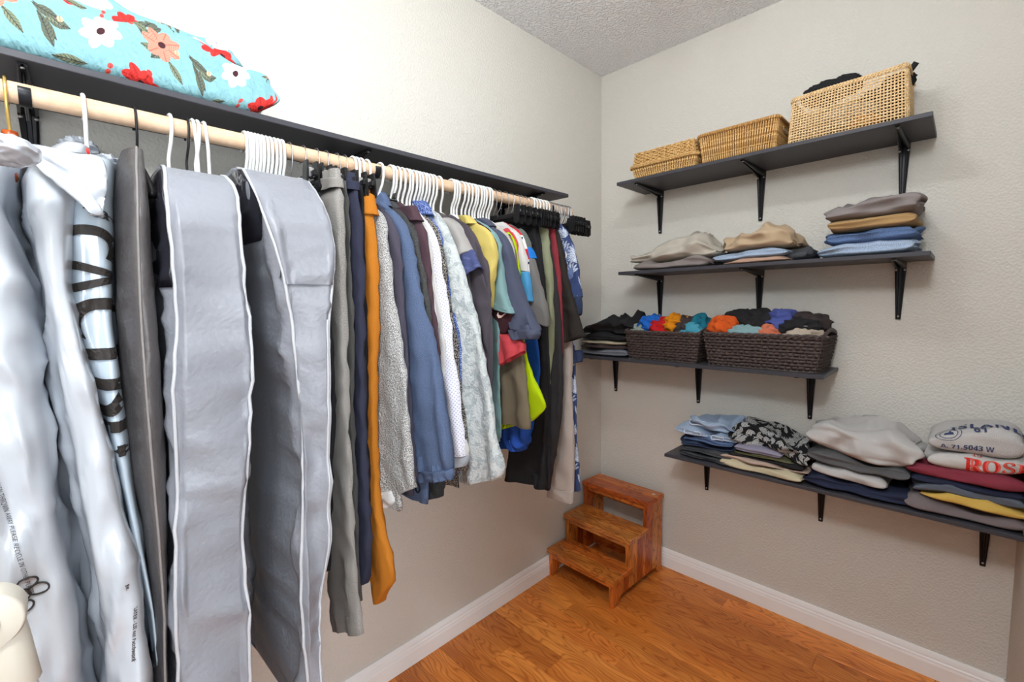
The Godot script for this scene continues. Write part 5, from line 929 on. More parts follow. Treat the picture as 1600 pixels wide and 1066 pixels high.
# ------------------------------------------------------------------ folded clothes
func clothes_on_shelves() -> void:
	var A := "folded clothes on the second shelf"
	var y := 1.4325
	# second shelf, left
	folded("folded_trousers", "taupe trousers folded flat under the cream pullover", "trousers", A, M.s_taupe, 0.315, 0.66, 0.04, 0.235, y, 0.042, {"lay": 1.0, "wr": 0.005, "prof": [0.7, 0.9, 0.95, 1.0, 1.15, 1.1], "sd": 2})
	folded("pullover", "cream pullover heaped on the second shelf", "pullover", A, M.s_cream, 0.312, 0.655, 0.03, 0.232, y + 0.034, 0.084, {"lay": 2.0, "gr": 0.012, "wr": 0.010, "prof": [0.3, 0.45, 0.7, 0.9, 1.05, 1.0, 0.55], "sd": 3})
	folded("folded_shirt", "peach garment at the bottom of the middle pile", "shirt", A, M.s_peach, 0.695, 0.93, 0.05, 0.236, y, 0.024, {"lay": 1.0, "prof": [0.6, 0.9, 1.0, 0.7], "sd": 4})
	folded("folded_jeans", "pale blue jeans under the tan garment", "jeans", A, M.d_light, 0.668, 0.915, 0.04, 0.24, y + 0.018, 0.036, {"lay": 2.0, "gr": 0.006, "wr": 0.004, "base": [-0.006, 0.0, 0.0], "prof": [0.9, 0.9, 1.05, 1.0], "sd": 5})
	folded("folded_shirt", "charcoal rolled garment end poking out right of the pale jeans", "shirt", A, M.d_grey, 0.90, 0.975, 0.06, 0.20, y, 0.045, {"lay": 1.0, "wr": 0.006, "sd": 6})
	folded("folded_shirt", "tan garment crumpled on top of the middle pile", "shirt", A, M.s_tan, 0.69, 0.945, 0.035, 0.236, y + 0.050, 0.066, {"lay": 2.0, "gr": 0.006, "wr": 0.009, "prof": [0.4, 0.6, 0.8, 1.0, 0.95, 0.5], "sd": 7})
	# second shelf, right pile
	folded("folded_jeans", "bleached light blue jeans at the bottom of the tall right pile", "jeans", A, M.d_light, 1.006, 1.254, 0.03, 0.24, y, 0.044, {"lay": 2.0, "gr": 0.007, "prof": [0.75, 0.95, 1.0, 1.0], "sd": 8})
	folded("folded_jeans", "mid blue jeans between the bleached jeans and the chinos", "jeans", A, M.d_mid, 1.022, 1.26, 0.03, 0.24, y + 0.041, 0.043, {"lay": 2.0, "gr": 0.007, "wr": 0.006, "prof": [0.9, 1.0, 1.05, 1.0], "sd": 9})
	folded("folded_trousers", "tan chinos folded below the grey trousers", "trousers", A, M.s_chino, 1.034, 1.253, 0.03, 0.237, y + 0.082, 0.040, {"lay": 2.0, "gr": 0.005, "wr": 0.003, "prof": [0.85, 0.95, 1.0, 0.95], "sd": 10})
	folded("folded_trousers", "grey trousers crowning the tall right pile", "trousers", A, M.s_grey, 1.021, 1.265, 0.025, 0.24, y + 0.118, 0.062, {"lay": 2.0, "gr": 0.006, "wr": 0.006, "prof": [0.75, 0.82, 0.9, 1.0, 1.05], "sd": 11})
	# corner shelf pile
	var B := "folded tops in the corner of the third shelf"
	y = 1.0437
	folded("folded_shirt", "slate grey top at the bottom of the corner pile", "shirt", B, M.s_slate, 0.035, 0.285, 0.03, 0.236, y, 0.036, {"lay": 2.0, "gr": 0.007, "wr": 0.004, "sd": 12})
	folded("folded_shirt", "dark brown top under the pale striped one in the corner", "shirt", B, M.s_brown, 0.04, 0.28, 0.03, 0.236, y + 0.032, 0.026, {"lay": 1.0, "sd": 13})
	folded("folded_shirt", "pale cream top showing as a thin stripe in the corner pile", "shirt", B, M.s_stripe, 0.04, 0.28, 0.03, 0.234, y + 0.055, 0.020, {"lay": 1.0, "wr": 0.002, "sd": 14})
	folded("folded_shirt", "black top below the peaked black one in the corner", "shirt", B, M.s_black, 0.035, 0.285, 0.03, 0.238, y + 0.072, 0.036, {"lay": 2.0, "gr": 0.008, "sd": 15})
	folded("folded_shirt", "black top with two peaks crowning the corner pile", "shirt", B, M.s_black, 0.035, 0.32, 0.03, 0.225, y + 0.102, 0.08, {"lay": 1.0, "wr": 0.012, "prof": [0.4, 0.6, 0.9, 1.15, 0.85, 1.2, 0.7], "sd": 16})
	# lowest shelf
	var C := "folded clothes on the lowest shelf"
	y = 0.651
	folded("folded_jeans", "dark grey jeans at the bottom of the jeans pile", "jeans", C, M.d_grey, 0.535, 0.765, 0.03, 0.236, y, 0.026, {"lay": 2.0, "gr": 0.009, "sd": 17})
	folded("folded_jeans", "charcoal jeans second from the bottom of the jeans pile", "jeans", C, M.d_grey, 0.55, 0.755, 0.03, 0.232, y + 0.024, 0.024, {"lay": 2.0, "gr": 0.009, "sd": 18})
	folded("folded_jeans", "dark navy jeans in the middle of the jeans pile", "jeans", C, M.d_dark, 0.538, 0.745, 0.03, 0.23, y + 0.046, 0.026, {"lay": 2.0, "gr": 0.009, "wr": 0.006, "sd": 19})
	folded("folded_jeans", "faded blue jeans third from the top of the jeans pile", "jeans", C, M.d_mid, 0.545, 0.765, 0.03, 0.233, y + 0.069, 0.026, {"lay": 2.0, "gr": 0.010, "wr": 0.006, "sd": 20})
	folded("folded_jeans", "light blue jeans under the topmost pair of the jeans pile", "jeans", C, M.d_light, 0.545, 0.775, 0.03, 0.236, y + 0.092, 0.030, {"lay": 2.0, "gr": 0.010, "wr": 0.007, "prof": [1.0, 0.95, 1.0, 0.8], "sd": 21})
	var jeans := folded("folded_jeans", "light blue jeans on top of the jeans pile with looped waistband", "jeans", C, M.d_light, 0.56, 0.765, 0.025, 0.22, y + 0.118, 0.044, {"lay": 2.0, "gr": 0.012, "wr": 0.010, "prof": [0.7, 1.0, 0.95, 1.0, 0.9], "sd": 22})
	var jm := MB.new()   # the open waistband of the top pair and the hem loops of the pairs below
	for e in [[0.615, 0.800, 0.216, 0.036, 0.011], [0.60, 0.762, 0.236, 0.034, 0.007], [0.70, 0.757, 0.236, 0.024, 0.008]]:
		var p := PackedVector3Array()
		for k in 29:
			var a := TAU * k / 28.0
			p.append(Vector3(e[0] + e[3] * cos(a), e[1] + e[4] * sin(a) + 0.003 * sin(a * 3.0), e[2] + 0.004 * sin(a * 2.0)))
		jm.tube(p, 0.0022, 6)
	obj("waistband", jm, mat(rgb(214, 222, 232), 0.9), jeans, Vector3.ZERO, "pale looped waistband edges")
	folded("folded_shirt", "ivory top at the bottom of the printed pile", "shirt", C, M.s_ivory, 0.705, 0.995, 0.03, 0.245, y, 0.036, {"lay": 1.0, "wr": 0.004, "prof": [1.1, 1.0, 0.9, 0.85], "sd": 23})
	folded("folded_shirt", "pale rose top on the ivory one", "shirt", C, M.s_rose, 0.715, 1.0, 0.03, 0.238, y + 0.030, 0.018, {"lay": 1.0, "wr": 0.004, "prof": [1.2, 0.9, 0.9, 1.2], "sd": 24})
	folded("folded_shirt", "charcoal top above the pale rose one in the printed pile", "shirt", C, M.s_black, 0.74, 0.99, 0.03, 0.228, y + 0.043, 0.018, {"lay": 1.0, "sd": 25})
	folded("folded_shorts", "olive shorts in the printed pile", "shorts", C, M.s_olive, 0.755, 0.965, 0.03, 0.236, y + 0.057, 0.020, {"lay": 2.0, "gr": 0.006, "sd": 26})
	folded("folded_shorts", "lavender grey shorts right below the leaf printed top", "shorts", C, M.s_lav, 0.765, 0.925, 0.03, 0.243, y + 0.070, 0.034, {"lay": 3.0, "gr": 0.007, "wr": 0.003, "sd": 27})
	folded("folded_shirt", "black and grey leaf printed top draped over the pile", "shirt", C, M.p_leafprint, 0.745, 1.005, 0.02, 0.236, y + 0.088, 0.098, {"lay": 1.0, "wr": 0.011, "prof": [0.75, 1.0, 0.9, 0.75, 0.7, 0.72, 0.6], "base": [-0.005, 0.0, -0.01, -0.035], "sd": 28})
	folded("folded_sweatshirt", "navy sweatshirt at the bottom of the grey pile", "sweatshirt", C, M.s_navy, 1.0, 1.285, 0.02, 0.242, y, 0.050, {"lay": 2.0, "gr": 0.010, "wr": 0.006, "prof": [1.1, 1.0, 0.85, 0.8], "sd": 29})
	folded("folded_sweatshirt", "light grey top third from the top of the grey pile", "sweatshirt", C, M.h_light, 1.015, 1.22, 0.02, 0.238, y + 0.045, 0.036, {"lay": 1.0, "wr": 0.003, "base": [0.004, -0.004, -0.01], "sd": 30})
	folded("folded_sweatshirt", "mid grey sweatshirt under the pale one", "sweatshirt", C, M.h_grey, 1.01, 1.265, 0.02, 0.238, y + 0.075, 0.048, {"lay": 2.0, "gr": 0.007, "wr": 0.005, "base": [0.012, -0.002, 0.0], "sd": 31})
	folded("folded_sweatshirt", "pale grey sweatshirt draped thickly on top of the grey pile", "sweatshirt", C, M.h_light, 1.01, 1.29, 0.02, 0.24, y + 0.115, 0.098, {"lay": 1.0, "wr": 0.009, "prof": [0.7, 0.95, 1.0, 1.0, 0.95, 0.75], "base": [0.03, 0.004, -0.004, 0.0], "sd": 32})
	# right pile with the printed sweatshirts
	folded("folded_sweatshirt", "taupe sweatshirt at the bottom of the pile by the right wall", "sweatshirt", C, M.s_mauve, 1.265, 1.508, 0.02, 0.243, y, 0.048, {"lay": 1.0, "wr": 0.004, "prof": [1.0, 1.0, 0.9, 0.85], "sd": 33})
	folded("folded_sweatshirt", "yellow sweatshirt wedged into the pile by the right wall", "sweatshirt", C, M.s_yellow, 1.305, 1.509, 0.02, 0.242, y + 0.040, 0.036, {"lay": 1.0, "wr": 0.004, "prof": [0.6, 1.0, 1.0, 0.8], "base": [0.008, 0.0, -0.004], "sd": 34})
	folded("folded_sweatshirt", "slate blue sweatshirt right above the yellow one", "sweatshirt", C, M.s_bluegrey, 1.275, 1.509, 0.02, 0.24, y + 0.066, 0.034, {"lay": 1.0, "wr": 0.003, "base": [-0.012, 0.004, 0.0, -0.004], "sd": 35})
	folded("folded_sweatshirt", "dark navy sweatshirt below the maroon one", "sweatshirt", C, M.s_navy, 1.27, 1.509, 0.02, 0.238, y + 0.088, 0.026, {"lay": 1.0, "wr": 0.003, "sd": 36})
	folded("folded_sweatshirt", "faded maroon sweatshirt under the cream printed one", "sweatshirt", C, M.s_maroon, 1.268, 1.509, 0.02, 0.243, y + 0.108, 0.046, {"lay": 1.0, "wr": 0.004, "prof": [0.9, 1.0, 0.95, 0.85], "sd": 37})
	var o := folded("folded_sweatshirt", "cream sweatshirt with large red outlined letters", "sweatshirt", C, M.s_white, 1.305, 1.509, 0.02, 0.241, y + 0.146, 0.052, {"lay": 1.0, "wr": 0.003, "prof": [0.95, 1.0, 1.0, 1.0], "base": [-0.006, 0.0, 0.01], "sd": 38})
	var g := fold_last
	var red := mat(rgb(205, 44, 40), 0.8)
	var pink := mat(rgb(240, 226, 214), 0.8)
	var arc := fold_arc(g, 0.6)
	for e in [["ROSE B", 0.84, 0.000, 0.036, "Droid Serif", 700, red, 0.0016], ["ROSE B", 0.84, 0.000, 0.034, "Droid Serif", 400, mat(rgb(226, 96, 84), 0.8), 0.0026], ["19", 0.52, 0.033, 0.014, "Droid Serif", 400, red, 0.0016]]:
		var mp := func(p: Vector2) -> Vector3: return on_fold(g, arc, e[1] + p.x / (g.x1 - g.x0), e[2] + p.y, e[7])
		lettering("lettering", e[0], e[3], e[4], e[5], mp, e[6], o, Vector3.ZERO)
	o = folded("folded_sweatshirt", "heather grey sweatshirt with dark blue varsity print on top of the right pile", "sweatshirt", C, M.h_light, 1.31, 1.50, 0.02, 0.236, y + 0.192, 0.086, {"lay": 1.0, "prof": [0.62, 0.78, 0.95, 1.02, 1.0], "sd": 39, "wr": 0.0015})
	var h := fold_last
	var blue := mat(rgb(58, 68, 104), 0.85)
	var arc2 := fold_arc(h, 0.5)
	for e in [["ISLAND", 0.62, 0.068, 0.030, 700], ["61", 0.56, 0.042, 0.020, 700], ["A. 71.5043 W", 0.42, -0.012, 0.013, 700]]:
		var mp := func(p: Vector2) -> Vector3: return on_fold(h, arc2, e[1] + p.x / (h.x1 - h.x0), e[2] + p.y, 0.0030)
		lettering("lettering", e[0], e[3], "Droid Sans", e[4], mp, blue, o, Vector3.ZERO)
	# round emblem left of the print: a ring, an inner ring and a small sail shape
	var em := func(p: Vector2) -> Vector3: return on_fold(h, arc2, 0.22 + p.x / (h.x1 - h.x0), 0.035 + p.y, 0.0018)
	var b := MB.new()
	for rr in [0.026, 0.018]:
		for k in 28:
			var a0 := TAU * k / 28
			var a1 := TAU * (k + 1) / 28
			var w := 0.0016
			b.tri_flat(PackedVector3Array([em.call(Vector2(cos(a0), sin(a0)) * rr), em.call(Vector2(cos(a0), sin(a0)) * (rr + w)), em.call(Vector2(cos(a1), sin(a1)) * (rr + w)), em.call(Vector2(cos(a1), sin(a1)) * rr)]), PackedVector2Array([Vector2.ZERO, Vector2.ZERO, Vector2.ZERO, Vector2.ZERO]))
	for sh in [[Vector2(-0.011, -0.006), Vector2(0.011, -0.006), Vector2(0.0085, 0.004), Vector2(-0.008, 0.003)], [Vector2(-0.002, 0.003), Vector2(0.006, 0.004), Vector2(0.002, 0.013)]]:
		var q := PackedVector3Array()
		var uv := PackedVector2Array()
		for p in sh: q.append(em.call(p)); uv.append(Vector2.ZERO)
		b.tri_flat(q, uv)
	obj("emblem", b, blue, o)

# ------------------------------------------------------------------ baskets and what lies in them
func basket_thing(label: String, base: Vector3, bw: float, bd: float, tw: float, td: float, h: float, body: Material, lining: Material, rows: int, st: int, rad: float, amp: float, upright: bool, bulge := 0.0) -> Node3D:
	var t := thing("wicker_basket", label, "basket", base)
	var rim := rect_rim(Vector3.ZERO, bw, bd, tw, td, h, bulge)
	var b := MB.new()
	if upright:
		stakes(b, rim, st, rad, 0.0, 0.01, 0.97)
		wicker(b, rim, rows, st / 3, amp, rad * 0.7)
	else:
		wicker(b, rim, rows, st, amp, rad, 0.7)
		stakes(b, rim, st, rad * 0.7)
	obj("weave", b, body, t)
	b = MB.new()
	var p := PackedVector3Array()
	for k in 81: p.append(rim.call(1.0, k / 80.0))
	b.tube(p, rad * 2.0, 7)
	var wrap := []
	for k in 150:   # the rim is wound round
		var c: Vector3 = rim.call(1.0, k / 150.0)
		var d: Vector3 = (rim.call(1.0, k / 150.0 + 0.002) - c).normalized()
		var n := d.cross(Vector3.UP).normalized()
		var q := PackedVector3Array()
		for j in 7:
			var a := PI * 1.6 * j / 6.0 - 0.9
			q.append(c + n * cos(a) * rad * 2.3 + Vector3(0, sin(a) * rad * 2.3, 0) + d * (j - 3) * rad * 0.35)
		b.tube(q, rad * 0.7, 4)
	obj("rim", b, body, t)
	b = MB.new()
	for sh in [1.0]:
		var rings := []
		for k in 7:
			var r := PackedVector3Array()
			var tt := lerpf(0.03, 0.97, k / 6.0)
			for j in 64:
				var c: Vector3 = rim.call(tt, j / 64.0)
				var d: Vector3 = (rim.call(tt, j / 64.0 + 0.003) - c).normalized()
				r.append(c - d.cross(Vector3.UP).normalized() * (rad * 1.6))
			rings.append(r)
		for k in 7:
			var r := PackedVector3Array()
			for c in rings[6 - k]: r.append(Vector3(c.x * 0.985, c.y + (0.0 if k < 6 else 0.004), c.z * 0.97))
			rings.append(r)
		b.loft(rings, 1, 1)
	obj("lining", b, lining, t)
	return t

func baskets() -> void:
	var wn := noise_tex(0.05, 3, 256, 0.0, [[0.25, rgb(172, 134, 84)], [0.5, rgb(210, 176, 124)], [0.78, rgb(238, 212, 168)]])
	var straw := mat(rgb(255, 244, 222), 0.6, wn, 9.0)
	var honey := mat(rgb(250, 236, 212), 0.55, wn, 7.0)
	var pale := mat(rgb(255, 250, 240), 0.7, noise_tex(0.06, 3, 256, 0.0, [[0.25, rgb(206, 172, 124)], [0.5, rgb(228, 200, 158)], [0.8, rgb(242, 224, 190)]]), 9.0)
	var dark := mat(rgb(255, 255, 255), 0.45, noise_tex(0.1, 3, 256, 0.0, [[0.3, rgb(38, 32, 34)], [0.55, rgb(72, 62, 62)], [0.78, rgb(150, 130, 118)]]), 16.0)
	var inside := mat(rgb(150, 104, 56), 0.85)
	var y := 1.825
	# two small baskets stacked: the lower one flares below the upper
	var t := basket_thing("small straw wicker basket with a lid, leftmost on the top shelf", Vector3(0.45, y, 0.132), 0.255, 0.175, 0.285, 0.20, 0.052, straw, inside, 5, 92, 0.0036, 0.003, true)
	var b := MB.new()
	var rim := rect_rim(Vector3(0, 0.054, 0), 0.272, 0.195, 0.262, 0.185, 0.056)
	wicker(b, rim, 9, 34, 0.0035, 0.0036, 0.8)
	stakes(b, rim, 34, 0.0024)
	var lid := obj("lid", b, straw, t)
	b = MB.new()
	var rings := []
	for k in 2:
		var r := PackedVector3Array()
		for j in 40: r.append(rim.call(0.03 + 0.92 * k, j / 40.0) * Vector3(0.98, 1, 0.97))
		rings.append(r)
	b.loft(rings)
	obj("lid_lining", b, inside, lid)
	t = basket_thing("honey coloured wicker basket with handle slots, middle of the top shelf", Vector3(0.74, y, 0.134), 0.25, 0.18, 0.275, 0.205, 0.106, honey, inside, 5, 112, 0.0031, 0.0032, true)
	for s in [-1.0, 1.0]:   # the slot handles in the short sides
		b = MB.new()
		var p := PackedVector3Array()
		for k in 21:
			var a := TAU * k / 20
			p.append(Vector3(s * (0.1335 + 0.003), 0.082 + 0.011 * sin(a), 0.036 * cos(a)))
		b.tube(p, 0.004, 6)
		obj("handle", b, honey, t)
		b = MB.new()
		var q := PackedVector2Array()
		for k in 20: q.append(Vector2(0.034 * cos(TAU * k / 20), 0.082 + 0.009 * sin(TAU * k / 20)))
		b.prism(q, -0.001, 0.001, Transform3D(Basis(Vector3(0, 0, -1), Vector3(0, 1, 0), Vector3(1, 0, 0)), Vector3(s * 0.1365, 0, 0)))
		obj("handle_slot", b, mat(rgb(214, 208, 198), 0.9), t)
	# open weave basket
	var c := Vector3(1.066, y, 0.134)
	t = thing("wicker_basket", "large pale open weave basket, tallest one on the top shelf", "basket", c)
	rim = rect_rim(Vector3.ZERO, 0.315, 0.20, 0.298, 0.19, 0.150, 0.006, 0.006)
	b = MB.new()
	wicker(b, rim, 17, 60, 0.0012, 0.0025, 0.8, 0.02, 0.97)
	stakes(b, rim, 120, 0.0019, 0.0, 0.0, 0.99)
	obj("weave", b, pale, t)
	b = MB.new()
	for dy in [0.0, 0.006]:
		var p := PackedVector3Array()
		for k in 81: p.append(rim.call(1.0, k / 80.0) + Vector3(0, dy - 0.002, 0))
		b.tube(p, 0.0042, 6)
	for k in 110:
		var cc: Vector3 = rim.call(1.0, k / 110.0)
		var d: Vector3 = (rim.call(1.0, k / 110.0 + 0.002) - cc).normalized()
		var n := d.cross(Vector3.UP).normalized()
		b.tube(PackedVector3Array([cc + n * 0.005 - d * 0.003 + Vector3(0, -0.005, 0), cc + n * 0.005 + Vector3(0, 0.002, 0), cc + d * 0.003 + Vector3(0, 0.009, 0)]), 0.0016, 4)
	obj("rim", b, pale, t)
	b = MB.new()
	b.box(Vector3(0, 0.003, 0), Vector3(0.30, 0.004, 0.185), 0.001)
	obj("base", b, pale, t)
	for e in [["black_cap", "black cloth piece bulging over the left part of the open weave basket", M.s_black, Vector3(1.0, y + 0.158, 0.17), Vector3(0.066, 0.036, 0.05), 4.0], ["black_strap", "black cloth tip sticking up at the right corner of the open weave basket", M.s_black, Vector3(1.185, y + 0.150, 0.12), Vector3(0.042, 0.024, 0.05), 6.0], ["white_cloth", "white cloth seen through the open weave basket", M.s_white, Vector3(1.06, y + 0.072, 0.15), Vector3(0.085, 0.035, 0.055), 7.0], ["peach_cloth", "sand coloured cloth seen through the left of the open weave basket", M.s_sand, Vector3(0.975, y + 0.05, 0.15), Vector3(0.05, 0.045, 0.055), 9.0], ["orange_pouch", "orange pouch seen low through the open weave basket", M.s_orange, Vector3(1.115, y + 0.030, 0.185), Vector3(0.04, 0.022, 0.032), 8.0], ["black_cloth", "black cloth filling the back of the open weave basket", M.s_black, Vector3(1.13, y + 0.085, 0.11), Vector3(0.07, 0.058, 0.055), 11.0]]:
		b = MB.new()
		clump(b, e[3], e[4], e[5], 0.16, 1.8)
		if e[0] == "black_cap": clump(b, e[3] + Vector3(0.055, 0.006, 0.01), Vector3(0.05, 0.03, 0.04), 5.0, 0.16, 1.8)
		if e[0] == "black_strap":
			b.tube(PackedVector3Array([Vector3(1.20, y + 0.155, 0.14), Vector3(1.215, y + 0.168, 0.145), Vector3(1.228, y + 0.185, 0.15)]), 0.008, 6)
		tag(obj("cloth_bundle", b, e[2]), e[1], "clothing", "contents of the open weave basket")
	# dark baskets
	y = 1.0437
	for e in [["smaller dark brown woven basket full of bright clothes", Vector3(0.455, y, 0.135), 0.30, 0.19, 0.335, 0.215, 0.118, 8, 48], ["larger dark brown woven basket full of rumpled clothes", Vector3(0.838, y, 0.134), 0.362, 0.19, 0.40, 0.215, 0.122, 8, 58]]:
		t = thing("woven_basket", e[0], "basket", e[1])
		rim = rect_rim(Vector3.ZERO, e[2], e[3], e[4], e[5], e[6])
		b = MB.new()
		wicker(b, rim, 11, e[8], 0.0042, 0.0058, 0.7)
		stakes(b, rim, e[8], 0.0032)
		obj("weave", b, dark, t)
		b = MB.new()
		for dd in [0.0, 0.35]:   # plaited rim of two strands
			var p := PackedVector3Array()
			for k in 241:
				var s := k / 240.0
				var cc: Vector3 = rim.call(1.0, s)
				var ex: float = cc.x / (e[4] / 2)
				p.append(cc + Vector3(0, 0.004 + 0.0035 * sin(s * 150.0 + dd * 9.0) + 0.020 * pow(absf(ex), 14.0) * (1.0 - pow(absf(cc.z) / (e[5] / 2), 2.0)), 0.0035 * cos(s * 150.0 + dd * 9.0)))
			b.tube(p, 0.0048, 6)
		obj("rim", b, dark, t)
		b = MB.new()
		var rg := []
		for k in 4:
			var r := PackedVector3Array()
			for j in 48:
				var cc: Vector3 = rim.call([0.03, 0.92, 0.92, 0.1][k], j / 48.0)
				r.append(cc * (Vector3(0.965, 1, 0.94) if k < 2 else Vector3(0.94, 1, 0.9)))
			rg.append(r)
		b.loft(rg)
		obj("lining", b, mat(rgb(34, 29, 30), 0.9), t)
	var G1 := "bright clothes in the smaller dark basket"
	var G2 := "rumpled clothes in the larger dark basket"
	for e in [
		[G1, "sage_shirt", "pale sage cloth at the left end of the smaller dark basket", "s_sage", 0.325, 1.150, 0.15, 0.05, 0.03, 0.06],
		[G1, "blue_shirt", "bright blue rolled top in the smaller dark basket", "s_blue", 0.368, 1.172, 0.13, 0.052, 0.040, 0.07],
		[G1, "red_shirt", "red rolled top beside the bright blue one", "s_red", 0.430, 1.166, 0.145, 0.05, 0.038, 0.07],
		[G1, "orange_shirt", "orange yellow rolled top in the middle of the smaller dark basket", "s_orange", 0.482, 1.176, 0.13, 0.046, 0.042, 0.075],
		[G1, "dark_shirt", "dark brown rolled top right of the orange yellow one", "s_brown", 0.53, 1.166, 0.14, 0.04, 0.042, 0.07],
		[G1, "teal_shirt", "deep teal rolled top at the right of the smaller dark basket", "s_teal", 0.578, 1.168, 0.115, 0.036, 0.046, 0.07],
		[G1, "aqua_shirt", "aqua bunched cloth in front of the deep teal top", "s_aqua", 0.572, 1.152, 0.195, 0.042, 0.032, 0.03],
		[G2, "orange_shirt", "vivid orange bunched top at the left of the larger dark basket", "s_deeporange", 0.690, 1.172, 0.17, 0.048, 0.040, 0.055],
		[G2, "black_shirt", "black top behind the vivid orange one", "s_black", 0.735, 1.205, 0.10, 0.06, 0.034, 0.06],
		[G2, "charcoal_shirt", "charcoal knotted top left of the periwinkle one", "s_black", 0.808, 1.190, 0.13, 0.055, 0.046, 0.07],
		[G2, "aqua_shirt", "pale aqua cloth along the front of the larger dark basket", "s_ltteal", 0.785, 1.160, 0.20, 0.062, 0.024, 0.03],
		[G2, "periwinkle_shirt", "periwinkle blue rumpled top in the larger dark basket", "s_peri", 0.885, 1.196, 0.12, 0.058, 0.040, 0.07],
		[G2, "coral_shirt", "coral cloth low in front of the periwinkle top", "s_coral", 0.862, 1.158, 0.20, 0.034, 0.028, 0.03],
		[G2, "grey_shirt", "dark grey top lying at the right of the larger dark basket", "s_brown", 0.955, 1.194, 0.11, 0.066, 0.034, 0.07],
		[G2, "black_shirt", "black folded top in front of the dark grey one", "s_black", 0.945, 1.180, 0.165, 0.062, 0.032, 0.05],
		[G2, "beige_shirt", "beige striped cloth at the right front of the larger dark basket", "s_beige", 0.968, 1.158, 0.195, 0.056, 0.026, 0.034]]:
		b = MB.new()
		clump(b, Vector3(e[4], e[5] + 0.012, e[6]), Vector3(e[7] * 1.15, e[8] * 1.3, e[9] * 1.1), e[4] * 31.0, 0.2, 0.95, 40, 52)
		tag(obj(e[1], b, M[e[3]]), e[2], "clothing", e[0])

# ------------------------------------------------------------------ quilt on the long shelf
func quilt() -> void:
	var im := blank(1024, 512, rgb(128, 174, 181))
	var r := RandomNumberGenerator.new()
	r.seed = 9
	var dk := rgb(62, 64, 66)
	var gr := rgb(122, 130, 104)
	for e in [[150, 120], [560, 330], [900, 120], [330, 430], [770, 470]]:   # sprays of leaves and blossoms
		for k in 9: leaf(im, e[0] + r.randf_range(-110, 110), e[1] + r.randf_range(-80, 80), r.randf_range(70, 110), r.randf_range(26, 40), r.randf() * TAU, gr if k % 2 else rgb(98, 104, 88), dk)
	for e in [[90, 330, 0], [420, 120, 0], [700, 200, 1], [1000, 330, 0], [250, 250, 1], [600, 60, 1], [480, 300, 2], [860, 350, 2], [200, 40, 2], [960, 20, 2]]:
		var c := [rgb(214, 56, 52), rgb(212, 212, 216), rgb(222, 140, 120)][e[2]] as Color
		for k in 7:
			var a: float = TAU * k / 7.0 + e[0]
			leaf(im, e[0] + cos(a) * 34, e[1] + sin(a) * 34, 76, 46, a, c, c.darkened(0.25) if e[2] != 1 else rgb(206, 196, 204), 0.5, true)
		leaf(im, e[0], e[1], 28, 28, 0.0, rgb(70, 40, 44), dk, 0.5, false)
	for k in 26: leaf(im, r.randf() * 1024, r.randf() * 512, 22, 20, 0.0, [rgb(214, 66, 58), rgb(240, 196, 160), rgb(228, 92, 84)][k % 3], rgb(120, 40, 44), 0.5, true)
	var qm := fab(Color(1, 1, 1), tex(im), 1.0, 0.35, 0.7)
	qm.uv1_scale = Vector3(-2.3, 4.6, 1)
	var rn := tex(im)
	var whm := fab(rgb(255, 250, 250), rn, 1.0, 0.3, 0.7)
	whm.uv1_scale = Vector3(-3.0, 6.0, 1)
	for e in [
		["quilt", "thick aqua floral quilt folded along the front of the long shelf", 1.66, 2.42, 0.03, 0.246, 1.72, 0.115, 2.0, 0.010, qm, 3],
		["bed_sheet", "aqua and white floral sheet folded on the thick quilt", 1.705, 2.42, 0.02, 0.20, 1.828, 0.036, 2.0, 0.006, whm, 5],
		["pillowcase", "aqua floral pillowcase on top of the folded sheet", 1.715, 2.42, 0.02, 0.175, 1.860, 0.022, 2.0, 0.005, qm, 6]]:
		var g := {"x0": e[2], "x1": e[3], "zb": -e[5], "zf": -e[4], "y0": e[6], "h": e[7], "prof": [1.0, 1.0, 1.05, 1.0, 1.1], "base": [0.0, 0.0], "layers": e[8], "groove": e[9], "wr": 0.006, "sd": e[11], "pw": 18.0, "ec": 0.3, "es": 0.38}
		# the pile lies along z: build along x and turn it
		var b := MB.new()
		var rings := []
		for i in 70:
			var u := 0.5 - 0.5 * cos(PI * (0.012 + 0.976 * i / 69.0))
			var ring := PackedVector3Array()
			for j in 72:
				var ph := PI - TAU * j / 72.0
				var p := fold_pt(g, u, PI + ph)
				# quilting: small puckers across the stitched rows
				var pk := 0.0022 * sin(p.x * 190.0 + 3.0 * nse(p.x * 8, p.y * 8, 2.0)) * (0.6 + nse(p.x * 30, p.y * 22, 6.0))
				ring.append(Vector3(-(p.z + pk), p.y + pk * 0.5, p.x))
			rings.append(ring)
		b.loft(rings)
		tag(obj(e[0], b, e[10]), e[1], "bedding", "folded bedding on the long shelf")

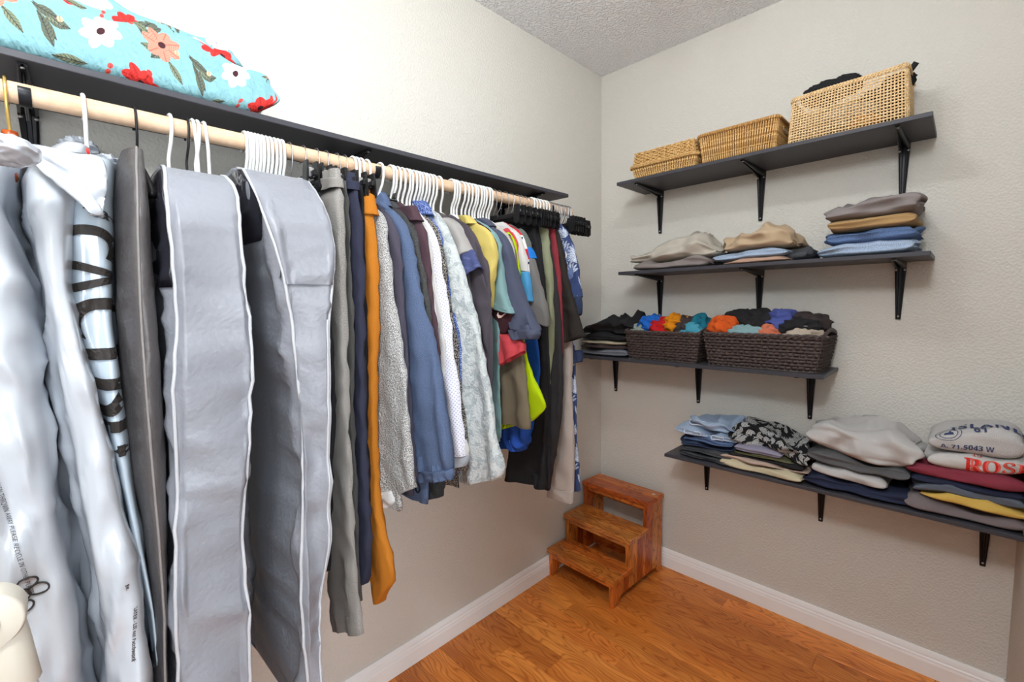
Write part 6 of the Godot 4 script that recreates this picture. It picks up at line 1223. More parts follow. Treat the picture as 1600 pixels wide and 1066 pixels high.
# ------------------------------------------------------------------ wooden step stool
func stool() -> void:
	var t := thing("step_stool", "three step wooden stool of mixed brown boards in the corner", "step stool", Vector3(0.205, 0, 0.03))
	t.rotation.y = -0.03
	var W := 0.375
	var th := 0.022
	var tops := [[0.132, 0.285, 0.44], [0.262, 0.15, 0.315], [0.385, 0.015, 0.165]]   # height, back, front
	for i in 3:
		var e: Array = tops[i]
		var n := 2
		for k in n:   # each tread is glued from two boards
			var d: float = (e[2] - e[1]) / n
			var b := MB.new()
			b.box(Vector3(0, e[0] - th / 2, e[1] + d * (k + 0.5)), Vector3(W, th, d - 0.0008), 0.003, Transform3D(), Vector2(i * 0.31 + k * 0.17, k * 0.4 + i * 0.23))
			obj("tread_board", b, M.stool[[1, 4, 4, 0, 1, 3][i * 2 + k]], t)
		var f := MB.new()
		f.box(Vector3(0, e[0] - th - 0.012, e[2] - 0.022), Vector3(W - 0.05, 0.024, 0.016), 0.002, Transform3D(), Vector2(i * 0.2, 0.7))
		obj("apron", f, M.stool[[2, 0, 2][i]], t)
	for s in [-1.0, 1.0]:   # sides: upright boards under the stepped treads, with an arched foot
		var x0: float = s * (W / 2 - 0.018)
		var zs := [0.018, 0.06, 0.105, 0.16, 0.19, 0.235, 0.305, 0.345, 0.43]
		for k in 8:
			var za: float = zs[k]
			var zb: float = zs[k + 1]
			var top := 0.0
			for e in tops:
				if (za + zb) / 2 >= e[1] and (za + zb) / 2 <= e[2]: top = maxf(top, e[0] - th)
			var la := 0.038 * clampf(minf((za - 0.05) / 0.025, (0.40 - za) / 0.035), 0, 1)
			var lb := 0.038 * clampf(minf((zb - 0.05) / 0.025, (0.40 - zb) / 0.035), 0, 1)
			var o := PackedVector2Array([Vector2(-za - 0.0004, la)])
			for m in range(1, 6):
				var z := lerpf(za, zb, m / 6.0)
				o.append(Vector2(-z, 0.038 * clampf(minf((z - 0.05) / 0.025, (0.40 - z) / 0.035), 0, 1)))
			o.append_array(PackedVector2Array([Vector2(-zb + 0.0004, lb), Vector2(-zb + 0.0004, top), Vector2(-za - 0.0004, top)]))
			var b := MB.new()
			b.prism(o, -0.009, 0.009, Transform3D(Basis(Vector3(0, 0, -1), Vector3(0, 1, 0), Vector3(1, 0, 0)), Vector3(x0, 0, 0)))
			for j in b.uv.size(): b.uv[j] = Vector2(b.uv[j].y + k * 0.37, b.uv[j].x + k * 0.21)
			obj("side_board", b, M.stool[[4, 0, 3, 1, 5, 4, 3, 1][k]], t)
	var q := MB.new()
	q.box(Vector3(0, 0.30, 0.03), Vector3(W - 0.054, 0.05, 0.016), 0.002)
	obj("back_rail", q, M.stool[3], t)
	q = MB.new()
	q.box(Vector3(0, 0.075, 0.10), Vector3(W - 0.054, 0.05, 0.016), 0.002)
	obj("back_rail", q, M.stool[1], t)
	q = MB.new()
	q.box(Vector3(W / 2 - 0.03, 0.3856, 0.06), Vector3(0.014, 0.0012, 0.008), 0.0004)
	obj("price_sticker", q, mat(rgb(225, 220, 210), 0.7), t, Vector3.ZERO, "small pale sticker")

# ------------------------------------------------------------------ the folding rack at the left edge
func rack() -> void:
	var beige := mat(rgb(206, 201, 188), 0.5)
	var c := Vector3(0.66, 0.0, 2.112)
	var t := thing("folding_rack", "white tube leg with beige plastic hinge of a folding rack at the left edge", "drying rack", c)
	var hub := Vector3(0.0, 0.975, 0.006)
	var b := MB.new()
	var ax := Transform3D(Basis(Vector3(0, 0, 1), Vector3(-1, 0, 0).cross(Vector3(0, 0, 1)) * -1.0, Vector3(0, 1, 0)), hub)
	ax = Transform3D(Basis(Vector3.FORWARD, PI / 2), hub)
	b.lathe(PackedVector2Array([Vector2(0, -0.022), Vector2(0.028, -0.022), Vector2(0.031, -0.018), Vector2(0.031, 0.012), Vector2(0.028, 0.018), Vector2(0.0, 0.018)]), ax, 36)
	b.lathe(PackedVector2Array([Vector2(0, 0.016), Vector2(0.012, 0.018), Vector2(0.012, 0.021), Vector2(0.009, 0.0215), Vector2(0.009, 0.019), Vector2(0, 0.019)]), ax, 24)
	var d := Vector3(0.0, -1.0, -0.14).normalized()
	b.tube(PackedVector3Array([hub + d * 0.0 + Vector3(-0.004, 0, -0.008), hub + d * 0.03 + Vector3(-0.004, 0, -0.008), hub + d * 0.085 + Vector3(-0.004, 0, -0.006)]), 0.019, 14)
	obj("hinge", b, beige, t)
	b = MB.new()
	var p := PackedVector3Array()
	for k in 8: p.append(hub + d * lerpf(0.07, 0.976, k / 7.0) + Vector3(-0.004, 0, -0.006))
	b.tube(p, 0.0145, 16)
	b.lathe(PackedVector2Array([Vector2(0, 0), Vector2(0.019, 0), Vector2(0.019, 0.02), Vector2(0.0, 0.02)]), Transform3D(Basis(), hub + d * 0.976 + Vector3(-0.004, 0, -0.006) - Vector3(0, hub.y + d.y * 0.976, 0)), 14)
	obj("leg", b, M.white, t)
	b = MB.new()
	var e2 := Vector3(0.0, -1.0, 0.32).normalized()
	p = PackedVector3Array()
	for k in 8: p.append(hub + e2 * lerpf(0.0, 1.02, k / 7.0) + Vector3(-0.03, 0, 0.0))
	b.tube(p, 0.0145, 16)
	obj("leg", b, M.white, t)
# ------------------------------------------------------------------ mesh helpers
# MB collects triangles; "rep" welds vertices for smooth shading across seams.
class MB:
	var v := PackedVector3Array()
	var n := PackedVector3Array()
	var uv := PackedVector2Array()
	var ix := PackedInt32Array()

	func tri_flat(pts: PackedVector3Array, uvs: PackedVector2Array) -> void:   # convex polygon, counter-clockwise seen from outside
		var nn := (pts[1] - pts[0]).cross(pts[2] - pts[0]).normalized()
		var b := v.size()
		for i in pts.size():
			v.append(pts[i]); n.append(nn); uv.append(uvs[i])
		for i in range(1, pts.size() - 1):
			ix.append(b); ix.append(b + i + 1); ix.append(b + i)

	func poly(pts: PackedVector3Array) -> void:
		var nn := (pts[1] - pts[0]).cross(pts[2] - pts[0])
		var a := nn.abs()
		var q := PackedVector2Array()
		for p in pts:
			q.append(Vector2(p.z, p.y) if a.x > a.y and a.x > a.z else (Vector2(p.x, p.z) if a.y > a.z else Vector2(p.x, p.y)))
		tri_flat(pts, q)

	# chamfered box; t places it, uv runs along the longest side (uo shifts it)
	func box(c: Vector3, s: Vector3, bev := 0.002, t := Transform3D(), uo := Vector2.ZERO) -> void:
		var h := s / 2.0
		var b := minf(bev, minf(h.x, minf(h.y, h.z)) * 0.9)
		var ax := 0 if s.x >= s.y and s.x >= s.z else (1 if s.y >= s.z else 2)
		for a in 3:
			var e := (a + 1) % 3
			var f := (a + 2) % 3
			for sg in [-1.0, 1.0]:
				var q := PackedVector3Array()
				for k in [[-1, -1], [1, -1], [1, 1], [-1, 1]]:
					var p := Vector3.ZERO
					p[a] = h[a] * sg; p[e] = (h[e] - b) * k[0] * sg; p[f] = (h[f] - b) * k[1]
					q.append(p)
				_face(q, c, t, ax, uo)
		for a in 3:
			var e := (a + 1) % 3
			var f := (a + 2) % 3
			for se in [-1.0, 1.0]:
				for sf in [-1.0, 1.0]:
					var q := PackedVector3Array()
					var w := [[-1, 0], [1, 0], [1, 1], [-1, 1]] if se * sf > 0 else [[1, 0], [-1, 0], [-1, 1], [1, 1]]
					for k in w:
						var p := Vector3.ZERO
						p[a] = (h[a] - b) * k[0]
						p[e] = (h[e] if k[1] == 0 else h[e] - b) * se
						p[f] = (h[f] - b if k[1] == 0 else h[f]) * sf
						q.append(p)
					_face(q, c, t, ax, uo)
		for sx in [-1.0, 1.0]:
			for sy in [-1.0, 1.0]:
				for sz in [-1.0, 1.0]:
					var q := PackedVector3Array([Vector3(h.x * sx, (h.y - b) * sy, (h.z - b) * sz), Vector3((h.x - b) * sx, h.y * sy, (h.z - b) * sz), Vector3((h.x - b) * sx, (h.y - b) * sy, h.z * sz)])
					if sx * sy * sz < 0: q.reverse()
					_face(q, c, t, ax, uo)

	func _face(q: PackedVector3Array, c: Vector3, t: Transform3D, ax: int, uo: Vector2) -> void:
		var nn := (q[1] - q[0]).cross(q[2] - q[0]).abs()
		var o := 0 if nn.x > nn.y and nn.x > nn.z else (1 if nn.y > nn.z else 2)
		var u := ax if ax != o else (ax + 1) % 3
		var w := 3 - o - u
		var r := PackedVector3Array()
		var uvs := PackedVector2Array()
		for p in q:
			uvs.append(Vector2(p[u], p[w]) + uo); r.append(t * (p + c))
		tri_flat(r, uvs)

	# grid of rings (each the same count), closed around; cap: 0 open, 1 closed, 2 hollow hem
	func loft(rings: Array, cap_a := 1, cap_b := 1, us := 1.0, vs := 1.0) -> void:
		var rr: Array = rings.duplicate()
		if cap_b == 2: rr.append_array(_hollow(rr[rr.size() - 1], rr[rr.size() - 2]))
		if cap_a == 2:
			var hb := _hollow(rr[0], rr[1]); hb.reverse(); hb.append_array(rr); rr = hb
		var m := rr.size()
		var k: int = rr[0].size()
		var b := v.size()
		var rep := PackedInt32Array()
		var lv := 0.0
		for i in m:
			var r: PackedVector3Array = rr[i]
			if i > 0: lv += (rr[i][k / 4] - rr[i - 1][k / 4]).length()
			var lu := 0.0
			for j in k + 1:
				if j > 0: lu += (r[j % k] - r[j - 1]).length()
				v.append(r[j % k]); uv.append(Vector2(lu * us, lv * vs)); rep.append(b + i * (k + 1) + (j % k))
		var st := ix.size()
		for i in m - 1:
			for j in k:
				var a := b + i * (k + 1) + j
				var d := a + k + 1
				ix.append(a); ix.append(d); ix.append(a + 1)
				ix.append(a + 1); ix.append(d); ix.append(d + 1)
		for e in 2:
			if (cap_a if e == 0 else cap_b) == 0: continue
			var i := 0 if e == 0 else m - 1
			var c := Vector3.ZERO
			for p in rr[i]: c += p
			c /= k
			var ci := v.size()
			v.append(c); uv.append(Vector2(0.0, 0.0)); rep.append(ci)
			for j in k:
				var a := b + i * (k + 1) + j
				if e == 0:
					ix.append(ci); ix.append(a); ix.append(a + 1)
				else:
					ix.append(ci); ix.append(a + 1); ix.append(a)
		_finish(b, st, rep)

	func _hollow(r: PackedVector3Array, prev: PackedVector3Array) -> Array:
		var c := Vector3.ZERO
		var c2 := Vector3.ZERO
		for i in r.size(): c += r[i]; c2 += prev[i]
		c /= r.size(); c2 /= r.size()
		var back := (c2 - c).normalized()
		var o := []
		for st in [[0.86, 0.002], [0.80, 0.012], [0.7, 0.04]]:
			var q := PackedVector3Array()
			for p in r: q.append(c + (p - c) * st[0] + back * st[1])
			o.append(q)
		return o

	func _finish(b: int, st: int, rep: PackedInt32Array) -> void:
		var vol := 0.0
		var o := v[b]
		for t in range(st, ix.size(), 3):
			vol += (v[ix[t]] - o).dot((v[ix[t + 1]] - o).cross(v[ix[t + 2]] - o))
		var acc := PackedVector3Array()
		acc.resize(v.size() - b)
		var sgn := 1.0 if vol >= 0 else -1.0
		for t in range(st, ix.size(), 3):
			var p0 := ix[t]
			var p1 := ix[t + 1]
			var p2 := ix[t + 2]
			var fn := (v[p1] - v[p0]).cross(v[p2] - v[p0]) * sgn
			acc[rep[p0 - b] - b] += fn; acc[rep[p1 - b] - b] += fn; acc[rep[p2 - b] - b] += fn
			if sgn > 0:
				ix[t + 1] = p2; ix[t + 2] = p1
		for i in v.size() - b:
			n.append(acc[rep[i] - b].normalized())

	func tube(path: PackedVector3Array, rad: float, sides := 6, cap := 1, flat := 1.0) -> void:
		var rings := []
		var up := Vector3.UP
		for i in path.size():
			var d := (path[mini(i + 1, path.size() - 1)] - path[maxi(i - 1, 0)]).normalized()
			if i == 0 and absf(d.y) > 0.9: up = Vector3.RIGHT
			var s := d.cross(up).normalized()
			if s.length() < 0.5: s = d.cross(Vector3(0.3, 0.2, 0.9)).normalized()
			up = s.cross(d).normalized()
			var r := PackedVector3Array()
			for j in sides:
				var a := TAU * j / sides
				r.append(path[i] + s * cos(a) * rad + up * sin(a) * rad * flat)
			rings.append(r)
		loft(rings, cap, cap)

	func lathe(prof: PackedVector2Array, t := Transform3D(), sides := 24) -> void:   # (radius, height) about y
		var rings := []
		for p in prof:
			var r := PackedVector3Array()
			for j in sides:
				var a := TAU * j / sides
				r.append(t * Vector3(cos(a) * maxf(p.x, 0.0002), p.y, sin(a) * maxf(p.x, 0.0002)))
			rings.append(r)
		loft(rings)

	# convex or simple outline in the xy plane, extruded along z
	func prism(o: PackedVector2Array, z0: float, z1: float, t := Transform3D()) -> void:
		var q := o.duplicate()
		var area := 0.0
		for i in q.size(): area += q[i].cross(q[(i + 1) % q.size()])
		if area < 0: q.reverse()
		var tr := Geometry2D.triangulate_polygon(q)
		for i in range(0, tr.size(), 3):
			var a := q[tr[i]]
			var c := q[tr[i + 1]]
			var d := q[tr[i + 2]]
			if (c - a).cross(d - a) < 0:
				var w := c
				c = d; d = w
			poly(PackedVector3Array([t * Vector3(a.x, a.y, z1), t * Vector3(c.x, c.y, z1), t * Vector3(d.x, d.y, z1)]))
			poly(PackedVector3Array([t * Vector3(a.x, a.y, z0), t * Vector3(d.x, d.y, z0), t * Vector3(c.x, c.y, z0)]))
		for i in q.size():
			var a := q[i]
			var c := q[(i + 1) % q.size()]
			poly(PackedVector3Array([t * Vector3(a.x, a.y, z0), t * Vector3(c.x, c.y, z0), t * Vector3(c.x, c.y, z1), t * Vector3(a.x, a.y, z1)]))

	func mesh(off := Vector3.ZERO) -> ArrayMesh:
		var m := ArrayMesh.new()
		var a := []
		a.resize(Mesh.ARRAY_MAX)
		var vv := v
		if off != Vector3.ZERO:
			vv = PackedVector3Array()
			for p in v: vv.append(p - off)
		a[Mesh.ARRAY_VERTEX] = vv; a[Mesh.ARRAY_NORMAL] = n; a[Mesh.ARRAY_TEX_UV] = uv; a[Mesh.ARRAY_INDEX] = ix
		m.add_surface_from_arrays(Mesh.PRIMITIVE_TRIANGLES, a)
		return m

var taken := {}
func numbered(called: String) -> String:
	taken[called] = taken.get(called, -1) + 1
	return called if taken[called] == 0 else "%s_%03d" % [called, taken[called]]

func tag(o: Node, label: String, category: String, group := "", kind := "") -> Node:
	if label: o.set_meta("label", label)
	if category: o.set_meta("category", category)
	if group: o.set_meta("group", group)
	if kind: o.set_meta("kind", kind)
	return o

func thing(called: String, label: String, category: String, at := Vector3.ZERO, group := "") -> Node3D:
	var o := Node3D.new()
	o.name = numbered(called)
	add_child(o, true)
	o.position = at
	tag(o, label, category, group)
	return o

# one named mesh; the shape is given in world space when "off" is the owner's place
func obj(called: String, b: MB, m: Material, parent: Node = self, off := Vector3.ZERO, label := "") -> MeshInstance3D:
	var o := MeshInstance3D.new()
	o.name = numbered(called) if parent == self else called
	o.mesh = b.mesh(off)
	o.material_override = m
	parent.add_child(o, true)
	if label: o.set_meta("label", label)
	return o

func struct(called: String, b: MB, m: Material, parent: Node = self) -> MeshInstance3D:
	var o := obj(called, b, m, parent)
	if parent == self: o.set_meta("kind", "structure")
	return o

func dup(root: Node3D, at: Vector3, label := "", group := "") -> Node3D:
	var r: Node3D = root.duplicate()
	r.name = numbered(String(root.name).rstrip("0123456789").rstrip("_"))
	add_child(r, true)
	r.position = at
	if label: r.set_meta("label", label)
	if group: r.set_meta("group", group)
	return r

var nz := FastNoiseLite.new()
func nse(x: float, y: float, z: float) -> float:
	return nz.get_noise_3d(x, y, z)

# ------------------------------------------------------------------ textures and materials
func rgb(r: float, g: float, b: float) -> Color:
	return Color(r / 255.0, g / 255.0, b / 255.0)

func noise_tex(freq: float, oct: int, size := 256, normal := 0.0, ramp: Array = [], type := FastNoiseLite.TYPE_SIMPLEX_SMOOTH, sd := 1) -> NoiseTexture2D:
	var f := FastNoiseLite.new()
	f.noise_type = type
	f.frequency = freq
	f.seed = sd
	f.fractal_octaves = oct
	if oct == 1: f.fractal_type = FastNoiseLite.FRACTAL_NONE
	var t := NoiseTexture2D.new()
	t.width = size; t.height = size; t.seamless = true
	t.noise = f
	if normal > 0: t.as_normal_map = true; t.bump_strength = normal
	if ramp.size():
		var g := Gradient.new()
		var of := PackedFloat32Array()
		var co := PackedColorArray()
		for e in ramp: of.append(e[0]); co.append(e[1])
		g.offsets = of; g.colors = co
		t.color_ramp = g
	return t

func tex(im: Image) -> ImageTexture:
	return ImageTexture.create_from_image(im)

func blank(w: int, h: int, c: Color) -> Image:
	var im := Image.create(w, h, false, Image.FORMAT_RGB8)
	im.fill(c)
	return im

# a pointed leaf or petal printed on cloth, wrapping round the tile
func leaf(im: Image, cx: float, cy: float, ln: float, wd: float, ang: float, c: Color, vein: Color, point := 1.0, veins := true) -> void:
	var w := im.get_width()
	var h := im.get_height()
	var ca := cos(ang)
	var sa := sin(ang)
	var r := int(ln / 2 + 2)
	for y in range(-r, r + 1):
		for x in range(-r, r + 1):
			var u := (x * ca + y * sa) / (ln / 2)
			if absf(u) > 1: continue
			var q := (-x * sa + y * ca) / (wd / 2)
			var lim := pow(1 - absf(u), point * 0.8) * 1.25 if point > 0.9 else sqrt(1 - u * u)
			if absf(q) > minf(lim, 1.0): continue
			var col := c
			if veins and (absf(q) < 0.1 or absf(fposmod(u * 4 + absf(q) * 1.2, 1.0) - 0.5) < 0.08): col = vein
			im.set_pixel(posmod(int(cx) + x, w), posmod(int(cy) + y, h), col)

func wood_image(w: int, h: int, dark: Color, light: Color, sd: int, rings := 7.0, streak := 0.5) -> Image:
	var im := Image.create(w, h, false, Image.FORMAT_RGB8)
	var f := FastNoiseLite.new()
	f.seed = sd; f.frequency = 1.0; f.fractal_octaves = 3
	var f2 := FastNoiseLite.new()
	f2.seed = sd + 7; f2.frequency = 1.0; f2.fractal_octaves = 2
	for y in h:
		var vv := float(y) / h
		for x in w:
			var uu := float(x) / w
			# wrap along the grain by mapping to a circle
			var cx := cos(uu * TAU)
			var cy := sin(uu * TAU)
			var warp := f.get_noise_3d(cx * 0.36, cy * 0.36, vv * 2.0)
			var ring := fposmod((vv + warp * 0.5) * rings, 1.0)
			var g := pow(absf(ring * 2 - 1), 3.5)
			var st := f2.get_noise_3d(cx * 2.2, cy * 2.2, vv * 95.0) * 0.5 + 0.5
			var tone := f2.get_noise_3d(cx * 0.6 + 9, cy * 0.6, vv * 3.0) * 0.3
			var k := clampf(0.66 - g * 0.5 + (st - 0.5) * streak + tone, 0, 1)
			im.set_pixel(x, y, dark.lerp(light, k))
	return im

func mat(c: Color, rough := 0.9, t: Texture2D = null, sc := 1.0) -> StandardMaterial3D:
	var m := StandardMaterial3D.new()
	m.albedo_color = c
	m.roughness = rough
	m.metallic_specular = 0.35
	if t: m.albedo_texture = t
	m.uv1_scale = Vector3(sc, sc, sc)
	return m

var WEAVE: Texture2D
var CREASE: Texture2D
var HEATHER: Texture2D
var FLEECE: Texture2D
func fab(c: Color, t: Texture2D = null, sc := 5.0, nrm := 0.5, rough := 0.93) -> StandardMaterial3D:
	var m := mat(c, rough, t, sc)
	m.normal_enabled = true
	m.normal_texture = CREASE
	m.normal_scale = nrm
	m.metallic_specular = 0.25
	m.cull_mode = BaseMaterial3D.CULL_DISABLED
	return m
# ------------------------------------------------------------------ cloth builders
func resample(c: PackedVector2Array, n: int, smooth := 2) -> PackedVector2Array:
	var cum := PackedFloat32Array([0.0])
	for i in range(1, c.size()): cum.append(cum[i - 1] + c[i].distance_to(c[i - 1]))
	var o := PackedVector2Array()
	var k := 0
	for i in n:
		var d := cum[cum.size() - 1] * i / (n - 1)
		while k < c.size() - 2 and cum[k + 1] < d: k += 1
		o.append(c[k].lerp(c[k + 1], clampf((d - cum[k]) / maxf(cum[k + 1] - cum[k], 1e-6), 0, 1)))
	for s in smooth:
		var q := o.duplicate()
		for i in range(1, n - 1): o[i] = (q[i - 1] + q[i] * 2 + q[i + 1]) / 4.0
	return o

# a flat hanging piece of cloth between the outlines l and r (in the plane z), h thick, with folds running down it
func panel(b: MB, z: float, r: PackedVector2Array, l: PackedVector2Array, h0: float, h1: float, o := {}) -> void:
	var nl: int = o.get("nl", 44)
	var nj: int = o.get("nj", 36)
	var fo: float = o.get("folds", 0.006)
	var ff: float = o.get("ff", 16.0)
	var sd: float = o.get("sd", 1.0) * 7.31
	var dz: float = o.get("dz", 0.0)
	var wr: float = o.get("wr", 0.003)
	var rr := resample(r, nl)
	var ll := resample(l, nl)
	var rings := []
	for i in nl:
		var t := float(i) / (nl - 1)
		var a := ll[i]
		var c := rr[i]
		var w := a.distance_to(c)
		var h := lerpf(h0, h1, t) * minf(1.0, sqrt(t / 0.07) + 0.3)
		var am := fo * lerpf(0.3, 1.0, t)
		var ring := PackedVector3Array()
		for j in nj:
			var ph := TAU * j / nj
			var cc := cos(ph)
			var ss := sin(ph)
			var u := 0.5 + 0.5 * signf(cc) * pow(absf(cc), 0.75)
			var p := a.lerp(c, u)
			var fz := am * (nse(u * w * ff, p.y * 0.9, sd) * 1.5 + nse(u * w * ff * 2.3, p.y * 1.5, sd + 2.0) * 0.6)
			var wz := wr * (1.0 - 3.0 * absf(nse(p.x * 9 + p.y * 5, p.y * 11 - p.x * 4, sd + 3 + signf(ss))))
			var e := 0.003 * nse(p.y * 5, sd, cc) * absf(cc)
			ring.append(Vector3(p.x + e, p.y + e * 0.3, z + dz * t + fz + (h * pow(absf(ss), 0.7) + wz) * signf(ss)))
		rings.append(ring)
	b.loft(rings, o.get("top", 1), o.get("bot", 2))

# a garment bag: levels of (y, outer x, near z, far z); the point at level f and angle ph round it
func bag_pt(g: Dictionary, f: float, ph: float) -> Vector3:
	var y: PackedFloat32Array = g.y
	var i := clampi(int(f), 0, y.size() - 2)
	var k := f - i
	var yy := lerpf(y[i], y[i + 1], k)
	var xo := lerpf(g.x[i], g.x[i + 1], k)
	var zn := lerpf(g.n[i], g.n[i + 1], k)
	var zf := lerpf(g.f[i], g.f[i + 1], k)
	var xi := maxf(0.54 - xo, 0.03)
	var c := cos(ph)
	var s := sin(ph)
	var e: float = g.e
	var hx := (xo - xi) / 2
	var hz := (zn - zf) / 2
	var p := Vector3(xi + hx + hx * signf(c) * pow(absf(c), e), yy, zf + hz + hz * signf(s) * pow(absf(s), e))
	var t := clampf((y[0] - yy) / 0.25, 0.15, 1.0)
	var w: float = g.wr * t
	var q := p.z * 2.0 - p.x
	var r1 := 1.0 - absf(nse(yy * g.fy + q * 4.0, q * 6.0 - yy * 1.5, g.sd)) * 3.0
	var r2 := nse(yy * 2.2, q * 11.0, g.sd + 5.0)
	var r3 := 1.0 - absf(nse(yy * 9.0 + q * 5.0, q * 8.0 - yy * 3.0, g.sd + 9.0)) * 4.0
	var d := w * (r1 * 0.6 + r2 * 1.4 + maxf(r3, -0.5) * 0.42)
	return p + Vector3(c * absf(c), 0, s * absf(s)) * d

func bag_mesh(b: MB, g: Dictionary, nl := 90, nj := 84) -> void:
	var m: float = g.y.size() - 1
	var rings := []
	for i in nl:
		var f := m * i / (nl - 1)
		var r := PackedVector3Array()
		for j in nj: r.append(bag_pt(g, f, TAU * j / nj))
		rings.append(r)
	b.loft(rings, 1, 1)

# a strip of the bag's own surface between two angles, lifted by d (windows, flaps)
func bag_patch(b: MB, g: Dictionary, f0: float, f1: float, a0: float, a1: float, d: float, nl := 24, nj := 20) -> void:
	var rings := []
	for i in nl + 1:
		var r := PackedVector3Array()
		var f := lerpf(f0, f1, float(i) / nl)
		for s in [1, 0]:
			for j in nj + 1:
				var ph := lerpf(a0, a1, float(j if s == 1 else nj - j) / nj)
				r.append(bag_pt(g, f, ph) + Vector3(cos(ph), 0, sin(ph)) * (d if s == 1 else d - 0.0025))
		rings.append(r)
	b.loft(rings, 1, 1)

func bag_seam(b: MB, g: Dictionary, ph: float, f0: float, f1: float, rad: float, n := 60) -> void:
	var p := PackedVector3Array()
	for i in n + 1: p.append(bag_pt(g, lerpf(f0, f1, float(i) / n), ph) + Vector3(cos(ph), 0, sin(ph)) * rad * 0.5)
	b.tube(p, rad, 6)

# folded clothing lying on a shelf: u along x, ph round the section
func fold_pt(g: Dictionary, u: float, ph: float) -> Vector3:
	var pr: Array = g.prof
	var q := u * (pr.size() - 1)
	var i := clampi(int(q), 0, pr.size() - 2)
	var k := smoothstep(0.0, 1.0, q - i)
	var hp: float = lerpf(pr[i], pr[i + 1], k)
	var bs: Array = g.base
	var bq := u * (bs.size() - 1)
	var bi := clampi(int(bq), 0, bs.size() - 2)
	var yb: float = g.y0 + lerpf(bs[bi], bs[bi + 1], bq - bi)
	var hh: float = g.h * hp
	var e := pow(1.0 - minf(pow(absf(2 * u - 1), g.get("pw", 6.0)), 0.9999), 0.4)
	var c := cos(ph)
	var s := sin(ph)
	var sd: float = g.sd * 5.17
	var x: float = lerpf(g.x0, g.x1, u)
	var zc: float = (g.zb + g.zf) / 2
	var hz: float = (g.zf - g.zb) / 2
	var yl := signf(s) * pow(absf(s), g.get("es", 0.6))
	var y := yb + hh / 2 + yl * hh / 2 * e
	var z := zc + hz * signf(c) * pow(absf(c), g.get("ec", 0.5)) * (0.93 + 0.07 * e)
	var top := maxf(s, 0.0)
	var fr := maxf(c, 0.0)
	var lay: float = g.layers
	var wav := nse(x * 6, sd, 2.0) * 0.25
	var gr := pow(absf(cos(PI * ((y - yb) / maxf(hh, 0.001) * lay + wav))), 5.0)
	if lay > 1.5: z -= g.groove * gr * pow(fr, 0.4) * (1.0 if absf(yl) < 0.93 else 0.0)
	var w: float = g.wr * 1.7
	var n1 := 1.0 - 3.0 * absf(nse(x * 7 + z * 3, z * 7 - x * 2, sd))
	var n2 := nse(x * 5, z * 6 + y * 8, sd + 9)
	y += top * w * (n1 + n2 * 2.0)
	z += fr * w * (nse(x * 10, y * 25, sd + 4) * 1.6 + n2)
	x += (2 * u - 1) * w * nse(y * 20, z * 12, sd + 6) * 2.0 * pow(absf(2 * u - 1), 4.0)
	return Vector3(x, maxf(y, yb + 0.0005), z)

func fold_mesh(b: MB, g: Dictionary, nu := 46, nj := 56) -> void:
	var rings := []
	for i in nu:
		var u := 0.5 - 0.5 * cos(PI * (0.012 + 0.976 * i / (nu - 1)))
		var r := PackedVector3Array()
		for j in nj: r.append(fold_pt(g, u, TAU * j / nj))
		rings.append(r)
	b.loft(rings)

var fold_last: Dictionary
func folded(called: String, label: String, cat: String, group: String, m: Material, x0: float, x1: float, zb: float, zf: float, y0: float, h: float, o := {}) -> MeshInstance3D:
	var g := {"x0": x0, "x1": x1, "zb": zb, "zf": zf, "y0": y0, "h": h, "prof": o.get("prof", [1.0, 1.0]), "base": o.get("base", [0.0, 0.0]), "layers": o.get("lay", 2.0), "groove": o.get("gr", 0.008), "wr": o.get("wr", 0.004), "sd": o.get("sd", x0 * 17 + y0 * 5)}
	fold_last = g
	var b := MB.new()
	fold_mesh(b, g)
	var ob := obj(called, b, m)
	tag(ob, label, cat, group)
	return ob

# a rumpled piece of clothing
func clump(b: MB, c: Vector3, r: Vector3, sd: float, am := 0.22, fr := 2.3, nu := 30, nj := 36) -> void:
	var rings := []
	for i in nu:
		var th := PI * (0.02 + 0.96 * i / (nu - 1))
		var ring := PackedVector3Array()
		for j in nj:
			var ph := TAU * j / nj
			var d := Vector3(sin(th) * cos(ph), cos(th), sin(th) * sin(ph))
			var k := 1.0 - absf(nse(d.x * fr + sd, d.y * fr * 1.2, d.z * fr)) * 2.6
			var k2 := nse(d.x * fr * 2.2, d.y * fr * 2.2 + sd, d.z * fr * 2.2)
			var f := 1.0 + am * (k * 0.7 + k2 * 0.5)
			ring.append(c + Vector3(d.x * r.x, d.y * r.y, d.z * r.z) * f)
		rings.append(ring)
	b.loft(rings)

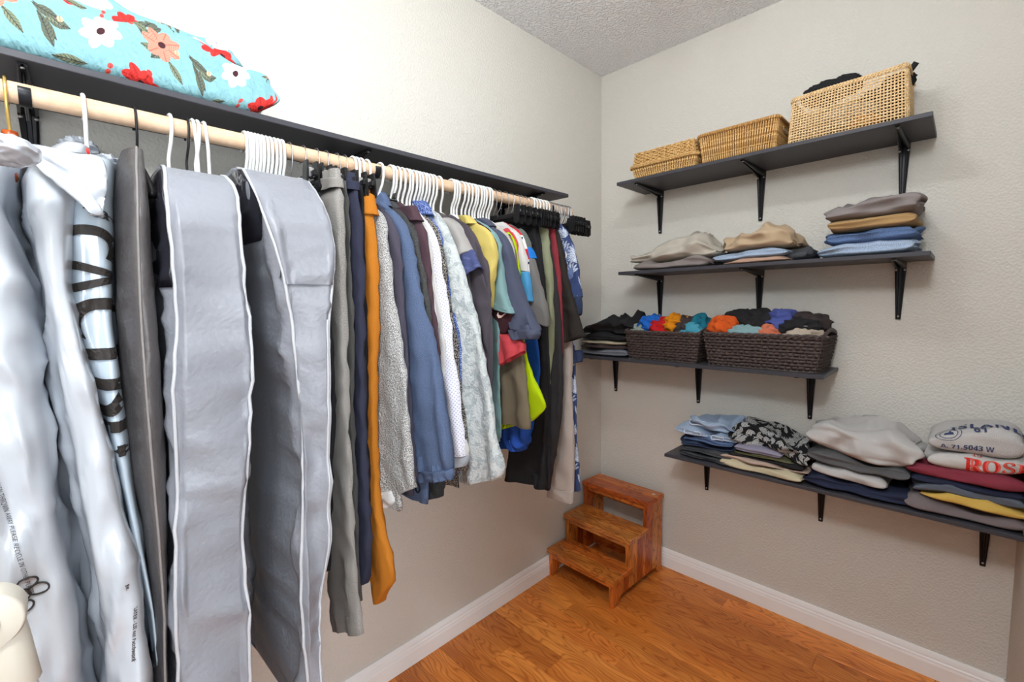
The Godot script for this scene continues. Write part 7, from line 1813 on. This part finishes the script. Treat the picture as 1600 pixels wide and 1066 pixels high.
# lettering laid on a surface: map takes a point of the flat text to the surface
func lettering(called: String, txt: String, size: float, face: String, wt: int, map: Callable, m: Material, parent: Node, off: Vector3, label := "") -> void:
	var tm := TextMesh.new()
	tm.text = txt
	var f := SystemFont.new()
	f.font_names = PackedStringArray([face])
	f.font_weight = wt
	tm.font = f
	tm.font_size = 64
	tm.pixel_size = size / 46.0
	tm.depth = 0.0
	tm.curve_step = 2.0
	var a := tm.surface_get_arrays(0)
	var vv: PackedVector3Array = a[Mesh.ARRAY_VERTEX]
	var ii: PackedInt32Array = a[Mesh.ARRAY_INDEX]
	var tri := []
	for t in range(0, ii.size(), 3): tri.append([vv[ii[t]], vv[ii[t + 2]], vv[ii[t + 1]]])
	for s in 8:
		var nx := []
		var again := false
		for t in tri:
			var le := 0.0
			var w := 0
			for e in 3:
				var l: float = t[e].distance_to(t[(e + 1) % 3])
				if l > le: le = l; w = e
			if le > clampf(size * 0.22, 0.004, 0.009):
				var mid: Vector3 = (t[w] + t[(w + 1) % 3]) / 2
				nx.append([t[w], mid, t[(w + 2) % 3]]); nx.append([mid, t[(w + 1) % 3], t[(w + 2) % 3]])
				again = true
			else: nx.append(t)
		tri = nx
		if not again: break
	var b := MB.new()
	for t in tri:
		var q := PackedVector3Array()
		for p in t: q.append(map.call(Vector2(p.x, p.y)))
		b.tri_flat(q, PackedVector2Array([Vector2.ZERO, Vector2.ZERO, Vector2.ZERO]))
	obj(called, b, m, parent, off, label)

# wicker: closed rows woven round upright stakes; rim(t, s) gives the wall at height t and turn s
func wicker(b: MB, rim: Callable, rows: int, stakes: int, amp: float, rad: float, flat := 1.0, t0 := 0.02, t1 := 0.98) -> void:
	for k in rows:
		var t := lerpf(t0, t1, float(k) / (rows - 1))
		var rings := []
		var n := stakes * 2
		for i in n:
			var s := float(i) / n
			var p: Vector3 = rim.call(t, s)
			var q: Vector3 = rim.call(t, s + 0.003)
			var d := (q - p).normalized()
			var out := d.cross(Vector3.UP).normalized()
			var off := amp * (1.0 if (i + k) % 2 == 0 else -1.0) + amp * 0.5 * nse(i * 0.7, k * 3.1, 4.0)
			var r := PackedVector3Array()
			var jy := rad * 0.35 * nse(i * 0.3, k * 5.7, 8.0)
			for j in 5:
				var a := TAU * j / 5
				r.append(p + out * (off + cos(a) * rad * flat) + Vector3(0, sin(a) * rad + jy, 0))
			rings.append(r)
		rings.append(rings[0])
		b.loft(rings, 0, 0)

func stakes(b: MB, rim: Callable, n: int, rad: float, out := 0.0, t0 := 0.0, t1 := 1.0) -> void:
	for i in n:
		var s := float(i) / n
		var p := PackedVector3Array()
		for k in 5:
			var t := lerpf(t0, t1, k / 4.0)
			var a: Vector3 = rim.call(t, s)
			var q: Vector3 = rim.call(t, s + 0.003)
			p.append(a + (q - a).normalized().cross(Vector3.UP).normalized() * out)
		b.tube(p, rad, 5)

# walls of a basket as a rounded rectangle that widens from the base to the rim
func rect_rim(c: Vector3, bw: float, bd: float, tw: float, td: float, h: float, bulge := 0.0, rise := 0.0) -> Callable:
	return func(t: float, s: float) -> Vector3:
		var w := lerpf(bw, tw, t) / 2
		var d := lerpf(bd, td, t) / 2
		var x := 0.0
		var z := 0.0
		var q := fposmod(s, 1.0) * 4.0 * (w + d)
		if q < 2 * w: x = -w + q; z = d
		elif q < 2 * w + 2 * d: x = w; z = d - (q - 2 * w)
		elif q < 4 * w + 2 * d: x = w - (q - 2 * w - 2 * d); z = -d
		else: x = -w; z = -d + (q - 4 * w - 2 * d)
		var rr := minf(w, d) * 0.14
		var cx := clampf(x, -w + rr, w - rr)
		var cz := clampf(z, -d + rr, d - rr)
		var v := Vector2(x - cx, z - cz)
		if v.length() > rr: v = v.normalized() * rr
		var bu := bulge * sin(PI * t) * (1.0 - pow(absf(cx) / w, 2.0))
		var ri := rise * pow(cx / w, 2.0) * t * signf(cx) if rise != 0.0 else 0.0
		return c + Vector3(cx + v.x, h * t + ri, cz + v.y + bu * signf(cz))

# cloth lying on a shelf, measured along its surface: v metres up over the front from its middle line, at u along x
func fold_arc(g: Dictionary, u0: float) -> PackedVector2Array:
	var o := PackedVector2Array()
	var l := 0.0
	var p := fold_pt(g, u0, -1.2)
	var zero := 0.0
	for k in 221:
		var ph := -1.2 + 0.016 * k
		var q := fold_pt(g, u0, ph)
		l += Vector2(q.y - p.y, q.z - p.z).length()
		if ph <= 0.0: zero = l
		o.append(Vector2(l, ph)); p = q
	for i in o.size(): o[i].x -= zero
	return o

func on_fold(g: Dictionary, arc: PackedVector2Array, u: float, v: float, lift: float) -> Vector3:
	var i := 0
	while i < arc.size() - 2 and arc[i + 1].x < v: i += 1
	var ph := lerpf(arc[i].y, arc[i + 1].y, clampf((v - arc[i].x) / maxf(arc[i + 1].x - arc[i].x, 1e-5), 0, 1))
	var p := fold_pt(g, u, ph)
	return p + (fold_pt(g, u + 0.01, ph) - p).cross(fold_pt(g, u, ph + 0.02) - p).normalized() * lift
